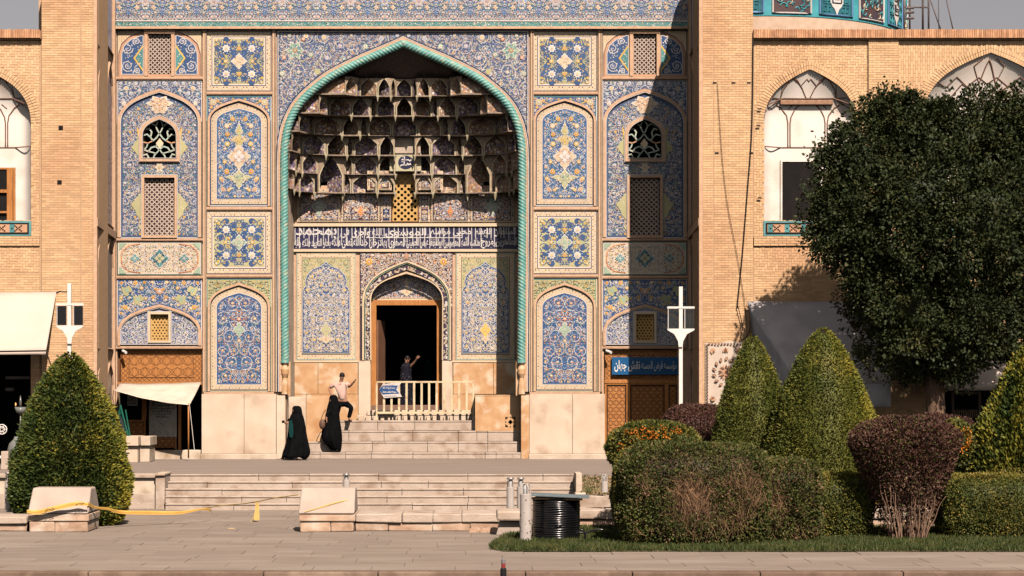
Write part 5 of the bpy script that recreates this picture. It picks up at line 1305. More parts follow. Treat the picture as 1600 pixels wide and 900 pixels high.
for a, b, mt in ((446, 478, MARB), (478, 523, OMAR)):
    m = MB(); m.box(ux(a, YBk)+.004, ux(b, YBk)-.004, YBk, YN-.05, vz(674, YBk)-.5, vz(620, YBk)); m.build('slab', mt, lb, bevel=.01)
for i, (a, b, c, d) in enumerate(((446, 478, 620, 675), (478, 523, 620, 673))): pass
# cream slab beside the steps on the left, below the arch foot
m = MB(); m.pxbox(432.5, 446, 618, 717, YB-.02, .12, t=.1); m.build('base_slab', MARB, portal, bevel=.01)
m = MB(); m.pxbox(814, 827, 618, 717, YB-.02, .12, t=.1); m.build('base_slab', OMAR, portal, bevel=.01)

# left: terrace edge wall with coping, plinths
tw = thing('terrace_wall', 'stained stone edge wall of the terrace behind the left clipped conifer', 'wall', (ux(130, 48.2), 48.3, 0))
m = MB(); m.box(-40, ux(245, 48.3), 48.3, YT, -.05, .74); m.build('wall_face', STONE, tw)
m = MB(); m.box(-40, ux(243, 48.3)+.1, 48.22, YT+.1, .74, .82); m.build('coping', STEP, tw, bevel=.015)
block(243, 258, 48.15, YT+.1, -.02, .80, 'end_block', tw, Yp=48.2); block(243, 259, 48.1, YT+.1, .80, .86, 'cap_stone', tw, mt=STONE, Yp=48.2)
for j, (a, b) in enumerate(((196, 242), (150, 196), (100, 150), (40, 100), (-20, 40))): block(a, b, 48.24, 48.3, -.02, .36, 'wall_slab', tw, Yp=48.24)
pl = thing('stone_plinth', 'pale stone plinth block with a wider cap standing on the terrace beside the stall', 'plinth', (ux(210, 57.5), 57.5, TZ))
block(182, 216, 56.9, 57.9, TZ, vz(697, 57), 'plinth_base', pl, mt=MARB, Yp=57); block(180, 218, 56.8, 58.0, vz(696.5, 57), vz(681.5, 57), 'plinth_cap', pl, mt=MARB, Yp=57)
block(216.5, 232, 57.2, 58.2, TZ, vz(697, 57), 'plinth_base', pl, mt=STONE, Yp=57); block(218.5, 234, 57.1, 58.3, vz(696.5, 57), vz(682, 57), 'plinth_cap', pl, mt=STONE, Yp=57)
# front low walls and benches along the street
def lowwall(u0, u1, seed, label, y0=40.5, y1=41.7, ztop=.36, faces=True, capcut=None):
    t = thing('low_wall', label, 'wall', (ux((u0+u1)/2, y0), y0, 0)); r = random.Random(seed); u = u0
    while u < u1-4:
        e = min(u1, u+r.uniform(38, 95)); e = u1 if u1-e < 20 else e
        block(u, e, y0+.05, y1, 0, ztop*.5, 'wall_stone', t, mt=mat('patched_stone', (.56, .40, .28), .9, (.40, .26, .17), 3.5, bump=.5, bscale=16, col3=(.66, .55, .43), scale3=1.8), Yp=y0, bev=.02); u = e
    u = u0
    while u < u1-4:
        e = min(u1, u+r.uniform(45, 90)); e = u1 if u1-e < 20 else e
        block(u, e, y0+.0, y1, ztop*.5, ztop, 'coping_stone', t, Yp=y0, bev=.022); u = e
    return t
lowwall(555, 782, 3, 'low crumbling stone wall in front of the lower steps, right of the stone block')
lowwall(-120, 42, 4, 'low stone wall at the left edge of the street', 40.5, 41.5, .30)
lowwall(880, 985, 6, 'low stone wall beyond the grass beside the cable reel', 41.2, 42.2, .40)
lowwall(1330, 1700, 5, 'low stone wall behind the purple bush', 41.2, 42.2, .42)
def stonebench(u0, u1, label, seed):
    t = thing('stone_block', label, 'stone block', (ux((u0+u1)/2, 40.4), 40.4, 0)); y0 = 40.2; r = random.Random(seed)
    um = u0+(u1-u0)*r.uniform(.42, .58)
    for a, b in ((u0+2, um), (um, u1-1)): block(a, b, y0+.03, y0+1.25, 0, .22, 'base_stone', t, mt=MATS['patched_stone'], Yp=y0, bev=.025)
    block(u0, u1+1, y0, y0+1.25, .22, .37, 'middle_stone', t, Yp=y0, bev=.02, mt=MATS['patched_stone'])
    m = MB(); X0, X1 = ux(u0, y0), ux(u1, y0); zt = vz(762, y0+.35)
    m.hexa([(X0, y0-.02, .375), (X1, y0-.02, .375), (X1, y0+.30, zt), (X0+.04, y0+.30, zt)], [(X0, y0+1.25, .375), (X1, y0+1.25, .375), (X1, y0+.8, zt), (X0+.04, y0+.8, zt)])
    fixnormals(m.build('sloped_top', mat('grey_cream_stone', (.48, .395, .325), .85, (.41, .33, .265), 2, bump=.3), t, bevel=.03)); return t
stonebench(43, 138, 'stone block with a sloping top wrapped in yellow tape in front of the left conifer', 1)
stonebench(466, 554, 'stone block with a sloping top standing alone in front of the lower steps', 2)
# slab bench near the reel
sb = thing('slab_bench', 'thick rounded stone slab resting on a slanted leg behind the spotted bollard', 'bench', (ux(820, 39.4), 39.4, 0))
m = MB(); m.box(ux(776, 39.4), ux(905, 39.4), 39.2, 40.1, vz(814, 39.2), vz(797.5, 39.4)-.0); m.build('seat_slab', STEP, sb, bevel=.04)
m = MB(); a = 39.35; m.hexa([(ux(775, a), a, .0), (ux(812, a), a, 0), (ux(812, a), a, vz(814, a)), (ux(781.5, a), a, vz(814, a))], [(ux(775, a), a+.5, .0), (ux(812, a), a+.5, 0), (ux(812, a), a+.5, vz(814, a)), (ux(781.5, a), a+.5, vz(814, a))])
fixnormals(m.build('slanted_leg', MATS['grey_cream_stone'], sb, bevel=.015))
# right-hand planter: soil bank, broken cheek wall of the steps
chk = thing('cheek_wall', 'broken stone cheek wall at the right end of the lower steps', 'wall', (ux(905, 47.8), 47.8, 0))
block(899, 909, 47.7, 48.6, 0, vz(737, 48.6), 'upright_stone', chk, Yp=47.9, mt=STONE); block(898, 915, 47.4, 48.5, 0, vz(768, 48), 'cheek_stone', chk, Yp=47.6, mt=STONE)
block(897, 965, 46.9, 47.6, -.02, vz(775, 47), 'face_stone', chk, Yp=47, mt=STEP)
m = MB(); rr = random.Random(2); rows = []
for j in range(9):
    rows.append([(ux(900, 48)+i*.25, 47.2+j*.23, .30+.055*j+rr.uniform(-.02, .04)) for i in range(100)])
m.grid(rows); m.build('soil_bank', mat('dry_soil', (.36, .24, .14), .95, (.22, .15, .08), 5, bump=.5, col3=(.12, .13, .05), scale3=1.5), smooth=True, kind='structure')
# low mounds of rubble
rb = random.Random(4); m = MB()
for i in range(60):
    u = rb.uniform(735, 778); y = rb.uniform(40.1, 40.45); s = rb.uniform(.02, .06); x = ux(u, y)
    m.hexa([(x-s, y-s, 0), (x+s, y-s, 0), (x+s*.8, y-s*.7, s*1.5), (x-s*.7, y-s*.6, s*1.3)], [(x-s, y+s, 0), (x+s, y+s, 0), (x+s*.8, y+s*.7, s*1.2), (x-s*.7, y+s*.6, s*1.6)])
fixnormals(m.build('rubble', MATS['patched_stone'], kind='stuff', label='crumbled stone rubble at the foot of the low wall', cat='rubble'))
# ================================================================== wooden shop fronts of the portal
def girih(par, u0, u1, v0, v1, Y, cell, name='wood_panel', label=None, diamonds=True, m1=WOOD):
    m = MB(); m.pxbox(u0, u1, v0, v1, Y, .02, t=.02); o = m.build(name, m1, par, bevel=.004)
    if label: o['label'] = label
    g = MB(); nx = max(1, round((u1-u0)/cell)); ny = max(1, round((v1-v0)/cell)); cx = (u1-u0)/nx; cy = (v1-v0)/ny; y = Y-.02; w = .75
    for i in range(nx):
        for j in range(ny):
            a, b = u0+i*cx, v0+j*cy; c, d = a+cx, b+cy; mu, mv = (a+c)/2, (b+d)/2
            if diamonds: g.ribbon([(mu, b+.3), (c-.3, mv), (mu, d-.3), (a+.3, mv)], w, y, .003, 0, True)
            else:
                q = .29; g.ribbon([(a+.5, b+cy*q), (mu, b+cy*.08), (c-.5, b+cy*q), (c-cx*.12, mv), (c-.5, d-cy*q), (mu, d-cy*.08), (a+.5, d-cy*q), (a+cx*.12, mv)], w, y, .003, 0, True)
                g.ribbon([(mu, b+cy*.08), (c-cx*.12, mv), (mu, d-cy*.08), (a+cx*.12, mv)], w*.8, y-.001, .003, 0, True)
    g.rframe(u0+.4, u1-.4, v0+.4, v1-.4, .8, y-.002, .003); g.build('groove', WOODD, o)
    return o
def woodframe(par, u0, u1, v0, v1, Y, w=3.0, nm='door_stile'):
    for r_ in ((u0, u0+w, v0, v1), (u1-w, u1, v0, v1), (u0+w, u1-w, v0, v0+w)):
        m = MB(); m.pxbox(*r_, Y, .05, t=.03); m.build(nm, WOOD, par, bevel=.006)
YW = YB+.14
for cx in (249.5, 1004.5):
    a, b = (188.5, 315.5) if cx < 600 else (944.5, 1060)
    o = girih(portal, a, b, 546, 598, YW, 7.4, 'wood_panel'); girih(portal, a+13, b-13, 555, 590, YW-.012, 17.5, 'wood_panel', diamonds=False)
# right front: three carved leaves
for a, b, c in ((946, 980, 10.5), (983, 1040, 10.5), (1043, 1060, 8)):
    woodframe(portal, a-1.5, b+1.5, 598, 703, YW-.0, 3.2); girih(portal, a+3, b-3, 603, 698, YW-.012, c, 'door_leaf', diamonds=False)
m = MB(); m.pxbox(944, 1061, 703, 718, YW, .15, t=.05); m.build('sill', STONE, portal)
m = MB(); m.pxbox(941, 1064, 543, 720, YW+.10, .02, t=.06); m.build('backing_board', WOODD, portal)  # added dark board, closes gaps where the lit back wall showed through
m = MB(); m.pxbox(183, 316, 543, 601, YW+.10, .02, t=.06); m.build('backing_board', WOODD, portal)
m = MB(); m.pxbox(944, 1061, 594, 599, YW, .07, t=.05); m.build('lintel', WOOD, portal, bevel=.01)
# left front: open shop behind the small awning
m = MB(); m.pxbox(183, 316, 703, 718, YW, .4, t=.3); m.build('sill', STONE, portal, bevel=.02)
m = MB(); m.pxbox(183, 316, 597, 601, YW, .05, t=.05); m.build('lintel', WOOD, portal)
for (a, b, v0, v1, c) in ((190, 228, 656, 702, 10), (233, 276, 600, 702, 10.5)):
    woodframe(portal, a, b, v0, v1, YW, 2.6); girih(portal, a+3, b-3, v0+3, v1-2, YW-.012, c, 'shop_panel', diamonds=False)
m = MB(); m.pxbox(222, 229, 600, 656, YW, .05, t=.05); m.pxbox(279, 283, 600, 703, YW, .05, t=.05); m.build('door_post', WOOD, portal)
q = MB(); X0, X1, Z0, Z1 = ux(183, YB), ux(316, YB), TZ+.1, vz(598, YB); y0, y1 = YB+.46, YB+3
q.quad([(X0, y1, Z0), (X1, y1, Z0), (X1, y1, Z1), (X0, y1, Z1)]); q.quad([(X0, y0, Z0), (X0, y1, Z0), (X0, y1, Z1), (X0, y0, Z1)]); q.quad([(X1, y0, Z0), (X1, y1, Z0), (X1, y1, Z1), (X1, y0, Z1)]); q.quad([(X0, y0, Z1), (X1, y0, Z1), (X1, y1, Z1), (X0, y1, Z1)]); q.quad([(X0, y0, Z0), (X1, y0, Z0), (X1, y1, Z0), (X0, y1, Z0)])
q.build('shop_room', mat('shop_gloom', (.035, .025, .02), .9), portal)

WHT = mat('white_paint', (.80, .76, .70), .55, (.72, .67, .60), 4)
INK = mat('printed_ink', (.03, .03, .04), .8)
# blue name board over the right shop
sg = thing('shop_sign', 'blue name board with white Persian lettering above the carved doors right of the portal', 'sign', (ux(1008, YB), YB-.1, vz(585, YB)))
YS = YW-.10
m = MB(); m.pxbox(956, 1060, 558, 585.5, YS, .05, t=.02); m.build('board', mat('sign_blue', (.012, .105, .26), .45, (.01, .09, .22), 2), sg, bevel=.004)
lettering(shape('نقش جهان'), 'lettering', WHT, 960, 1000, 563, 581, YS-.054, sg, bold=.022)
lettering(shape('مؤسسه قرض الحسنه'), 'lettering', WHT, 1002, 1057, 564, 580, YS-.054, sg, bold=.0)
# little white security cameras
def cctv(u, v, lab):
    t = thing('security_camera', lab, 'camera', W(u, v, YB-.1))
    m = MB(); p = W(u, v, YB-.12); m.tube([p, p+Vector((.12, -.16, -.05))], .045, 10); m.build('camera_body', WHT, t, smooth=False)
    m = MB(); m.tube([p+Vector((-.02, .12, .05)), p+Vector((0, 0, .0))], .015, 6); m.build('bracket', WHT, t)
cctv(192, 548.5, 'small white security camera above the left shop front'); cctv(948, 548.5, 'small white security camera above the blue sign board')

# small cream awning strung over the left shop
CLOTH = mat('cream_canvas', (.66, .56, .45), .95, (.58, .49, .39), 3, bump=.1, bscale=40, col3=(.52, .43, .34), scale3=1.2)
def cloth(name, P, nu, nv, sag, m1, parent=None, **kw):     # a slack sheet between four corners P (back-left, back-right, front-right, front-left)
    P = [Vector(p) for p in P]; m = MB(); rows = []
    for j in range(nv+1):
        t = j/nv; row = []
        for i in range(nu+1):
            s = i/nu; a = P[0].lerp(P[1], s); b = P[3].lerp(P[2], s); q = a.lerp(b, t)
            q = q+Vector((0, 0, -sag*4*s*(1-s)*(.4+.6*t)-sag*.5*4*t*(1-t)+.012*math.sin(s*17+t*5)*sag*6)); row.append(q)
        rows.append(row)
    m.grid(rows); o = m.build(name, m1, parent, smooth=True, **kw)
    so = o.modifiers.new('thick', 'SOLIDIFY'); so.thickness = .006; return o
aw = thing('awning', 'small slack cream awning strung over the shop with the Persian poster', 'awning', (ux(245, 59.2), 59.2, TZ))
cloth('canvas', [W(187, 599, 59.85), W(314, 597, 59.85), W(296, 633, 58.3), W(178, 610, 58.5)], 16, 8, .07, CLOTH, aw)
m = MB(); m.tube([W(294.5, 716, 58.4), W(294.5, 630, 58.35)], .022, 8); m.build('pole', WOOD, aw, smooth=True)
m = MB(); m.tube([W(296, 632, 58.3), W(304, 705, 58.2)], .008, 5); m.build('guy_rope', WHT, aw); m = MB(); m.tube([W(178, 610, 58.5), W(176, 622, 58.6), W(180, 640, 58.6)], .01, 5); m.build('guy_rope', CABM, aw)
# poster with handwritten Persian lines, notice above
po = thing('poster', 'large white poster with rows of handwritten Persian text beside the shop doorway', 'poster', (ux(254, YW), YW-.1, vz(683, YW)))
m = MB(); m.pxbox(233, 276, 621, 682.5, YW-.07, .01, t=.01); m.build('sheet', mat('poster_paper', (.66, .60, .52), .9, (.60, .52, .44), 8, col3=(.52, .38, .28), scale3=2.5), po)
rn = random.Random(5)
for i in range(6): h = (18, 17, 18, 13, 13, 9)[i]; scribble('handwriting', INK, 254.5-h, 254.5+h, 626.4+i*4.5, 630.6+i*4.5, YW-.082, po, i)
m = MB()
for i in range(26): u, v = rn.uniform(236, 273), rn.uniform(655, 680); m.ribbon([(u, v), (u+rn.uniform(-3, 3), v+rn.uniform(-2, 2)), (u+rn.uniform(-3, 3), v+rn.uniform(1, 4))], .5, YW-.083, .002)
m.build('sketch_lines', mat('sepia_ink', (.30, .20, .16), .8), po)
nb = thing('notice', 'small white notice taped high in the shop opening left of the poster', 'notice', (ux(207, YW), YW, vz(634, YW)))
m = MB(); m.pxbox(199, 215, 617, 634, YW+.0, .01, t=.01); m.build('sheet', MATS['poster_paper'], nb)
for i in range(3): scribble('handwriting', INK, 201, 213, 619+i*4.5, 622.5+i*4.5, YW-.012, nb, i+9, .5)
# green folding stall frame on the plinth
GRN = mat('green_metal', (.01, .13, .09), .5)
gf = thing('display_stand', 'green metal folding stand leaning above the stone plinth', 'stand', W(196, 681, 57.4))
for a, b, r_ in (((188, 633), (200, 681), .028), ((181, 662), (189, 634), .02), ((196, 640), (203, 681), .022), ((187, 648), (191, 640), .015), ((182, 655), (189, 650), .015)):
    m = MB(); m.tube([W(*a, 57.3), W(*b, 57.3)], r_*1.0, 6); m.build('bar', GRN, gf)
m = MB(); m.hexa([W(189, 650, 57.32), W(199, 680, 57.32), W(194, 681, 57.32), W(186, 655, 57.32)], [W(189, 650, 57.4), W(199, 680, 57.4), W(194, 681, 57.4), W(186, 655, 57.4)]); fixnormals(m.build('board', mat('dark_board', (.03, .04, .045), .7), gf))
# two stall goods in the gloom
# black horn loudspeaker on the left recess wall
hn = thing('loudspeaker', 'black horn loudspeaker fixed to the left side wall of the portal recess', 'loudspeaker', W(163, 553, 57.6))
m = MB(); c = W(163, 554, 57.4); prof = [(.03, 0), (.05, .06), (.09, .14), (.15, .18), (.15, .2), (.08, .12), (.02, .08)]
rows = [[c+Vector((r*math.cos(TAU*i/14), -z, r*math.sin(TAU*i/14))) for i in range(14)] for r, z in prof]; m.grid(rows, closed=True); m.build('horn', CABM, hn, smooth=True)
m = MB(); m.tube([c+Vector((-.35, .05, .1)), c], .025, 6); m.build('bracket', CABM, hn)

# ================================================================== railing in front of the door, with its arrow sign
IV = mat('ivory_paint', (.72, .60, .38), .5, (.64, .52, .32), 6, col3=(.50, .35, .2), scale3=4)
YR = 61.05
rl = thing('railing', 'ivory painted metal railing standing across the mosque doorway', 'railing', (ux(664, YR), YR, Zland))
def pbar(u0, u1, v0, v1, d, nm): m = MB(); m.box(ux(u0, YR), ux(u1, YR), YR-d/2, YR+d/2, vz(v1, YR), vz(v0, YR)); m.build(nm, IV, rl, bevel=.004)
pbar(588, 740.5, 595.5, 598.2, .05, 'top_rail'); pbar(588, 740.5, 643.2, 646.6, .05, 'bottom_rail')
for i in range(12): u = 600+i*11.75; pbar(u-1.7, u+1.7, 598.3, 643.1, .035, 'baluster')
pbar(587.2, 590.0, 598.3, 657, .045, 'post'); pbar(738.2, 741, 598.3, 657, .045, 'post')
ar = thing('arrow_sign', 'small blue and white arrow sign fixed to the left end of the ivory railing', 'sign', W(609, 620, YR-.05))
yy = YR-.06
m = MB(); m.plate([[(592.5, 609), (598, 600), (627, 597.5), (624, 603), (621.5, 609), (626, 616), (628, 620), (600, 622), (597, 617)]], yy, yy+.02); m.build('plate', mat('sign_white', (.72, .66, .60), .5), ar)
m = MB(); m.plate([[(592.5, 609), (597, 603), (622, 602.3), (619, 608.5), (624, 615), (598, 616.2)]], yy-.006, yy-.001); m.build('blue_field', mat('arrow_blue', (.03, .09, .24), .5), ar)
lettering(shape('مسجد شیخ لطف الله'), 'lettering', WHT, 598, 617, 604.2, 608.4, yy-.010, ar, bold=.03); lettering('Sheikh Lotfollah Mosque', 'lettering', WHT, 598, 619, 611.2, 614.4, yy-.010, ar, bold=.02)
m = MB(); m.plate([[(598, 601.2), (616, 600.6), (616, 602), (598, 602)]], yy-.006, yy-.001); m.plate([[(601, 618.5), (620, 617.6), (620, 619), (601, 620)]], yy-.006, yy-.001); m.build('small_print', mat('grey_print', (.40, .38, .40), .8), ar)

# ================================================================== white lamp posts
GLS = mat('smoked_glass', (.01, .01, .012), .15, spec=.5)
lglass = mat('lantern_glass', (.05, .06, .06), .1, spec=.5); lglass.node_tree.nodes['Principled BSDF'].inputs['Alpha'].default_value = .28
def lamppost(u, vb, vt, Y, lab, dark):
    t = thing('lamp_post', lab, 'lamp post', (ux(u, Y), Y, vz(vb, Y)), group='white cross-shaped lamp posts')
    m = MB(); m.box(ux(u-3, Y), ux(u+3, Y), Y-.05, Y+.05, vz(vb, Y), vz(vt, Y)); m.build('post', WHT, t, bevel=.01)
    v0 = vt+31
    m = MB(); m.box(ux(u-20.5, Y), ux(u+21.5, Y), Y-.06, Y-.051, vz(v0+3, Y), vz(v0, Y)); m.box(ux(u-20.5, Y), ux(u+21.5, Y), Y+.051, Y+.06, vz(v0+3, Y), vz(v0, Y)); m.build('cross_arm', WHT, t)
    P = [(u-21, v0+34.5), (u+22, v0+34.5), (u+21, v0+37), (u+10, v0+43), (u+4, v0+54), (u+3, v0+63), (u-3, v0+63), (u-4, v0+54), (u-10, v0+43), (u-20, v0+37)]
    m = MB(); m.plate([P], Y-.10, Y-.055); m.plate([P], Y+.055, Y+.10); m.build('bracket', WHT, t)
    for s in (-1, 1):
        a, b = (u-20, u-5) if s < 0 else (u+6, u+21)
        m = MB(); m.box(ux(a, Y), ux(b, Y), Y-.045, Y+.045, vz(v0+34, Y), vz(v0+4, Y)); m.build('lantern', GLS if dark else lglass, t, bevel=.01)
        m = MB(); m.tube([W(a+.5, v0+34, Y-.05), W(a+.5, v0+4, Y-.05)], .010, 5); m.build('edge', WHT, t)
lamppost(108.5, 735, 443, 50.5, 'white cross-shaped lamp post with two black lantern boxes behind the left conifer', True)
lamppost(1063.5, 735, 448, 50.5, 'white cross-shaped lamp post with dark lantern boxes beside the blue sign', False)
for u, s in ((108.5, 0),):
    m = MB(); m.tube([W(88, 458, 52), W(94, 455, 52), W(100, 456, 51), W(104, 456, 50.6)], .02, 6); m.build('arm', CABM, bpy.data.objects['lamp_post'])

# ================================================================== awnings over the shops
SUNC = mat('pale_awning_cloth', (.62, .52, .43), .9, (.56, .47, .385), 1.5, bump=.08, bscale=10)
GREYC = mat('grey_awning_cloth', (.50, .46, .44), .9, (.44, .40, .39), 2, bump=.1, bscale=10, col3=(.58, .54, .51), scale3=.8)
a1 = thing('awning', 'large pale beige awning sloping down over the left shop', 'awning', (ux(20, 54), 54, TZ))
cloth('canvas', [W(-60, 457, 54.85), W(88, 456, 54.85), W(72, 548, 53.3), W(-60, 550, 53.3)], 20, 10, .03, SUNC, a1)
cloth('valance', [W(-60, 550, 53.3), W(72, 548, 53.3), W(71.5, 554, 53.3), W(-60, 555, 53.3)], 10, 2, .0, SUNC, a1)
m = MB(); m.tube([W(72, 549, 53.3), W(81, 575, 54.8)], .02, 6); m.build('strut', CABM, a1); m = MB(); m.tube([W(-60, 550, 53.3), W(72, 548, 53.3)], .022, 6); m.build('front_bar', CABM, a1)
a2 = thing('awning', 'wide grey awning over the shop between the right brick pier and the big tree', 'awning', (ux(1290, 54), 54, TZ))
cloth('canvas', [W(1168, 471, 54.8), W(1395, 471, 54.8), W(1392, 600, 52.4), W(1250, 600, 52.4)], 20, 10, .03, GREYC, a2)
cloth('side_flap', [W(1168, 471, 54.8), W(1250, 600, 52.4), W(1250, 625, 52.45), W(1184, 575, 54.7)], 10, 8, .02, mat('pale_grey_cloth', (.62, .60, .61), .9), a2)
cloth('valance', [W(1250, 600, 52.4), W(1392, 600, 52.4), W(1392, 636, 52.38), W(1250, 636, 52.38)], 14, 3, .01, mat('pale_grey_cloth', (.62, .60, .61), .9), a2)
a3 = thing('awning', 'pale awning over the far right shop between the trunk and the yellow conifer', 'awning', (ux(1530, 54), 54, TZ))
cloth('canvas', [W(1474, 545, 54.8), W(1660, 545, 54.8), W(1660, 600, 53.2), W(1474, 600, 53.2)], 20, 8, .02, SUNC, a3)
cloth('valance', [W(1474, 600, 53.2), W(1660, 600, 53.2), W(1660, 610, 53.18), W(1474, 610, 53.18)], 10, 2, .0, SUNC, a3)
# shop fittings seen in the gloom on the right
sf = thing('shop_window', 'dark shop window with a pale grille beyond the tree trunk', 'window', (ux(1530, 55), 55.1, TZ))
FR = mat('dark_frame', (.06, .045, .035), .6)
for a in ((1486, 1490, 612, 700), (1528, 1532, 612, 700), (1490, 1528, 612, 616)): m = MB(); m.pxbox(*a, 55.2, .08, t=.02); m.build('frame', FR, sf)
m = MB()
for i in range(11): m.pxbox(1491+i*3.4, 1492.6+i*3.4, 640, 652, 55.2, .04, t=.0)
m.build('grille', mat('tan_grille', (.25, .18, .11), .8), sf)

# patterned textile hung on the right pier
tp = thing('block_print_cloth', 'cream hanging cloth with brown block-printed flowers beside the conifers', 'tapestry', (ux(1134, YF), YF-.1, vz(636, YF)))
CL = mat('tapestry_cream', (.62, .52, .42), .95, (.56, .46, .37), 5)
m = MB(); rows = []
for j in range(9):
    rows.append([Vector((ux(1102+62*i/12, YF), YF-.05-.012*math.sin(i*1.3+j*.3), vz(535+101*j/8+(2*math.sin(i*.6) if j == 0 else 0), YF))) for i in range(13)])
m.grid(rows); m.build('sheet', CL, tp, smooth=True)
o = Orn(YF-.085, YF); SB = BRO
for s in range(20):
    for (u, v, w, h) in ((1104.5+0, 538+s*4.9, 2.6, 3.0), (1161.5, 538+s*4.9, 2.6, 3.0)): o.poly([(u-w/2, v), (u+w/2, v), (u+w/2, v+h), (u-w/2, v+h)], SB, 1)
for s in range(12): o.poly([(1106+s*4.9, 536.5), (1109+s*4.9, 536.5), (1109+s*4.9, 539), (1106+s*4.9, 539)], SB, 1)
c = (1134, 582)
for i in range(16): t = TAU*i/16; o.leaf(c[0]+5*math.cos(t), c[1]+5*math.sin(t), t, 8, 1.6, SAL if i % 2 else BRO, 2)
o.disc(c[0], c[1], 5.5, SAL, 1, 12); o.disc(c[0], c[1], 3, BRO, 2, 8)
for i in range(14): t = TAU*(i+.5)/14; u, v = c[0]+19*math.cos(t), c[1]+21*math.sin(t); o.leaf(u-4*math.cos(t+.5), v-4*math.sin(t+.5), t+.5, 8.5, 2.4, BRO, 2); o.leaf(u-2.5*math.cos(t+.5), v-2.5*math.sin(t+.5), t+.5, 5, 1.2, SAL, 3)
for (u, v, a) in ((1110, 545, .8), (1156, 545, 2.3), (1110, 626, -.8), (1156, 626, -2.3), (1133, 543, 1.57), (1133, 628, -1.57)):
    for k in (-.5, 0, .5): o.leaf(u, v, a+k, 9, 2.2, SAL if k else BRO, 2)
q = o.build('print', TILES, tp)

# ================================================================== things in front of the lower steps
LGREY = mat('grey_enamel', (.50, .45, .40), .5, (.44, .40, .36), 6)
METAL = mat('brushed_metal', (.42, .38, .35), .35, (.35, .32, .3), 20, metal=.6)
CHIP = mat('rust_chip', (.10, .04, .02), .9)
def bollard(u, vb, vt, Y, rpx, lab, head='cap', chips=0, base=False):
    x = ux(u, Y); r = rpx*Y/F; z0 = vz(vb, Y); z1 = vz(vt, Y); t = thing('bollard_light', lab, 'bollard light', (x, Y, z0)); hh = min((z1-z0)*.4, .20)
    m = MB(); m.lathe(x, Y, [(r, z0), (r, z1-hh-.01), (r*.96, z1-hh)], 20); m.build('post', LGREY, t, smooth=False)
    m = MB(); m.lathe(x, Y, [(r*.40, z1-hh), (r*.5, z1-hh*.5), (r*.40, z1-hh*.2)], 12); m.build('lens', mat('frosted_lens', (.60, .60, .58), .2), t)
    if head == 'cap':
        m = MB(); m.lathe(x, Y, [(r*.98, z1-.045), (r*1.02, z1-.03), (r*.8, z1-.004), (r*.3, z1)], 20); m.build('cap', METAL, t)
        for k in range(4): a = PI/4+k*PI/2; m = MB(); m.tube([(x+r*.85*math.cos(a), Y+r*.85*math.sin(a), z1-hh), (x+r*.85*math.cos(a), Y+r*.85*math.sin(a), z1-.04)], .008, 5); m.build('cage_bar', METAL, t)
    else:
        for k in range(2):
            a = k*PI/2+.4; P = [(x+r*.82*math.cos(a), Y+r*.82*math.sin(a), z1-hh), (x+r*.82*math.cos(a), Y+r*.82*math.sin(a), z1-.06), (x+r*.5*math.cos(a), Y+r*.5*math.sin(a), z1-.01), (x-r*.5*math.cos(a), Y-r*.5*math.sin(a), z1-.01), (x-r*.82*math.cos(a), Y-r*.82*math.sin(a), z1-.06), (x-r*.82*math.cos(a), Y-r*.82*math.sin(a), z1-hh)]
            m = MB(); m.tube(P, .013, 6); m.build('hoop', LGREY, t)
    if chips:
        rr = random.Random(9); m = MB()
        for i in range(chips):
            a = rr.uniform(-PI*.95, -PI*.05); z = rr.uniform(z0+.05, z1-hh-.05); s = rr.uniform(.008, .02)
            m.quad([(x+(r+.003)*math.cos(a+k_*s/r*.9), Y+(r+.003)*math.sin(a+k_*s/r*.9), z+dz*s) for k_, dz in ((-1, -.4), (.3, -1), (1, .2), (.2, 1), (-.8, .6))])
        m.build('chipped_paint', CHIP, t)
    if base: m = MB(); m.box(x-.2, x+.2, Y-.2, Y+.2, z0-.04, z0+.02); m.build('footing', STONE, t, bevel=.01)
    return t
bollard(541, 764, 739.5, 42.6, 5.5, 'small bollard light rising behind the lone stone block', 'cap')
bollard(797.5, 797, 745.5, 40.9, 6.0, 'grey bollard light with a clear cap left of the spotted one', 'cap')
bollard(813.5, 797, 745.5, 41.3, 6.0, 'grey bollard light with a brownish cage just behind the spotted one', 'cap')
bollard(821.5, 848, 755, 37.4, 9.2, 'thick pale bollard light spotted with rust chips in front of the cable reel', 'hoop', 22, True)
bollard(944.5, 769, 741, 47.0, 5.5, 'short hooped bollard light on the soil bank beside the big hedge', 'hoop')
bollard(13, 800, 737, 43.5, 5.5, 'grey bollard light at the left edge beside the conifer', 'cap')
fb = thing('street_bollard', 'small black street post with a red and white band at the bottom edge', 'bollard', (ux(786.5, 29), 29, -.36))
x = ux(786.5, 29); m = MB(); m.lathe(x, 29, [(.05, -.36), (.045, vz(889, 29)), (.03, vz(887, 29))], 14); m.build('post', CABM, fb)
m = MB(); m.lathe(x, 29, [(.030, vz(887, 29)), (.031, vz(880, 29))], 14); m.build('band', mat('red_band', (.28, .04, .03), .5), fb); m = MB(); m.lathe(x, 29, [(.031, vz(880, 29)), (.031, vz(874, 29)), (.02, vz(873, 29))], 14); m.build('cap', mat('grey_cap', (.22, .21, .22), .5), fb)
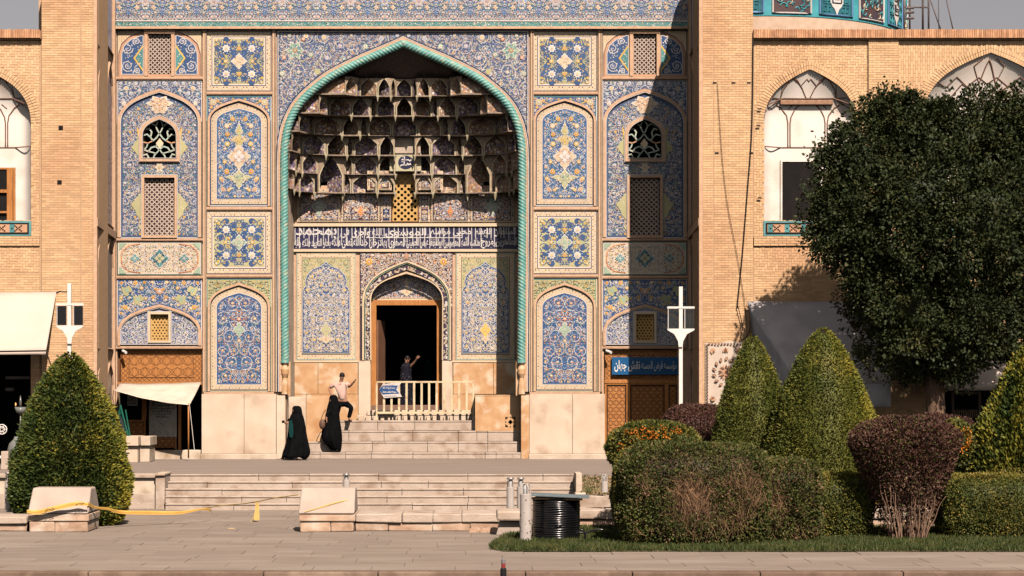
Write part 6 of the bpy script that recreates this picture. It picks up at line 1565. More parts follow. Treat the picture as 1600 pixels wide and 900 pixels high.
# cable reel
YC = 37.9; cx0 = ux(869, YC); rc = 35*YC/F
re = thing('cable_reel', 'big upright coil of glossy black cable under a blue plank', 'cable reel', (cx0, YC, 0))
GLC = mat('glossy_black_cable', (.006, .006, .007), .22, spec=.6)
zt = vz(781, YC-rc); nT = 19; rr = random.Random(3)
for i in range(nT):
    z = .03+(zt-.03)*i/(nT-1); ro = rc*(1+rr.uniform(-.012, .012))-(.02 if i > nT-2 else 0); m = MB()
    m.tube([(cx0+ro*math.cos(TAU*j/48)+rr.uniform(-.002, .002), YC+ro*math.sin(TAU*j/48), z+.006*math.sin(j*.7+i)) for j in range(48)], .030, 8, closed=True); m.build('coil', GLC, re, smooth=True)
m = MB(); m.lathe(cx0, YC, [(rc-.02, .0), (rc-.02, zt)], 32); m.build('core', GLC, re)
m = MB(); m.tube([(cx0-rc*.98, YC-.3, .20), (cx0-rc*.5, YC-rc*.9, .24), (cx0, YC-rc-.03, .30), (cx0+rc*.2, YC-rc-.02, .32)], .016, 6); m.build('loose_turn', GLC, re, smooth=True)
for j, P in enumerate(([(900, 835), (908, 828), (914, 834), (912, 842), (905, 843)], [(900, 832), (915, 832), (930, 828), (942, 828), (948, 834), (949, 842)])):
    m = MB(); m.tube(catmull([W(a, b, 37.4) for a, b in P], 6), .022 if j else .026, 6); m.build('cable_end', GLC, re, smooth=True)
pk = thing('plank', 'weathered blue plank lying across the black cable coil', 'plank', W(868, 776, YC-.2))
m = MB(); m.hexa([W(827, 775, 37.4), W(921, 779, 37.4), W(921, 776, 38.4), W(827, 772, 38.4)], [Vector(p)+Vector((0, 0, .035)) for p in (W(827, 775, 37.4), W(921, 779, 37.4), W(921, 776, 38.4), W(827, 772, 38.4))]); fixnormals(m.build('board', mat('blue_grey_wood', (.17, .22, .23), .8, (.12, .15, .16), 12, stretch=(1, 6, 6)), pk, bevel=.005))
m = MB(); m.hexa([W(827, 780, 37.5), W(910, 782, 37.5), W(910, 782, 38.3), W(827, 780, 38.3)], [Vector(p)+Vector((0, 0, .04)) for p in (W(827, 780, 37.5), W(910, 782, 37.5), W(910, 782, 38.3), W(827, 780, 38.3))]); fixnormals(m.build('under_board', mat('raw_wood', (.45, .30, .17), .85), pk))
# post and rail by the right low wall
pr = thing('post_fence', 'short white post with rails between the purple bush and the right hedge', 'fence', (ux(1471, 42), 42, 0))
m = MB(); m.box(ux(1468, 42), ux(1477, 42), 41.95, 42.05, 0, vz(759, 42)); m.build('post', WHT, pr, bevel=.01)
for v in (762, 778, 790): m = MB(); m.box(ux(1440, 42), ux(1468, 42), 41.98, 42.02, vz(v+4, 42), vz(v, 42)); m.build('rail', mat('tan_rail', (.50, .38, .28), .8), pr)
lp = thing('stone_post', 'pale stone posts and rail at the left edge in front of the dark shop', 'post', (ux(8, 52), 52, TZ))
m = MB(); m.box(ux(3, 52), ux(14, 52), 51.9, 52.1, TZ, vz(705, 52)); m.build('post', STEP, lp, bevel=.01); m = MB(); m.box(ux(-30, 52), ux(3, 52), 51.95, 52.05, vz(716, 52), vz(712, 52)); m.build('rail', WHT, lp)

# yellow caution tape
TAPE = mat('yellow_tape', (.70, .42, .10), .55, (.62, .36, .08), 5); TAPE2 = mat('pale_tape', (.72, .50, .16), .5)
def tape(pts, hts, Y, lab, name='caution_tape', mt=None, Ys=None):
    P = catmull([Vector((a, b, 0)) for a, b in pts], 6); m = MB(); n = len(P); rows = []
    for i, p in enumerate(P):
        t = i/(n-1)*(len(hts)-1); k = min(int(t), len(hts)-2); h = hts[k]+(hts[k+1]-hts[k])*(t-k)
        y = Y if Ys is None else (Ys[0]+(Ys[-1]-Ys[0])*i/(n-1)); rows.append([W(p.x, p.y-h/2, y-.012*math.sin(i*.9)), W(p.x, p.y-h*.1, y-.03), W(p.x, p.y+h*.2, y-.008), W(p.x, p.y+h/2, y-.02)])
    m.grid(rows); o = m.build(name, mt or TAPE, None, smooth=True, label=lab, cat='tape'); return o
t1 = tape([(42, 799), (60, 800), (90, 793), (120, 787), (138, 788)], [5, 7, 7, 7, 5], 40.1, 'broad yellow caution tape with black Persian print wrapped round the left stone block')
lettering(shape('خطر'), 'lettering', INK, 69, 86, 792.5, 800, 40.03, None, bold=.02, rot=.13)
l2 = lettering(shape('خطر'), 'lettering', INK, 117, 132, 784, 790, 40.03, None, bold=.02, rot=.1); l2.parent = t1
for o in list(bpy.data.objects):
    if o.name.startswith('lettering') and o.parent is None: o.parent = t1
tape([(137, 787), (150, 793), (168, 795), (188, 800), (230, 801), (280, 801), (312, 796), (328, 797), (331, 805)], [6, 3.5, 4, 5.5, 6, 5, 2.5, 4, 2], 41, 'slack yellow tape stretched from the left stone block to its knotted end', Ys=(40.2, 44))
tape([(312, 796), (345, 790), (380, 787), (400, 784), (430, 778), (466, 773)], [1.6, 1.4, 1.6, 1.6, 1.6, 1.6], 44, 'thin yellow tape rising from the knot to the lone stone block', Ys=(44, 40.3), mt=TAPE2)
tape([(401, 785), (399, 800), (392, 815), (381, 826)], [2, 2.5, 2.5, 2], 43.4, 'loose yellow tape end hanging down to the paving in front of the steps', mt=TAPE2)
m = MB(); rows = [[W(399+a, v, 43.35-.02*math.sin(a*2)) for a in (0, 2, 4, 6)] if v < 800 else [W(397+a*1.4, v, 43.35) for a in (0, 2, 4, 6)] for v in (785, 795, 805, 813)]; m.grid(rows); m.build('caution_tape', TAPE2, None, smooth=True, label='short doubled flap of yellow tape hanging beside the loose end', cat='tape')
tape([(353, 827), (362, 826), (374, 827.5)], [1.5, 2, 1.5], 41.3, 'scrap of yellow tape lying on the paving in front of the steps', mt=TAPE2)
tape([(476, 800), (500, 793), (530, 784), (548, 781)], [1.6, 2.4, 2.4, 2], Y=40.12, Ys=(40.20, 40.385), lab='thin yellow tape lying across the face of the lone stone block', mt=TAPE2)

# ================================================================== goods in the left shop
BR = mat('silvered_metal', (.20, .20, .19), .35, metal=.5); GLW = mat('pale_glass', (.20, .21, .19), .2)
lpz = thing('oil_lamp', 'tall silvered glass lamp standing in the dark shop left of the conifer', 'lamp', W(30, 700, 54))
x, y = ux(32, 54), 54.0
m = MB(); m.lathe(x, y, [(.10, vz(718, 54)), (.04, vz(700, 54)), (.03, vz(680, 54)), (.05, vz(672, 54)), (.02, vz(660, 54)), (.02, vz(648, 54))], 12); m.build('stem', BR, lpz, smooth=True)
m = MB(); m.lathe(x, y, [(.02, vz(648, 54)), (.12, vz(644, 54)), (.16, vz(636, 54)), (.13, vz(637, 54))], 14); m.build('bowl', GLW, lpz, smooth=True)
m = MB(); m.lathe(x, y, [(.03, vz(636, 54)), (.035, vz(628, 54)), (.01, vz(618, 54))], 10); m.build('chimney', BR, lpz, smooth=True)
gb = thing('glass_globe', 'round pale glass globe vase low beside the left conifer', 'vase', W(25, 722, 53.6)); x = ux(26, 53.6)
m = MB(); m.lathe(x, 53.6, [(.10, vz(722, 53.6)), (.20, vz(715, 53.6)), (.25, vz(704, 53.6)), (.20, vz(693, 53.6)), (.08, vz(686, 53.6)), (.06, vz(682, 53.6))], 18); m.build('globe', GLW, gb, smooth=True)
plt = thing('white_ornament', 'white openwork ring ornament hanging in the dark shop at the left edge', 'ornament', W(3, 675, 54.2)); c = W(3, 671, 54.2)
for r_, w_ in ((.13, .016), (.07, .014)): m = MB(); m.tube([c+Vector((r_*math.cos(TAU*i/20), 0, r_*math.sin(TAU*i/20))) for i in range(20)], w_, 6, closed=True); m.build('ring', WHT, plt, smooth=True)
for i in range(6): a = TAU*i/6; m = MB(); m.tube([c+Vector((.03*math.cos(a), 0, .03*math.sin(a))), c+Vector((.13*math.cos(a), 0, .13*math.sin(a)))], .012, 5); m.build('spoke', WHT, plt)
for (u0, u1, v0, v1, l) in ((9, 47, 588, 592.5, 'pale shelf edge high in the dark shop on the left'), (9, 21, 606, 611, 'small pale shelf label in the dark shop on the left')):
    q = thing('shelf', l, 'shelf', W((u0+u1)/2, v1, 56)); m = MB(); m.pxbox(u0, u1, v0, v1, 56, .03, t=.2); m.build('board', mat('dim_shelf', (.20, .17, .15), .8), q)
cl = thing('candle_lamp', 'small lit candle bulb glowing in the dark shop left of the conifer', 'candle lamp', W(25, 634, 54.3)); p = W(24.5, 634, 54.3)
m = MB(); m.lathe(p.x, p.y, [(.012, p.z-.10), (.014, p.z)], 8); m.build('holder', BR, cl); m = MB(); m.lathe(p.x, p.y, [(.008, p.z), (.02, p.z+.025), (.016, p.z+.05), (.002, p.z+.09)], 10); m.build('bulb', mat('lit_bulb', (.9, .5, .2), .4, emit=(1.0, .35, .08)), cl, smooth=True)

# ================================================================== people
SKIN = mat('skin', (.36, .19, .12), .6, (.32, .16, .10), 9); SKIND = mat('skin_dark', (.25, .13, .085), .6)
HAIR = mat('black_hair', (.012, .009, .008), .6); BLKC = mat('black_cloth', (.004, .004, .0045), .95, (.007, .007, .008), 6, spec=.03); PINK = mat('pale_pink_shirt', (.60, .40, .33), .85, (.54, .36, .30), 8)
def skin(name, J, E, mt, parent, sub=2):              # J: name -> (point, radius); E: edges; root is the first joint
    names = list(J); me = bpy.data.meshes.new(name); me.from_pydata([tuple(J[n][0]) for n in names], [(names.index(a), names.index(b)) for a, b in E], [])
    o = bpy.data.objects.new(name, me); COL.objects.link(o); sk = o.modifiers.new('skin', 'SKIN'); sk.use_smooth_shade = True
    if not me.skin_vertices: me.skin_vertices.new() if hasattr(me.skin_vertices, 'new') else None
    for i, n in enumerate(names):
        r = J[n][1]; r = (r, r) if not isinstance(r, tuple) else r
        me.skin_vertices[0].data[i].radius = r; me.skin_vertices[0].data[i].use_root = (i == 0)
    s = o.modifiers.new('sub', 'SUBSURF'); s.levels = sub; s.render_levels = sub
    dg = bpy.context.evaluated_depsgraph_get(); m2 = bpy.data.meshes.new_from_object(o.evaluated_get(dg)); bpy.data.objects.remove(o)
    m2.materials.clear(); m2.materials.append(mt); m2.polygons.foreach_set('use_smooth', np.ones(len(m2.polygons), dtype=bool))
    o = bpy.data.objects.new(name, m2); link(o)
    if parent is not None: put(o, parent)
    return o
def hand(J, E, wrist, tip, r, sp, th, pre, side):     # palm, five separate fingers and a thumb; wrist->tip is the direction of the hand
    w = J[wrist][0]; d = (tip-w).normalized(); L = (tip-w).length; sp = sp-d*sp.dot(d); sp.normalize(); nn = d.cross(sp)
    J[pre+'palm'] = (w+d*L*.42, (r*1.25, r*.75)); E.append((wrist, pre+'palm'))
    for k, (o_, l_) in enumerate(((-.9, .80), (-.32, .98), (.3, .95), (.9, .82))):
        a = w+d*L*.52+sp*r*1.25*o_; b = a+d*L*.26*l_+sp*r*.12*o_+nn*.004; c = b+d*L*.2*l_+nn*.016
        J[f'{pre}f{k}a'] = (a, .0095); J[f'{pre}f{k}b'] = (b, .0085); J[f'{pre}f{k}c'] = (c, .0065); E.extend([(pre+'palm', f'{pre}f{k}a'), (f'{pre}f{k}a', f'{pre}f{k}b'), (f'{pre}f{k}b', f'{pre}f{k}c')])
    a = w+d*L*.25+sp*r*1.3*side; b = a+d*L*.2+sp*r*1.0*side
    J[pre+'ta'] = (a, .011); J[pre+'tb'] = (b, .0085); E.extend([(pre+'palm', pre+'ta'), (pre+'ta', pre+'tb')])
def face(par, c, f, up, s=1.0, m_=None, hair=True, beard=False):      # c head centre, f facing; small features on the head
    f = f.normalized(); up = (up-f*up.dot(f)).normalized(); sd = f.cross(up)
    def ball(p, rx, ry, rz, mt, nm):
        m = MB(); rows = []
        for j in range(7):
            th = PI*(j+.02)/6.04; rows.append([p+sd*(rx*math.sin(th)*math.cos(TAU*i/10))+f*(ry*math.sin(th)*math.sin(TAU*i/10))+up*(rz*math.cos(th)) for i in range(10)])
        m.grid(rows, closed=True); return m.build(nm, mt, par, smooth=True)
    ball(c+f*.088*s-up*.005, .013*s, .018*s, .022*s, m_ or SKIN, 'nose')
    for q in (-1, 1):
        ball(c+f*.080*s+sd*q*.030*s+up*.022*s, .012*s, .007*s, .006*s, HAIR, 'eye'); ball(c+sd*q*.076*s, .010*s, .018*s, .028*s, m_ or SKIN, 'ear')
        ball(c+f*.082*s+sd*q*.030*s+up*.040*s, .018*s, .006*s, .004*s, HAIR, 'eyebrow')
    ball(c+f*.082*s-up*.040*s, .022*s, .007*s, .006*s, mat('lips', (.25, .09, .07), .5), 'mouth')
    if hair: ball(c-f*.016*s+up*.035*s, .084*s, .092*s, .088*s, HAIR, 'hair')

YM = 60.75
man = thing('person', 'man in a pale pink shirt and black trousers skipping down the mosque steps, arm raised', 'person', (ux(528, YM), YM, zs4[3]))
def q3(u, v, dy=0.0): return W(u, v, YM+dy)
J = {'pelvis': (q3(535, 627), (.13, .10)), 'waist': (q3(535, 619), (.125, .095)), 'chest': (q3(532, 606), (.155, .105)), 'neckb': (q3(532, 598), (.075, .07)), 'neck': (q3(533, 595.5), .052), 'head0': (q3(534.2, 591.5, -.02), (.066, .076)), 'head1': (q3(534.6, 587, -.02), (.078, .088)),
     'lsh': (q3(523, 600), .058), 'lel': (q3(514.3, 607, .05), .042), 'lwr': (q3(517.6, 616, -.06), .028), 'rsh': (q3(541, 600), .058), 'rel': (q3(546.5, 603.8, -.1), .044), 'rwr': (q3(552, 598, -.22), .029),
     'lhip': (q3(529.5, 631), .092), 'lkn': (q3(525.5, 651, -.06), .062), 'lan': (q3(524, 669.5, .0), .040), 'ltoe': (q3(521, 672.5, -.14), .036), 'rhip': (q3(541, 631), .092), 'rkn': (q3(549.3, 637, -.24), .064), 'ran': (q3(544.8, 653.5, -.14), .042), 'rtoe': (q3(549.5, 657.5, -.24), .036)}
E = [('pelvis', 'waist'), ('waist', 'chest'), ('chest', 'neckb'), ('neckb', 'neck'), ('neck', 'head0'), ('head0', 'head1'), ('chest', 'lsh'), ('lsh', 'lel'), ('lel', 'lwr'), ('chest', 'rsh'), ('rsh', 'rel'), ('rel', 'rwr'), ('pelvis', 'lhip'), ('lhip', 'lkn'), ('lkn', 'lan'), ('lan', 'ltoe'), ('pelvis', 'rhip'), ('rhip', 'rkn'), ('rkn', 'ran'), ('ran', 'rtoe')]
hand(J, E, 'lwr', q3(521.5, 622.5, -.14), .030, Vector((1, 0, .2)), 0, 'l', 1); hand(J, E, 'rwr', q3(557.0, 592.0, -.26), .030, Vector((.7, 0, .7)), 0, 'r', -1)
skin('body', J, E, SKIN, man)
J2 = {n: (J[n][0], tuple(a*k for a in (J[n][1] if isinstance(J[n][1], tuple) else (J[n][1],)*2))) for n, k in (('chest', 1.13), ('waist', 1.2), ('pelvis', 1.14), ('neckb', 1.05), ('lsh', 1.25), ('rsh', 1.25))}
J2['le2'] = (J['lsh'][0].lerp(J['lel'][0], .8), .064); J2['re2'] = (J['rsh'][0].lerp(J['rel'][0], .8), .064)
skin('shirt', J2, [('chest', 'waist'), ('waist', 'pelvis'), ('chest', 'neckb'), ('chest', 'lsh'), ('lsh', 'le2'), ('chest', 'rsh'), ('rsh', 're2')], PINK, man)
J3 = {n: (J[n][0], tuple(a*k for a in (J[n][1] if isinstance(J[n][1], tuple) else (J[n][1],)*2))) for n, k in (('pelvis', 1.2), ('lhip', 1.14), ('lkn', 1.25), ('lan', 1.6), ('rhip', 1.14), ('rkn', 1.25), ('ran', 1.5))}
skin('trousers', J3, [('pelvis', 'lhip'), ('lhip', 'lkn'), ('lkn', 'lan'), ('pelvis', 'rhip'), ('rhip', 'rkn'), ('rkn', 'ran')], BLKC, man)
for s in 'lr': skin('shoe', {'a': (J[s+'an'][0]-Vector((0, 0, .05)), .052), 'b': (J[s+'toe'][0], (.052, .042))}, [('a', 'b')], mat('dark_shoe', (.03, .02, .018), .5), man)
face(man, q3(534.6, 588.3, -.02), Vector((.12, -1, -.45)), Vector((0, -.35, 1)))

def chador(name, lab, Y, rings, mt=BLKC, extra=None, seed=0, loc=None):      # rings: (v, uL, uR, depth, fold)
    t = thing('person', lab, 'person', loc or (ux((rings[-1][1]+rings[-1][2])/2, Y), Y, vz(rings[-1][0], Y))); m = MB(); rows = []; n = 40; rr = random.Random(seed); ph = [rr.uniform(0, TAU) for _ in range(4)]
    for k, (v, a, b, dp_, fo) in enumerate(rings):
        cu, hu = (a+b)/2, (b-a)/2; row = []
        for i in range(n):
            th = TAU*i/n; f_ = 1+fo*(math.sin(th*7+ph[0]+k*.25)*.6+math.sin(th*13+ph[1]-k*.2)*.4)
            row.append(Vector((ux(cu+hu*.93*math.cos(th)*f_, Y), Y+dp_*math.sin(th)*f_, vz(v+(1.6*math.sin(th*5+ph[2]) if k == len(rings)-1 else 0), Y))))
        rows.append(row)
    c = sum(rows[0], Vector())/n; rows = [[c]*n]+rows
    m.grid(rows, closed=True); o = m.build(name, mt, t, smooth=True); s = o.modifiers.new('sub', 'SUBSURF'); s.levels = 1; s.render_levels = 1; s2 = o.modifiers.new('thick', 'SOLIDIFY'); s2.thickness = .01
    return t
def bodyunder(t, Y, uh, vh, us, ftL, ftR, face_dir, hd=None, dress=BLKC):    # head, body, legs and hands under the chador
    J = {'pelvis': (W(us, vh+42, Y), (.13, .10)), 'chest': (W(us, vh+20, Y), (.14, .10)), 'neck': (W(uh, vh+10, Y), .05), 'head0': (W(uh, vh+6, Y), (.06, .07)), 'head1': (W(uh, vh, Y), (.074, .084)),
         'lk': (W((us+ftL[0])/2, vh+62, Y), .07), 'lf': (W(ftL[0], ftL[1]-4, Y), .04), 'lt': (W(ftL[0]-4, ftL[1]-1.3, Y-.08), .036), 'rk': (W((us+ftR[0])/2, vh+62, Y), .07), 'rf': (W(ftR[0], ftR[1]-4, Y), .04), 'rt': (W(ftR[0]-4, ftR[1]-1.3, Y-.08), .036)}
    E = [('pelvis', 'chest'), ('chest', 'neck'), ('neck', 'head0'), ('head0', 'head1'), ('pelvis', 'lk'), ('lk', 'lf'), ('lf', 'lt'), ('pelvis', 'rk'), ('rk', 'rf'), ('rf', 'rt')]
    if hd:
        J['sh'] = (W(us-2, vh+16, Y-.08), .05); J['el'] = (W(*hd[0], Y-.2), .042); J['wr'] = (W(*hd[1], Y-.26), .028); E += [('chest', 'sh'), ('sh', 'el'), ('el', 'wr')]; hand(J, E, 'wr', W(*hd[2], Y-.27), .026, Vector((0, -.5, 1)), 0, 'h', -1)
    skin('body', J, E, SKIN, t)
    for a in 'lr': skin('shoe', {'a': (J[a+'f'][0]-Vector((0, 0, .03)), .050), 'b': (J[a+'t'][0], (.052, .040))}, [('a', 'b')], WHT, t)
    if hd: skin('sleeve', {'a': (J['sh'][0], .07), 'b': (J['el'][0], .065), 'c': (J['el'][0].lerp(J['wr'][0], .75), .05)}, [('a', 'b'), ('b', 'c')], BLKC, t)
    return t
Y1 = 58.9
w1 = chador('chador', 'woman in a long black chador over a teal dress walking left across the terrace', Y1, [(634.5, 459, 468, .06, 0), (636.5, 456.8, 470.5, .10, 0), (641, 456.2, 472, .12, .01), (646, 456.5, 472, .12, .02), (650, 453, 474, .14, .03), (657, 451, 476.5, .19, .04), (668, 450.5, 478, .22, .06), (682, 449, 480, .25, .08), (697, 446, 483.5, .29, .10), (708, 442, 486, .33, .12), (715.5, 440, 482, .33, .13)], seed=1)
bodyunder(w1, Y1, 461.3, 641, 463, (455, 719.5), (478, 719), None, ((452, 656), (449, 661), (444, 661)))
face(w1, W(460.3, 641, Y1-.055), Vector((-.6, -1, 0)), Vector((0, 0, 1)), .95, hair=False)
m = MB(); P = [W(a, b, Y1-.26) for a, b in ((452, 658), (456, 656), (458, 664), (458.5, 676), (457, 684), (452.5, 683), (451.5, 670))]; P2 = [p+Vector((0, .15, 0)) for p in P]; m.quad(P); 
for i in range(len(P)): m.quad([P[i], P[(i+1) % 7], P2[(i+1) % 7], P2[i]])
m.build('dress', mat('teal_dress', (.008, .045, .042), .9, spec=.05), w1)
m = MB(); c = W(442.5, 660.5, Y1-.30); m.box(c.x-.04, c.x+.04, c.y-.01, c.y+.005, c.z-.012, c.z+.07); m.build('phone', GLC, None, label='dark phone held out by the woman in the teal dress', cat='phone', bevel=.004)
Y2 = 60.12
w2 = chador('chador', 'woman in a black chador stepping down the upper stairs in front of the leaping man', Y2, [(617.5, 517, 525, .06, 0), (619.5, 515, 527, .10, 0), (624, 514, 528.5, .12, .01), (629, 514, 529, .12, .02), (633, 511.5, 530, .14, .03), (642, 510, 530.5, .18, .04), (655, 507.5, 531, .21, .06), (668, 503.5, 533.5, .24, .08), (680, 500.5, 535, .26, .10), (688, 503, 535, .25, .12), (697, 512, 534, .20, .12), (703, 518, 533, .16, .12)], seed=5)
bodyunder(w2, Y2, 519.5, 625, 521, (524, 706), (529, 705), None, ((512, 645), (509.5, 655), (511, 661)))
face(w2, W(518.5, 625, Y2-.055), Vector((-.7, -1, -.1)), Vector((0, 0, 1)), .95, hair=False)
bg_ = thing('handbag', 'small brown shoulder bag held at the side of the woman on the stairs', 'bag', W(503.5, 672, Y2-.25))
m = MB(); rows = []
for j in range(7): th = PI*(j+.05)/6.1; rows.append([W(503.5+5*math.sin(th)*math.cos(TAU*i/12), 663-8*math.cos(th), Y2-.25+.07*math.sin(th)*math.sin(TAU*i/12)) for i in range(12)])
m.grid(rows, closed=True); m.build('pouch', mat('brown_leather', (.16, .09, .06), .6, (.11, .06, .04), 8), bg_, smooth=True); m = MB(); m.tube([W(500, 660, Y2-.22), W(505, 646, Y2-.2), W(509, 640, Y2-.18)], .012, 5); m.build('strap', mat('brown_leather', (.16, .09, .06)), bg_)
# two dim figures just inside the doorway
Y3 = 63.0
w3 = chador('garment', 'person in a dark flowered garment raising one arm just inside the doorway', Y3, [(567, 630, 641, .10, .0), (572, 626, 643, .14, .02), (585, 625, 643, .16, .04), (600, 624, 645, .18, .06), (620, 622, 648, .2, .08), (642, 621, 650, .22, .08)], mt=mosaic('flowered_cloth', (.012, .012, .018), [(.10, .10, .10), (.01, .01, .015), (.01, .01, .015), (.03, .025, .05), (.06, .05, .04)], 16, .3, vines=(.01, .01, .015), spec=.03), seed=7)
J = {'chest': (W(634, 578, Y3), (.14, .1)), 'neck': (W(635, 568, Y3), .05), 'h0': (W(636, 565, Y3-.02), (.06, .07)), 'h1': (W(636.5, 561, Y3-.02), (.074, .084)), 'rs': (W(641, 573, Y3), .05), 're': (W(648, 566, Y3-.15), .042), 'rw': (W(651, 561, Y3-.25), .028)}
E = [('chest', 'neck'), ('neck', 'h0'), ('h0', 'h1'), ('chest', 'rs'), ('rs', 're'), ('re', 'rw')]; hand(J, E, 'rw', W(655, 556, Y3-.3), .03, Vector((1, 0, .3)), 0, 'r', -1); skin('body', J, E, SKIN, w3); face(w3, W(636.5, 561.5, Y3-.02), Vector((.2, -1, -.1)), Vector((0, 0, 1)))
Y4 = 65.2
w4 = chador('garment', 'dim figure in a dark green chador standing deeper inside the doorway', Y4, [(556, 667, 673, .07, 0), (560, 664, 676, .12, 0), (568, 663, 677, .13, .02), (574, 659, 680, .17, .03), (590, 657, 682, .2, .05), (615, 655, 684, .22, .07), (642, 653, 686, .24, .08)], mt=mat('deep_green_cloth', (.004, .012, .011), .95, spec=.03), seed=8)
skin('body', {'c': (W(670, 580, Y4), (.13, .1)), 'n': (W(670, 572, Y4), .05), 'h0': (W(670, 568, Y4-.03), (.06, .07)), 'h1': (W(670, 563, Y4-.04), (.072, .08))}, [('c', 'n'), ('n', 'h0'), ('h0', 'h1')], SKIND, w4); face(w4, W(670, 564, Y4-.055), Vector((-.1, -1, 0)), Vector((0, 0, 1)), hair=False, m_=SKIND)
# ledge pigeons etc. are not in view
# ================================================================== planting
def leafmat(name, cols, rough=.6, trans=.0, scale=1.6):
    if name in MATS: return MATS[name]
    m = bpy.data.materials.new(name); m.use_nodes = True; t = m.node_tree; N = t.nodes; L = t.links; b = N['Principled BSDF']; b.inputs['Roughness'].default_value = rough; b.inputs['Specular IOR Level'].default_value = .25
    g = N.new('ShaderNodeNewGeometry'); tc = N.new('ShaderNodeTexCoord'); nz = N.new('ShaderNodeTexNoise'); nz.inputs['Scale'].default_value = scale; nz.inputs['Detail'].default_value = 3; L.new(tc.outputs['Object'], nz.inputs['Vector'])
    ad = N.new('ShaderNodeMath'); ad.operation = 'MULTIPLY_ADD'; L.new(nz.outputs[0], ad.inputs[0]); ad.inputs[1].default_value = 1.1; ad.inputs[2].default_value = -.30
    mx = N.new('ShaderNodeMath'); mx.operation = 'MULTIPLY_ADD'; L.new(g.outputs['Random Per Island'], mx.inputs[0]); mx.inputs[1].default_value = .5; L.new(ad.outputs[0], mx.inputs[2])
    cr = N.new('ShaderNodeValToRGB'); e = cr.color_ramp.elements; e[0].position = 0.05; e[0].color = (*cols[0], 1); e[1].position = .95; e[1].color = (*cols[-1], 1)
    for i, c in enumerate(cols[1:-1]): q = e.new(.05+.9*(i+1)/(len(cols)-1)); q.color = (*c, 1)
    L.new(mx.outputs[0], cr.inputs[0]); L.new(cr.outputs[0], b.inputs['Base Color']); m.diffuse_color = (*cols[0], 1); MATS[name] = m; return m
def leaves(name, P, D, L, Wd, mats, parent, rng, mi=None, **kw):     # P points, D leaf directions; diamond leaves, each its own little face
    N = len(P); D = D/np.linalg.norm(D, axis=1, keepdims=True); R = rng.normal(size=(N, 3)); T = np.cross(D, R); T /= np.linalg.norm(T, axis=1, keepdims=True)+1e-9
    L = np.broadcast_to(L, (N,))[:, None]*rng.uniform(.7, 1.3, (N, 1)); Wd = np.broadcast_to(Wd, (N,))[:, None]*rng.uniform(.7, 1.3, (N, 1))
    V = np.empty((N, 4, 3), np.float32); V[:, 0] = P; V[:, 1] = P+D*L*.5+T*Wd; V[:, 2] = P+D*L; V[:, 3] = P+D*L*.5-T*Wd
    me = bpy.data.meshes.new(name); me.vertices.add(N*4); me.vertices.foreach_set('co', V.ravel()); me.loops.add(N*4); me.loops.foreach_set('vertex_index', np.arange(N*4, dtype=np.int32)); me.polygons.add(N); me.polygons.foreach_set('loop_start', np.arange(0, N*4, 4, dtype=np.int32))
    for m in mats: me.materials.append(m)
    if mi is not None: me.polygons.foreach_set('material_index', mi.astype(np.int32))
    me.update(calc_edges=True); me.validate(); o = bpy.data.objects.new(name, me); link(o, None, **kw)
    if parent is not None: put(o, parent)
    return o
def clumpy(rng, n, k):                                # smooth random bumps on the sphere of directions
    C = rng.normal(size=(k, 3)); C /= np.linalg.norm(C, axis=1, keepdims=True); A = rng.uniform(-1, 1, k)
    def f(D): return (np.exp(n*(D@C.T-1))@A)
    return f
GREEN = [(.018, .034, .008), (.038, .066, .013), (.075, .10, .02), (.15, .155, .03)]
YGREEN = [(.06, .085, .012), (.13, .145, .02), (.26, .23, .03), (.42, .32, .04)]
def conifer(lab, u, vb, vt, Y, hw, seed, mats, N=26000, tip='round', yellow=.2, leafL=.10, spiky=.0, group=None, zb=None, rim=True):
    rng = np.random.default_rng(seed); x0 = ux(u, Y); z0 = vz(vb, Y) if zb is None else zb; z1 = vz(vt, Y); R = hw*Y/F; H = z1-z0; t = thing('clipped_conifer', lab, 'conifer', (x0, Y, z0), group)
    h = rng.beta(1.1, 1.25, N); th = rng.uniform(0, TAU, N)
    prof = lambda h: np.where(h < .16, .80+.20*(h/.16)**.6, np.clip(1-((np.clip(h, .16, 1)-.16)/.84)**(1.75 if tip == 'round' else 1.35), 0, 1)**(.72 if tip == 'round' else .85))
    keep = rng.uniform(size=N) < prof(h)*.9+.12; h = h[keep]; th = th[keep]; n = len(h)
    f = clumpy(rng, 90, 260); d = np.stack([np.cos(th), np.sin(th), (h-.5)*2.2], 1); dn = d/np.linalg.norm(d, axis=1, keepdims=True)
    r = R*prof(h)*(1+.075*f(dn)-.16*rng.uniform(size=n)**1.6+.03)+(rng.uniform(size=n) < .04)*rng.uniform(0, .08, n)
    P = np.stack([x0+r*np.cos(th), Y+r*np.sin(th), z0+h*H], 1); slope = .45
    D = np.stack([np.cos(th), np.sin(th), np.full(n, slope+spiky)], 1)+rng.normal(size=(n, 3))*.45
    side = np.cos(th)*.5+.5
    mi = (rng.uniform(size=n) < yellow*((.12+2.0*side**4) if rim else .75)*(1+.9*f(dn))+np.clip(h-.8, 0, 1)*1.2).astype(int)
    leaves('foliage', P, D, leafL, leafL*.22, mats, t, rng, mi, kind='stuff')
    m = MB(); rows = []; hs = np.linspace(0, .985, 16)
    for hh in hs: rr = R*float(prof(np.array([hh]))[0])*.90; rows.append([(x0+rr*math.cos(TAU*i/20), Y+rr*math.sin(TAU*i/20), z0+hh*H*.985) for i in range(20)])
    m.grid(rows, closed=True); m.quad([(x0+R*.72*math.cos(TAU*i/20), Y+R*.72*math.sin(TAU*i/20), z0) for i in range(20)]); m.build('inner_growth', mats[0], t, smooth=True)
    m = MB(); m.tube([(x0, Y, min(z0, 0)-.1), (x0, Y, z0+.4)], .09, 8); m.build('trunk', BARK, t); return t
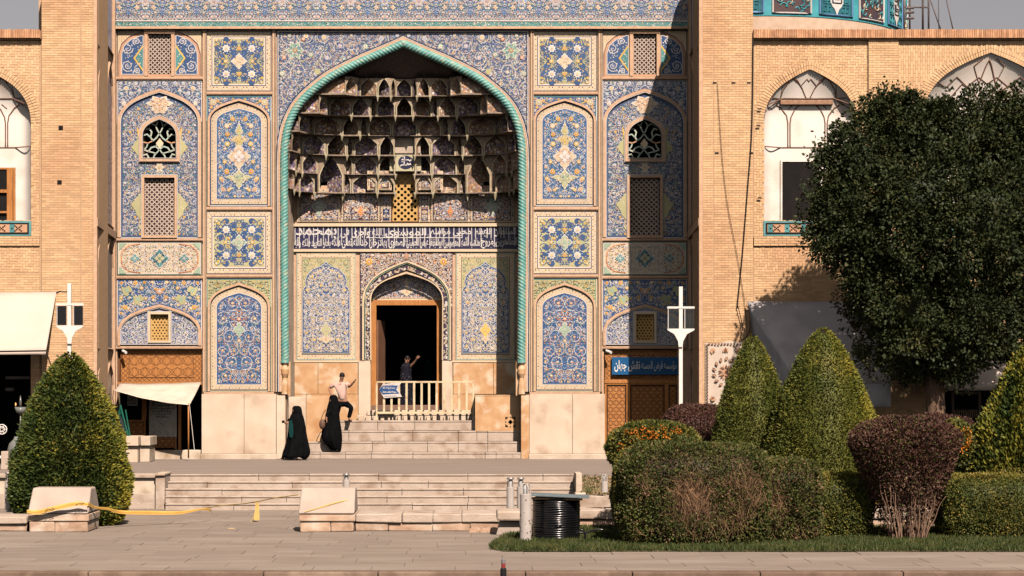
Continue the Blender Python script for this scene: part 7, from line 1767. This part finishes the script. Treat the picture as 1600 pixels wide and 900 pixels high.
BARK = mat('bark', (.20, .13, .085), .95, (.12, .075, .05), 6, stretch=(4, 4, .6), bump=.8, bscale=10)
G1 = leafmat('conifer_green', GREEN); G2 = leafmat('conifer_yellow', YGREEN); G3 = leafmat('hedge_green', [(.024, .036, .009), (.048, .066, .014), (.088, .102, .023), (.15, .14, .032)]); G4 = leafmat('dry_twig_leaf', [(.10, .055, .03), (.20, .12, .06), (.30, .19, .10)])
G5 = leafmat('purple_leaf', [(.028, .012, .010), (.065, .030, .022), (.11, .052, .036), (.12, .075, .04)]); G6 = leafmat('tree_leaf', [(.012, .020, .008), (.023, .036, .011), (.042, .054, .016), (.075, .065, .020)]); G7 = leafmat('hedge_gold', [(.07, .085, .014), (.16, .15, .025), (.36, .23, .05)])
G8 = leafmat('conifer_dark', [(.038, .056, .010), (.078, .098, .016), (.14, .145, .026), (.24, .205, .036)]); FLO = leafmat('orange_flower', [(.55, .10, .01), (.75, .22, .02), (.62, .32, .06)])
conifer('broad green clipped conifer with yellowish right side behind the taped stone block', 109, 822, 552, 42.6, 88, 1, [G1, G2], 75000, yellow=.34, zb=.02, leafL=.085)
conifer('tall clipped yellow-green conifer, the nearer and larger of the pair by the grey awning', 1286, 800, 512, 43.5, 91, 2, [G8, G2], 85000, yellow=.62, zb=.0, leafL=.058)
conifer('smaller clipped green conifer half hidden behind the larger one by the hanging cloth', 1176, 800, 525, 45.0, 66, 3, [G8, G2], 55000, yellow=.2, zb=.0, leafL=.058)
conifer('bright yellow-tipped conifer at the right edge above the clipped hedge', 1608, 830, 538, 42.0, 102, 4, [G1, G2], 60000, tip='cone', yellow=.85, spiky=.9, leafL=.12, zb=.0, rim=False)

def hedge(lab, u0, u1, vt, vb, Y, depth, seed, mats, N, p=4.0, leafL=.05, gold=.0, topgold=.0, twigs=None, name='clipped_hedge', cat='hedge', taper=.0, bare=None):
    rng = np.random.default_rng(seed); x0, x1 = ux(u0, Y), ux(u1, Y); z0, z1 = max(0.0, vz(vb, Y)), vz(vt, Y); cx, hx = (x0+x1)/2, (x1-x0)/2; cz, hz = (z0+z1)/2, (z1-z0)/2; hy = depth/2; cy = Y+hy
    t = thing(name, lab, cat, (cx, cy, z0)); D = rng.normal(size=(N*2, 3)); D /= np.linalg.norm(D, axis=1, keepdims=True)
    D = D/np.maximum(np.abs(D).max(1, keepdims=True), 1e-6); q = (np.abs(D)**p).sum(1)**(1/p); S = D/q[:, None]
    keep = (S[:, 2] > -.97); S = S[keep][:N]; n = len(S); f = clumpy(rng, 110, 300); dn = S/np.linalg.norm(S, axis=1, keepdims=True); s = 1+.06*f(dn)-.13*rng.uniform(size=n)**1.7+.03
    tp = 1-taper*(1-(S[:, 2]+1)/2); P = np.stack([cx+S[:, 0]*hx*s*tp, cy+S[:, 1]*hy*s*tp, cz+S[:, 2]*hz*s], 1); P[:, 2] = np.maximum(P[:, 2], .02)
    Dd = dn+rng.normal(size=(n, 3))*.8+np.array([0, 0, .25]); up = np.clip(S[:, 2], 0, 1)**6
    mi = (rng.uniform(size=n) < gold+topgold*up).astype(int)
    if bare is not None:                              # a leafless patch showing dry twigs
        g = bare((P[:, 0]-cx)/hx, (P[:, 2]-cz)/hz, S[:, 1]); k = rng.uniform(size=n) < g; P, Dd, mi = P[~k], Dd[~k], mi[~k]
    leaves('foliage', P, Dd, leafL, leafL*.30, mats, t, rng, mi, kind='stuff')
    m = MB(); rows = []
    for j in range(11):
        ph = -PI/2+PI*j/10; row = []
        for i in range(28):
            th = TAU*i/28; d = np.array([math.cos(ph)*math.cos(th), math.cos(ph)*math.sin(th), math.sin(ph)]); d = d/max(abs(d)); d = d/((abs(d)**p).sum()**(1/p)); tq = 1-taper*(1-(d[2]+1)/2)
            row.append((cx+d[0]*hx*.88*tq, cy+d[1]*hy*.84*tq, max(.01, cz+d[2]*hz*.90)))
        rows.append(row)
    m.grid(rows, closed=True); m.build('inner_growth', mats[0] if bare is None else leafmat('inner_twigs', [(.035, .022, .012), (.06, .04, .02), (.05, .05, .02)]), t, smooth=True)
    if twigs:
        m = MB()
        for (uc, vc, ru, rv, cnt, lean) in twigs:      # a ragged patch of crossing, forking dry shoots
            for i in range(cnt):
                a, b = rng.normal()*.42, rng.normal()*.42
                u = uc+a*ru; v = vc+b*rv; y = Y+.10*(1-abs(b))*0+rng.uniform(-.03, .14); x = ux(u, Y); z = max(.03, vz(v, Y)); L = rng.uniform(.08, .34)*(1.15-min(1, abs(a))*.4); an = lean*a*.5+rng.normal()*.30+(rng.uniform(-1.2, 1.2) if rng.uniform() < .16 else 0)
                dx, dz = math.sin(an)*L, math.cos(an)*L; bow = rng.normal()*.03; th = rng.uniform(.0022, .0055)
                m.tube([(x-dx*.5, y+.03, max(.02, z-dz*.5)), (x+bow, y-.01, z), (x+dx*.5, y+rng.uniform(-.02, .03), z+dz*.5)], [th, th*.8, th*.35], 3)
                if rng.uniform() < .5: m.tube([(x+bow, y-.01, z), (x+bow+rng.normal()*.06, y-.02, z+L*.3)], [th*.6, th*.25], 3)
        m.build('bare_twigs', mat('dry_twigs', (.28, .165, .09), .9, (.17, .10, .055), 9, island=.55), t, kind='stuff')
    return t
def bare1(x, z, y): return np.where(y < -.2, 1.0*np.exp(-(((x+.06)/.30)**4+((z+.02)/.46)**4))+.5*np.exp(-(((x-.5)/.35)**2+((z+.35)/.4)**2)), 0)
hedge('big rounded dark green hedge with a bare brown twiggy patch facing the street', 977, 1205, 697, 862, 36.2, 2.0, 11, [G3, G4], 60000, p=5, gold=.10, leafL=.048, twigs=[(1082, 772, 46, 44, 900, 1.0), (1160, 770, 50, 48, 480, 1.0), (1008, 765, 18, 22, 60, .6), (1100, 825, 90, 20, 170, .8)], bare=bare1)
def bare2(x, z, y): return np.where(y < -.2, .6*np.exp(-(((x+.55)/.35)**2+((z+.1)/.7)**2)), 0)
hedge('dark green hedge joined to the right end of the big twiggy hedge', 1188, 1290, 722, 856, 37.0, 1.8, 12, [G3, G4], 28000, p=5, gold=.14, leafL=.048, twigs=[(1215, 785, 22, 45, 200, .6), (1250, 830, 34, 18, 60, .6)], bare=bare2)
hedge('narrow yellow-green hedge edge behind the left end of the big twiggy hedge', 962, 1040, 705, 842, 39.0, 1.2, 13, [G7, G3], 16000, p=3.2, gold=.35, leafL=.045)
hedge('square golden-topped hedge between the twiggy hedge and the purple bush', 1272, 1369, 745, 848, 38.2, 1.6, 14, [G3, G7], 22000, p=5, gold=.42, topgold=.5, leafL=.042)
hedge('square clipped hedge with golden top at the right edge beside the white post', 1484, 1640, 746, 848, 38.0, 1.8, 15, [G3, G7], 34000, p=5, gold=.34, topgold=.6, leafL=.042)
hedge('second golden hedge peeping over the right edge hedge', 1560, 1680, 731, 800, 40.5, 1.6, 16, [G7, G3], 12000, p=4, gold=.3, leafL=.045)
hedge('low dome of dark purple barberry beside the lamp post', 1038, 1150, 634, 720, 47.0, 1.8, 17, [G5, G5], 22000, p=2.4, leafL=.05, name='barberry_bush', cat='bush')
hedge('flat purple barberry behind the vase-shaped one at the foot of the tree', 1420, 1540, 650, 740, 44.6, 1.5, 18, [G5, G5], 14000, p=2.6, leafL=.05, name='barberry_bush', cat='bush')
# vase-shaped purple bush on pale stems
vb_ = thing('vase_bush', 'vase-shaped purple bush on bare pale stems between two clipped hedges', 'bush', (ux(1416, 37.6), 37.8, 0)); rng = np.random.default_rng(30); YV = 37.9; N = 60000
h = rng.uniform(0, 1, N)**.8; th = rng.uniform(0, TAU, N); prof = np.interp(h, [0, .12, .35, .6, .78, .86, .94, 1], [.36, .42, .60, .84, 1.0, .98, .78, .35]); dens = np.interp(h, [0, .12, .3, .5, 1], [.08, .30, .65, .95, 1]); keep = rng.uniform(size=N) < dens*prof; h, th, prof = h[keep], th[keep], prof[keep]; n = len(h)
f = clumpy(rng, 50, 90); dn = np.stack([np.cos(th), np.sin(th), (h-.5)*2], 1); dn /= np.linalg.norm(dn, axis=1, keepdims=True); R_ = 91*YV/F; r = R_*prof*(1+.07*f(dn))*(1-.55*rng.uniform(size=n)**1.7); H = vz(655, YV)
cxv = ux(1418, YV); P = np.stack([cxv+(h-.5)*.0+r*np.cos(th), YV+.2+r*np.sin(th)*.9, .05+h*H], 1); leaves('foliage', P, dn+rng.normal(size=(n, 3))*.8+np.array([0, 0, .4]), .05, .016, [G5, G3], vb_, rng, (rng.uniform(size=n) < .12).astype(int), kind='stuff')
tops = MB()
for i in range(70):
    u = rng.uniform(-1, 1); x = cxv+u*R_*.8; z = H*.93; tops.tube([(x, YV, z-.2), (x+rng.uniform(-.05, .05), YV, z+rng.uniform(.02, .12)*(1.2-abs(u)))], .004, 3)
tops.build('shoots', MATS['purple_leaf'], vb_, kind='stuff')
for i in range(58):
    a = rng.uniform(0, TAU); rb = rng.uniform(.03, .36); x = cxv+rb*math.cos(a); y = YV+rb*math.sin(a)*.7-.06; out = math.cos(a)*rb*rng.uniform(.6, 1.35); h1 = rng.uniform(.55, 1.75); w0 = rng.uniform(.008, .021); P_ = []
    for q in range(7): tq = q/6; P_.append((x+out*tq**1.3*.95+rng.normal()*.018*(q > 0), y-.16*tq+rng.normal()*.012, -.02+h1*tq))
    m = MB(); m.tube(catmull(P_, 2), [w0*(1-.8*q/12) for q in range(13)], 6); m.build('stem', mat('pale_stem', (.29, .185, .12), .85, (.17, .105, .07), 12), vb_, smooth=True)
# flowering shrubs
def flowershrub(lab, u0, u1, vt, vb, Y, seed, N, nf):
    rng = np.random.default_rng(seed); t = hedge(lab, u0, u1, vt, vb, Y, 1.2, seed, [G3, G7], N, p=2.2, gold=.35, leafL=.07, name='lantana_shrub', cat='flowering shrub')
    x0, x1 = ux(u0, Y), ux(u1, Y); cx, hx = (x0+x1)/2, (x1-x0)/2; z0, z1 = max(0, vz(vb, Y)), vz(vt, Y); C = []
    for i in range(nf):
        a = rng.uniform(-.85, .75); b = rng.uniform(-.1, .8) if abs(a) < .7 else rng.uniform(-.4, .3); d = math.sqrt(max(.02, 1-a*a*.9-b*b*.6)); C.append((cx+a*hx, Y+.6-.62*d, (z0+z1)/2+b*(z1-z0)/2))
    C = np.array(C); P = np.repeat(C, 16, 0)+rng.normal(size=(nf*16, 3))*.035; leaves('flowers', P, rng.normal(size=P.shape)+np.array([0, -1, .3]), .035, .014, [FLO], t, rng, kind='stuff'); return t
flowershrub('spreading shrub covered in orange flowers above the left end of the big hedge', 955, 1100, 661, 745, 40.6, 41, 20000, 70)
flowershrub('small patch of orange flowers between the purple bush and the right conifer', 1478, 1530, 660, 740, 41.5, 42, 6000, 26)

# the big round-crowned tree
tr = thing('tree', 'large dense dark-leaved tree with a broad rounded crown before the right arcade', 'tree', (ux(1460, 50.9), 50.9, TZ)); rng = np.random.default_rng(77); YE = 50.9
def crownpt(u, v, dy): return np.array([ux(u, YE), YE+dy, vz(v, YE)])
lobes = [(1332, 240, .1, 42, 46), (1368, 184, .1, 34, 32), (1590, 195, .1, 60, 60), (1300, 345, 0, 44, 58), (1352, 262, 0, 72, 70), (1420, 215, .2, 80, 72), (1510, 225, 0, 88, 80), (1590, 260, .2, 85, 100), (1350, 350, -.3, 88, 95), (1430, 330, -.8, 100, 110), (1530, 350, -.8, 105, 115), (1620, 380, 0, 80, 120), (1368, 432, -.2, 68, 60), (1430, 480, -.6, 90, 82), (1520, 490, -.5, 92, 80), (1600, 490, 0, 60, 85), (1400, 545, 0, 55, 48), (1470, 548, -.1, 70, 46), (1540, 545, 0, 50, 38), (1304, 300, .0, 42, 55), (1306, 385, 0, 38, 46), (1475, 190, .1, 60, 50), (1395, 178, .1, 36, 34), (1345, 480, .1, 30, 34), (1425, 580, .1, 24, 22), (1485, 576, .0, 34, 22)]
allP = []; allD = []
for (u, v, dy, ru, rv) in lobes:
    c = crownpt(u, v, dy); rx, rz = ru*YE/F, rv*YE/F; ry = (rx+rz)/2*.85; n = int(8800*(ru*rv)/(90*90))+400; k = max(16, int(66*(ru*rv)/8100))
    D = rng.normal(size=(k, 3)); D[:, 1] = np.where(rng.uniform(size=k) < .78, -np.abs(D[:, 1]), D[:, 1]); D /= np.linalg.norm(D, axis=1, keepdims=True); cc = c+D*np.array([rx, ry, rz])*rng.uniform(.80, 1.02, (k, 1))
    idx = rng.integers(0, k, n); E_ = rng.normal(size=(n, 3)); E_ /= np.linalg.norm(E_, axis=1, keepdims=True); rad = (rng.uniform(.10, .5, k)**1.2*1.15)[idx][:, None]*rng.uniform(.35, 1, (n, 1))**.5
    ns_ = n//4; Q_ = rng.normal(size=(ns_, 3)); Q_ /= np.linalg.norm(Q_, axis=1, keepdims=True); allP.append(c+Q_*np.array([rx, ry, rz])*rng.uniform(.55, .85, (ns_, 1))); allD.append(Q_+rng.normal(size=(ns_, 3))*.8)
    P = cc[idx]+E_*rad*np.array([1, 1, .85]); allP.append(P); allD.append(E_+D[idx]*.6+np.array([0, 0, -.25])+rng.normal(size=(n, 3))*.5)
P = np.concatenate(allP); D = np.concatenate(allD); leaves('crown', P, D, .092, .030, [G6], tr, rng, kind='stuff')
m = MB()
for (u, v, dy, ru, rv) in lobes:
    c = crownpt(u, v, dy); rx, rz = ru*YE/F*.48, rv*YE/F*.48; ry = (rx+rz)/2*.45; rows = []
    for j in range(9):
        th = PI*(j+.01)/8.02; rows.append([(c[0]+rx*math.sin(th)*math.cos(TAU*i/14)*(1+.10*math.sin(i*2.3+j)), c[1]+ry*math.sin(th)*math.sin(TAU*i/14), c[2]+rz*math.cos(th)) for i in range(14)])
    m.grid(rows, closed=True)
m.build('inner_growth', G6, tr, smooth=True, kind='stuff')
m = MB(); x = ux(1461, YE); m.tube([(x, YE, .7), (x, YE, 1.3), (x+.02, YE, 2.2), (x-.02, YE, 3.2), (x, YE, 5.0), (x+.1, YE, 7.2)], [.34, .27, .25, .25, .20, .10], 14); m.build('trunk', BARK, tr, smooth=True)
for (a, b, dy) in ((1340, 330, 0), (1400, 240, .3), (1520, 240, .2), (1580, 340, 0), (1350, 470, -.2), (1560, 480, .1), (1450, 400, -.9)):
    m = MB(); q = Vector(crownpt(a, b, dy)); s = Vector((x, YE, 3.0+rng.uniform(0, 1.2))); md = s.lerp(q, .5)+Vector((0, 0, -.3)); m.tube(catmull([s, md, q], 5), [.13*(1-i/11)+.02 for i in range(11)], 8); m.build('limb', BARK, tr, smooth=True)
# thin outer shoots against the plaster
sh = []; 
for (u, v) in ((1270, 235), (1283, 225), (1296, 238), (1262, 250), (1278, 262), (1310, 195), (1330, 175), (1375, 150), (1382, 142), (1415, 150), (1480, 140), (1510, 148), (1560, 165), (1577, 180), (1255, 300), (1250, 330), (1258, 370)):
    for k in range(26): sh.append(crownpt(u+rng.normal()*3.2, v+rng.normal()*8, rng.normal()*.15))
P = np.array(sh); leaves('outer_shoots', P, rng.normal(size=P.shape)+np.array([0, 0, .6]), .11, .034, [G6], tr, rng, kind='stuff')

# grass verge
GR = leafmat('grass_blade', [(.022, .038, .010), (.038, .058, .014), (.065, .080, .020), (.15, .125, .05)], scale=2.5)
rng = np.random.default_rng(5); N = 90000
X0, X1 = ux(764, 35.3), 11.6; x = rng.uniform(X0, X1, N); y = rng.uniform(35.25, 41.3, N)
edge = X0+(rng.uniform(size=N)*.08)+np.clip(y-36.6, 0, 9)*.14+np.clip(35.9-y, 0, 1)*.5; k = (x > edge); x, y = x[k], y[k]
P = np.stack([x, y, np.full(len(x), .005)], 1); D = rng.normal(size=P.shape)*.45+np.array([0, 0, 1.0]); leaves('lawn_grass', P, D, .10, .008, [GR], None, rng, kind='stuff')
g_ = bpy.data.objects['lawn_grass']; g_['label'] = 'short green grass verge beneath the hedges'; g_['category'] = 'grass'
m = MB(); pts = [(X0+.25, 35.3), (12, 35.3), (12, 42.5), (X0+.9, 42.5), (X0+.6, 40), (X0+.15, 37.2), (X0+.02, 35.9)]; m.quad([(a, b, .008) for a, b in pts]); m.build('verge_soil', mat('verge_soil', (.10, .085, .045), .95, (.06, .07, .03), 3, bump=.4, col3=(.28, .20, .12), scale3=1.0), kind='structure')
# weeds on the soil bank
N = 5000; x = rng.uniform(ux(905, 48), ux(1350, 48), N); y = rng.uniform(47.3, 49, N); P = np.stack([x, y, .30+(y-47.2)*.24], 1); leaves('bank_weeds', P, rng.normal(size=P.shape)*.5+np.array([0, 0, .7]), .09, .010, [GR], None, rng, kind='stuff', label='sparse dry weeds on the soil bank right of the steps', cat='weeds')
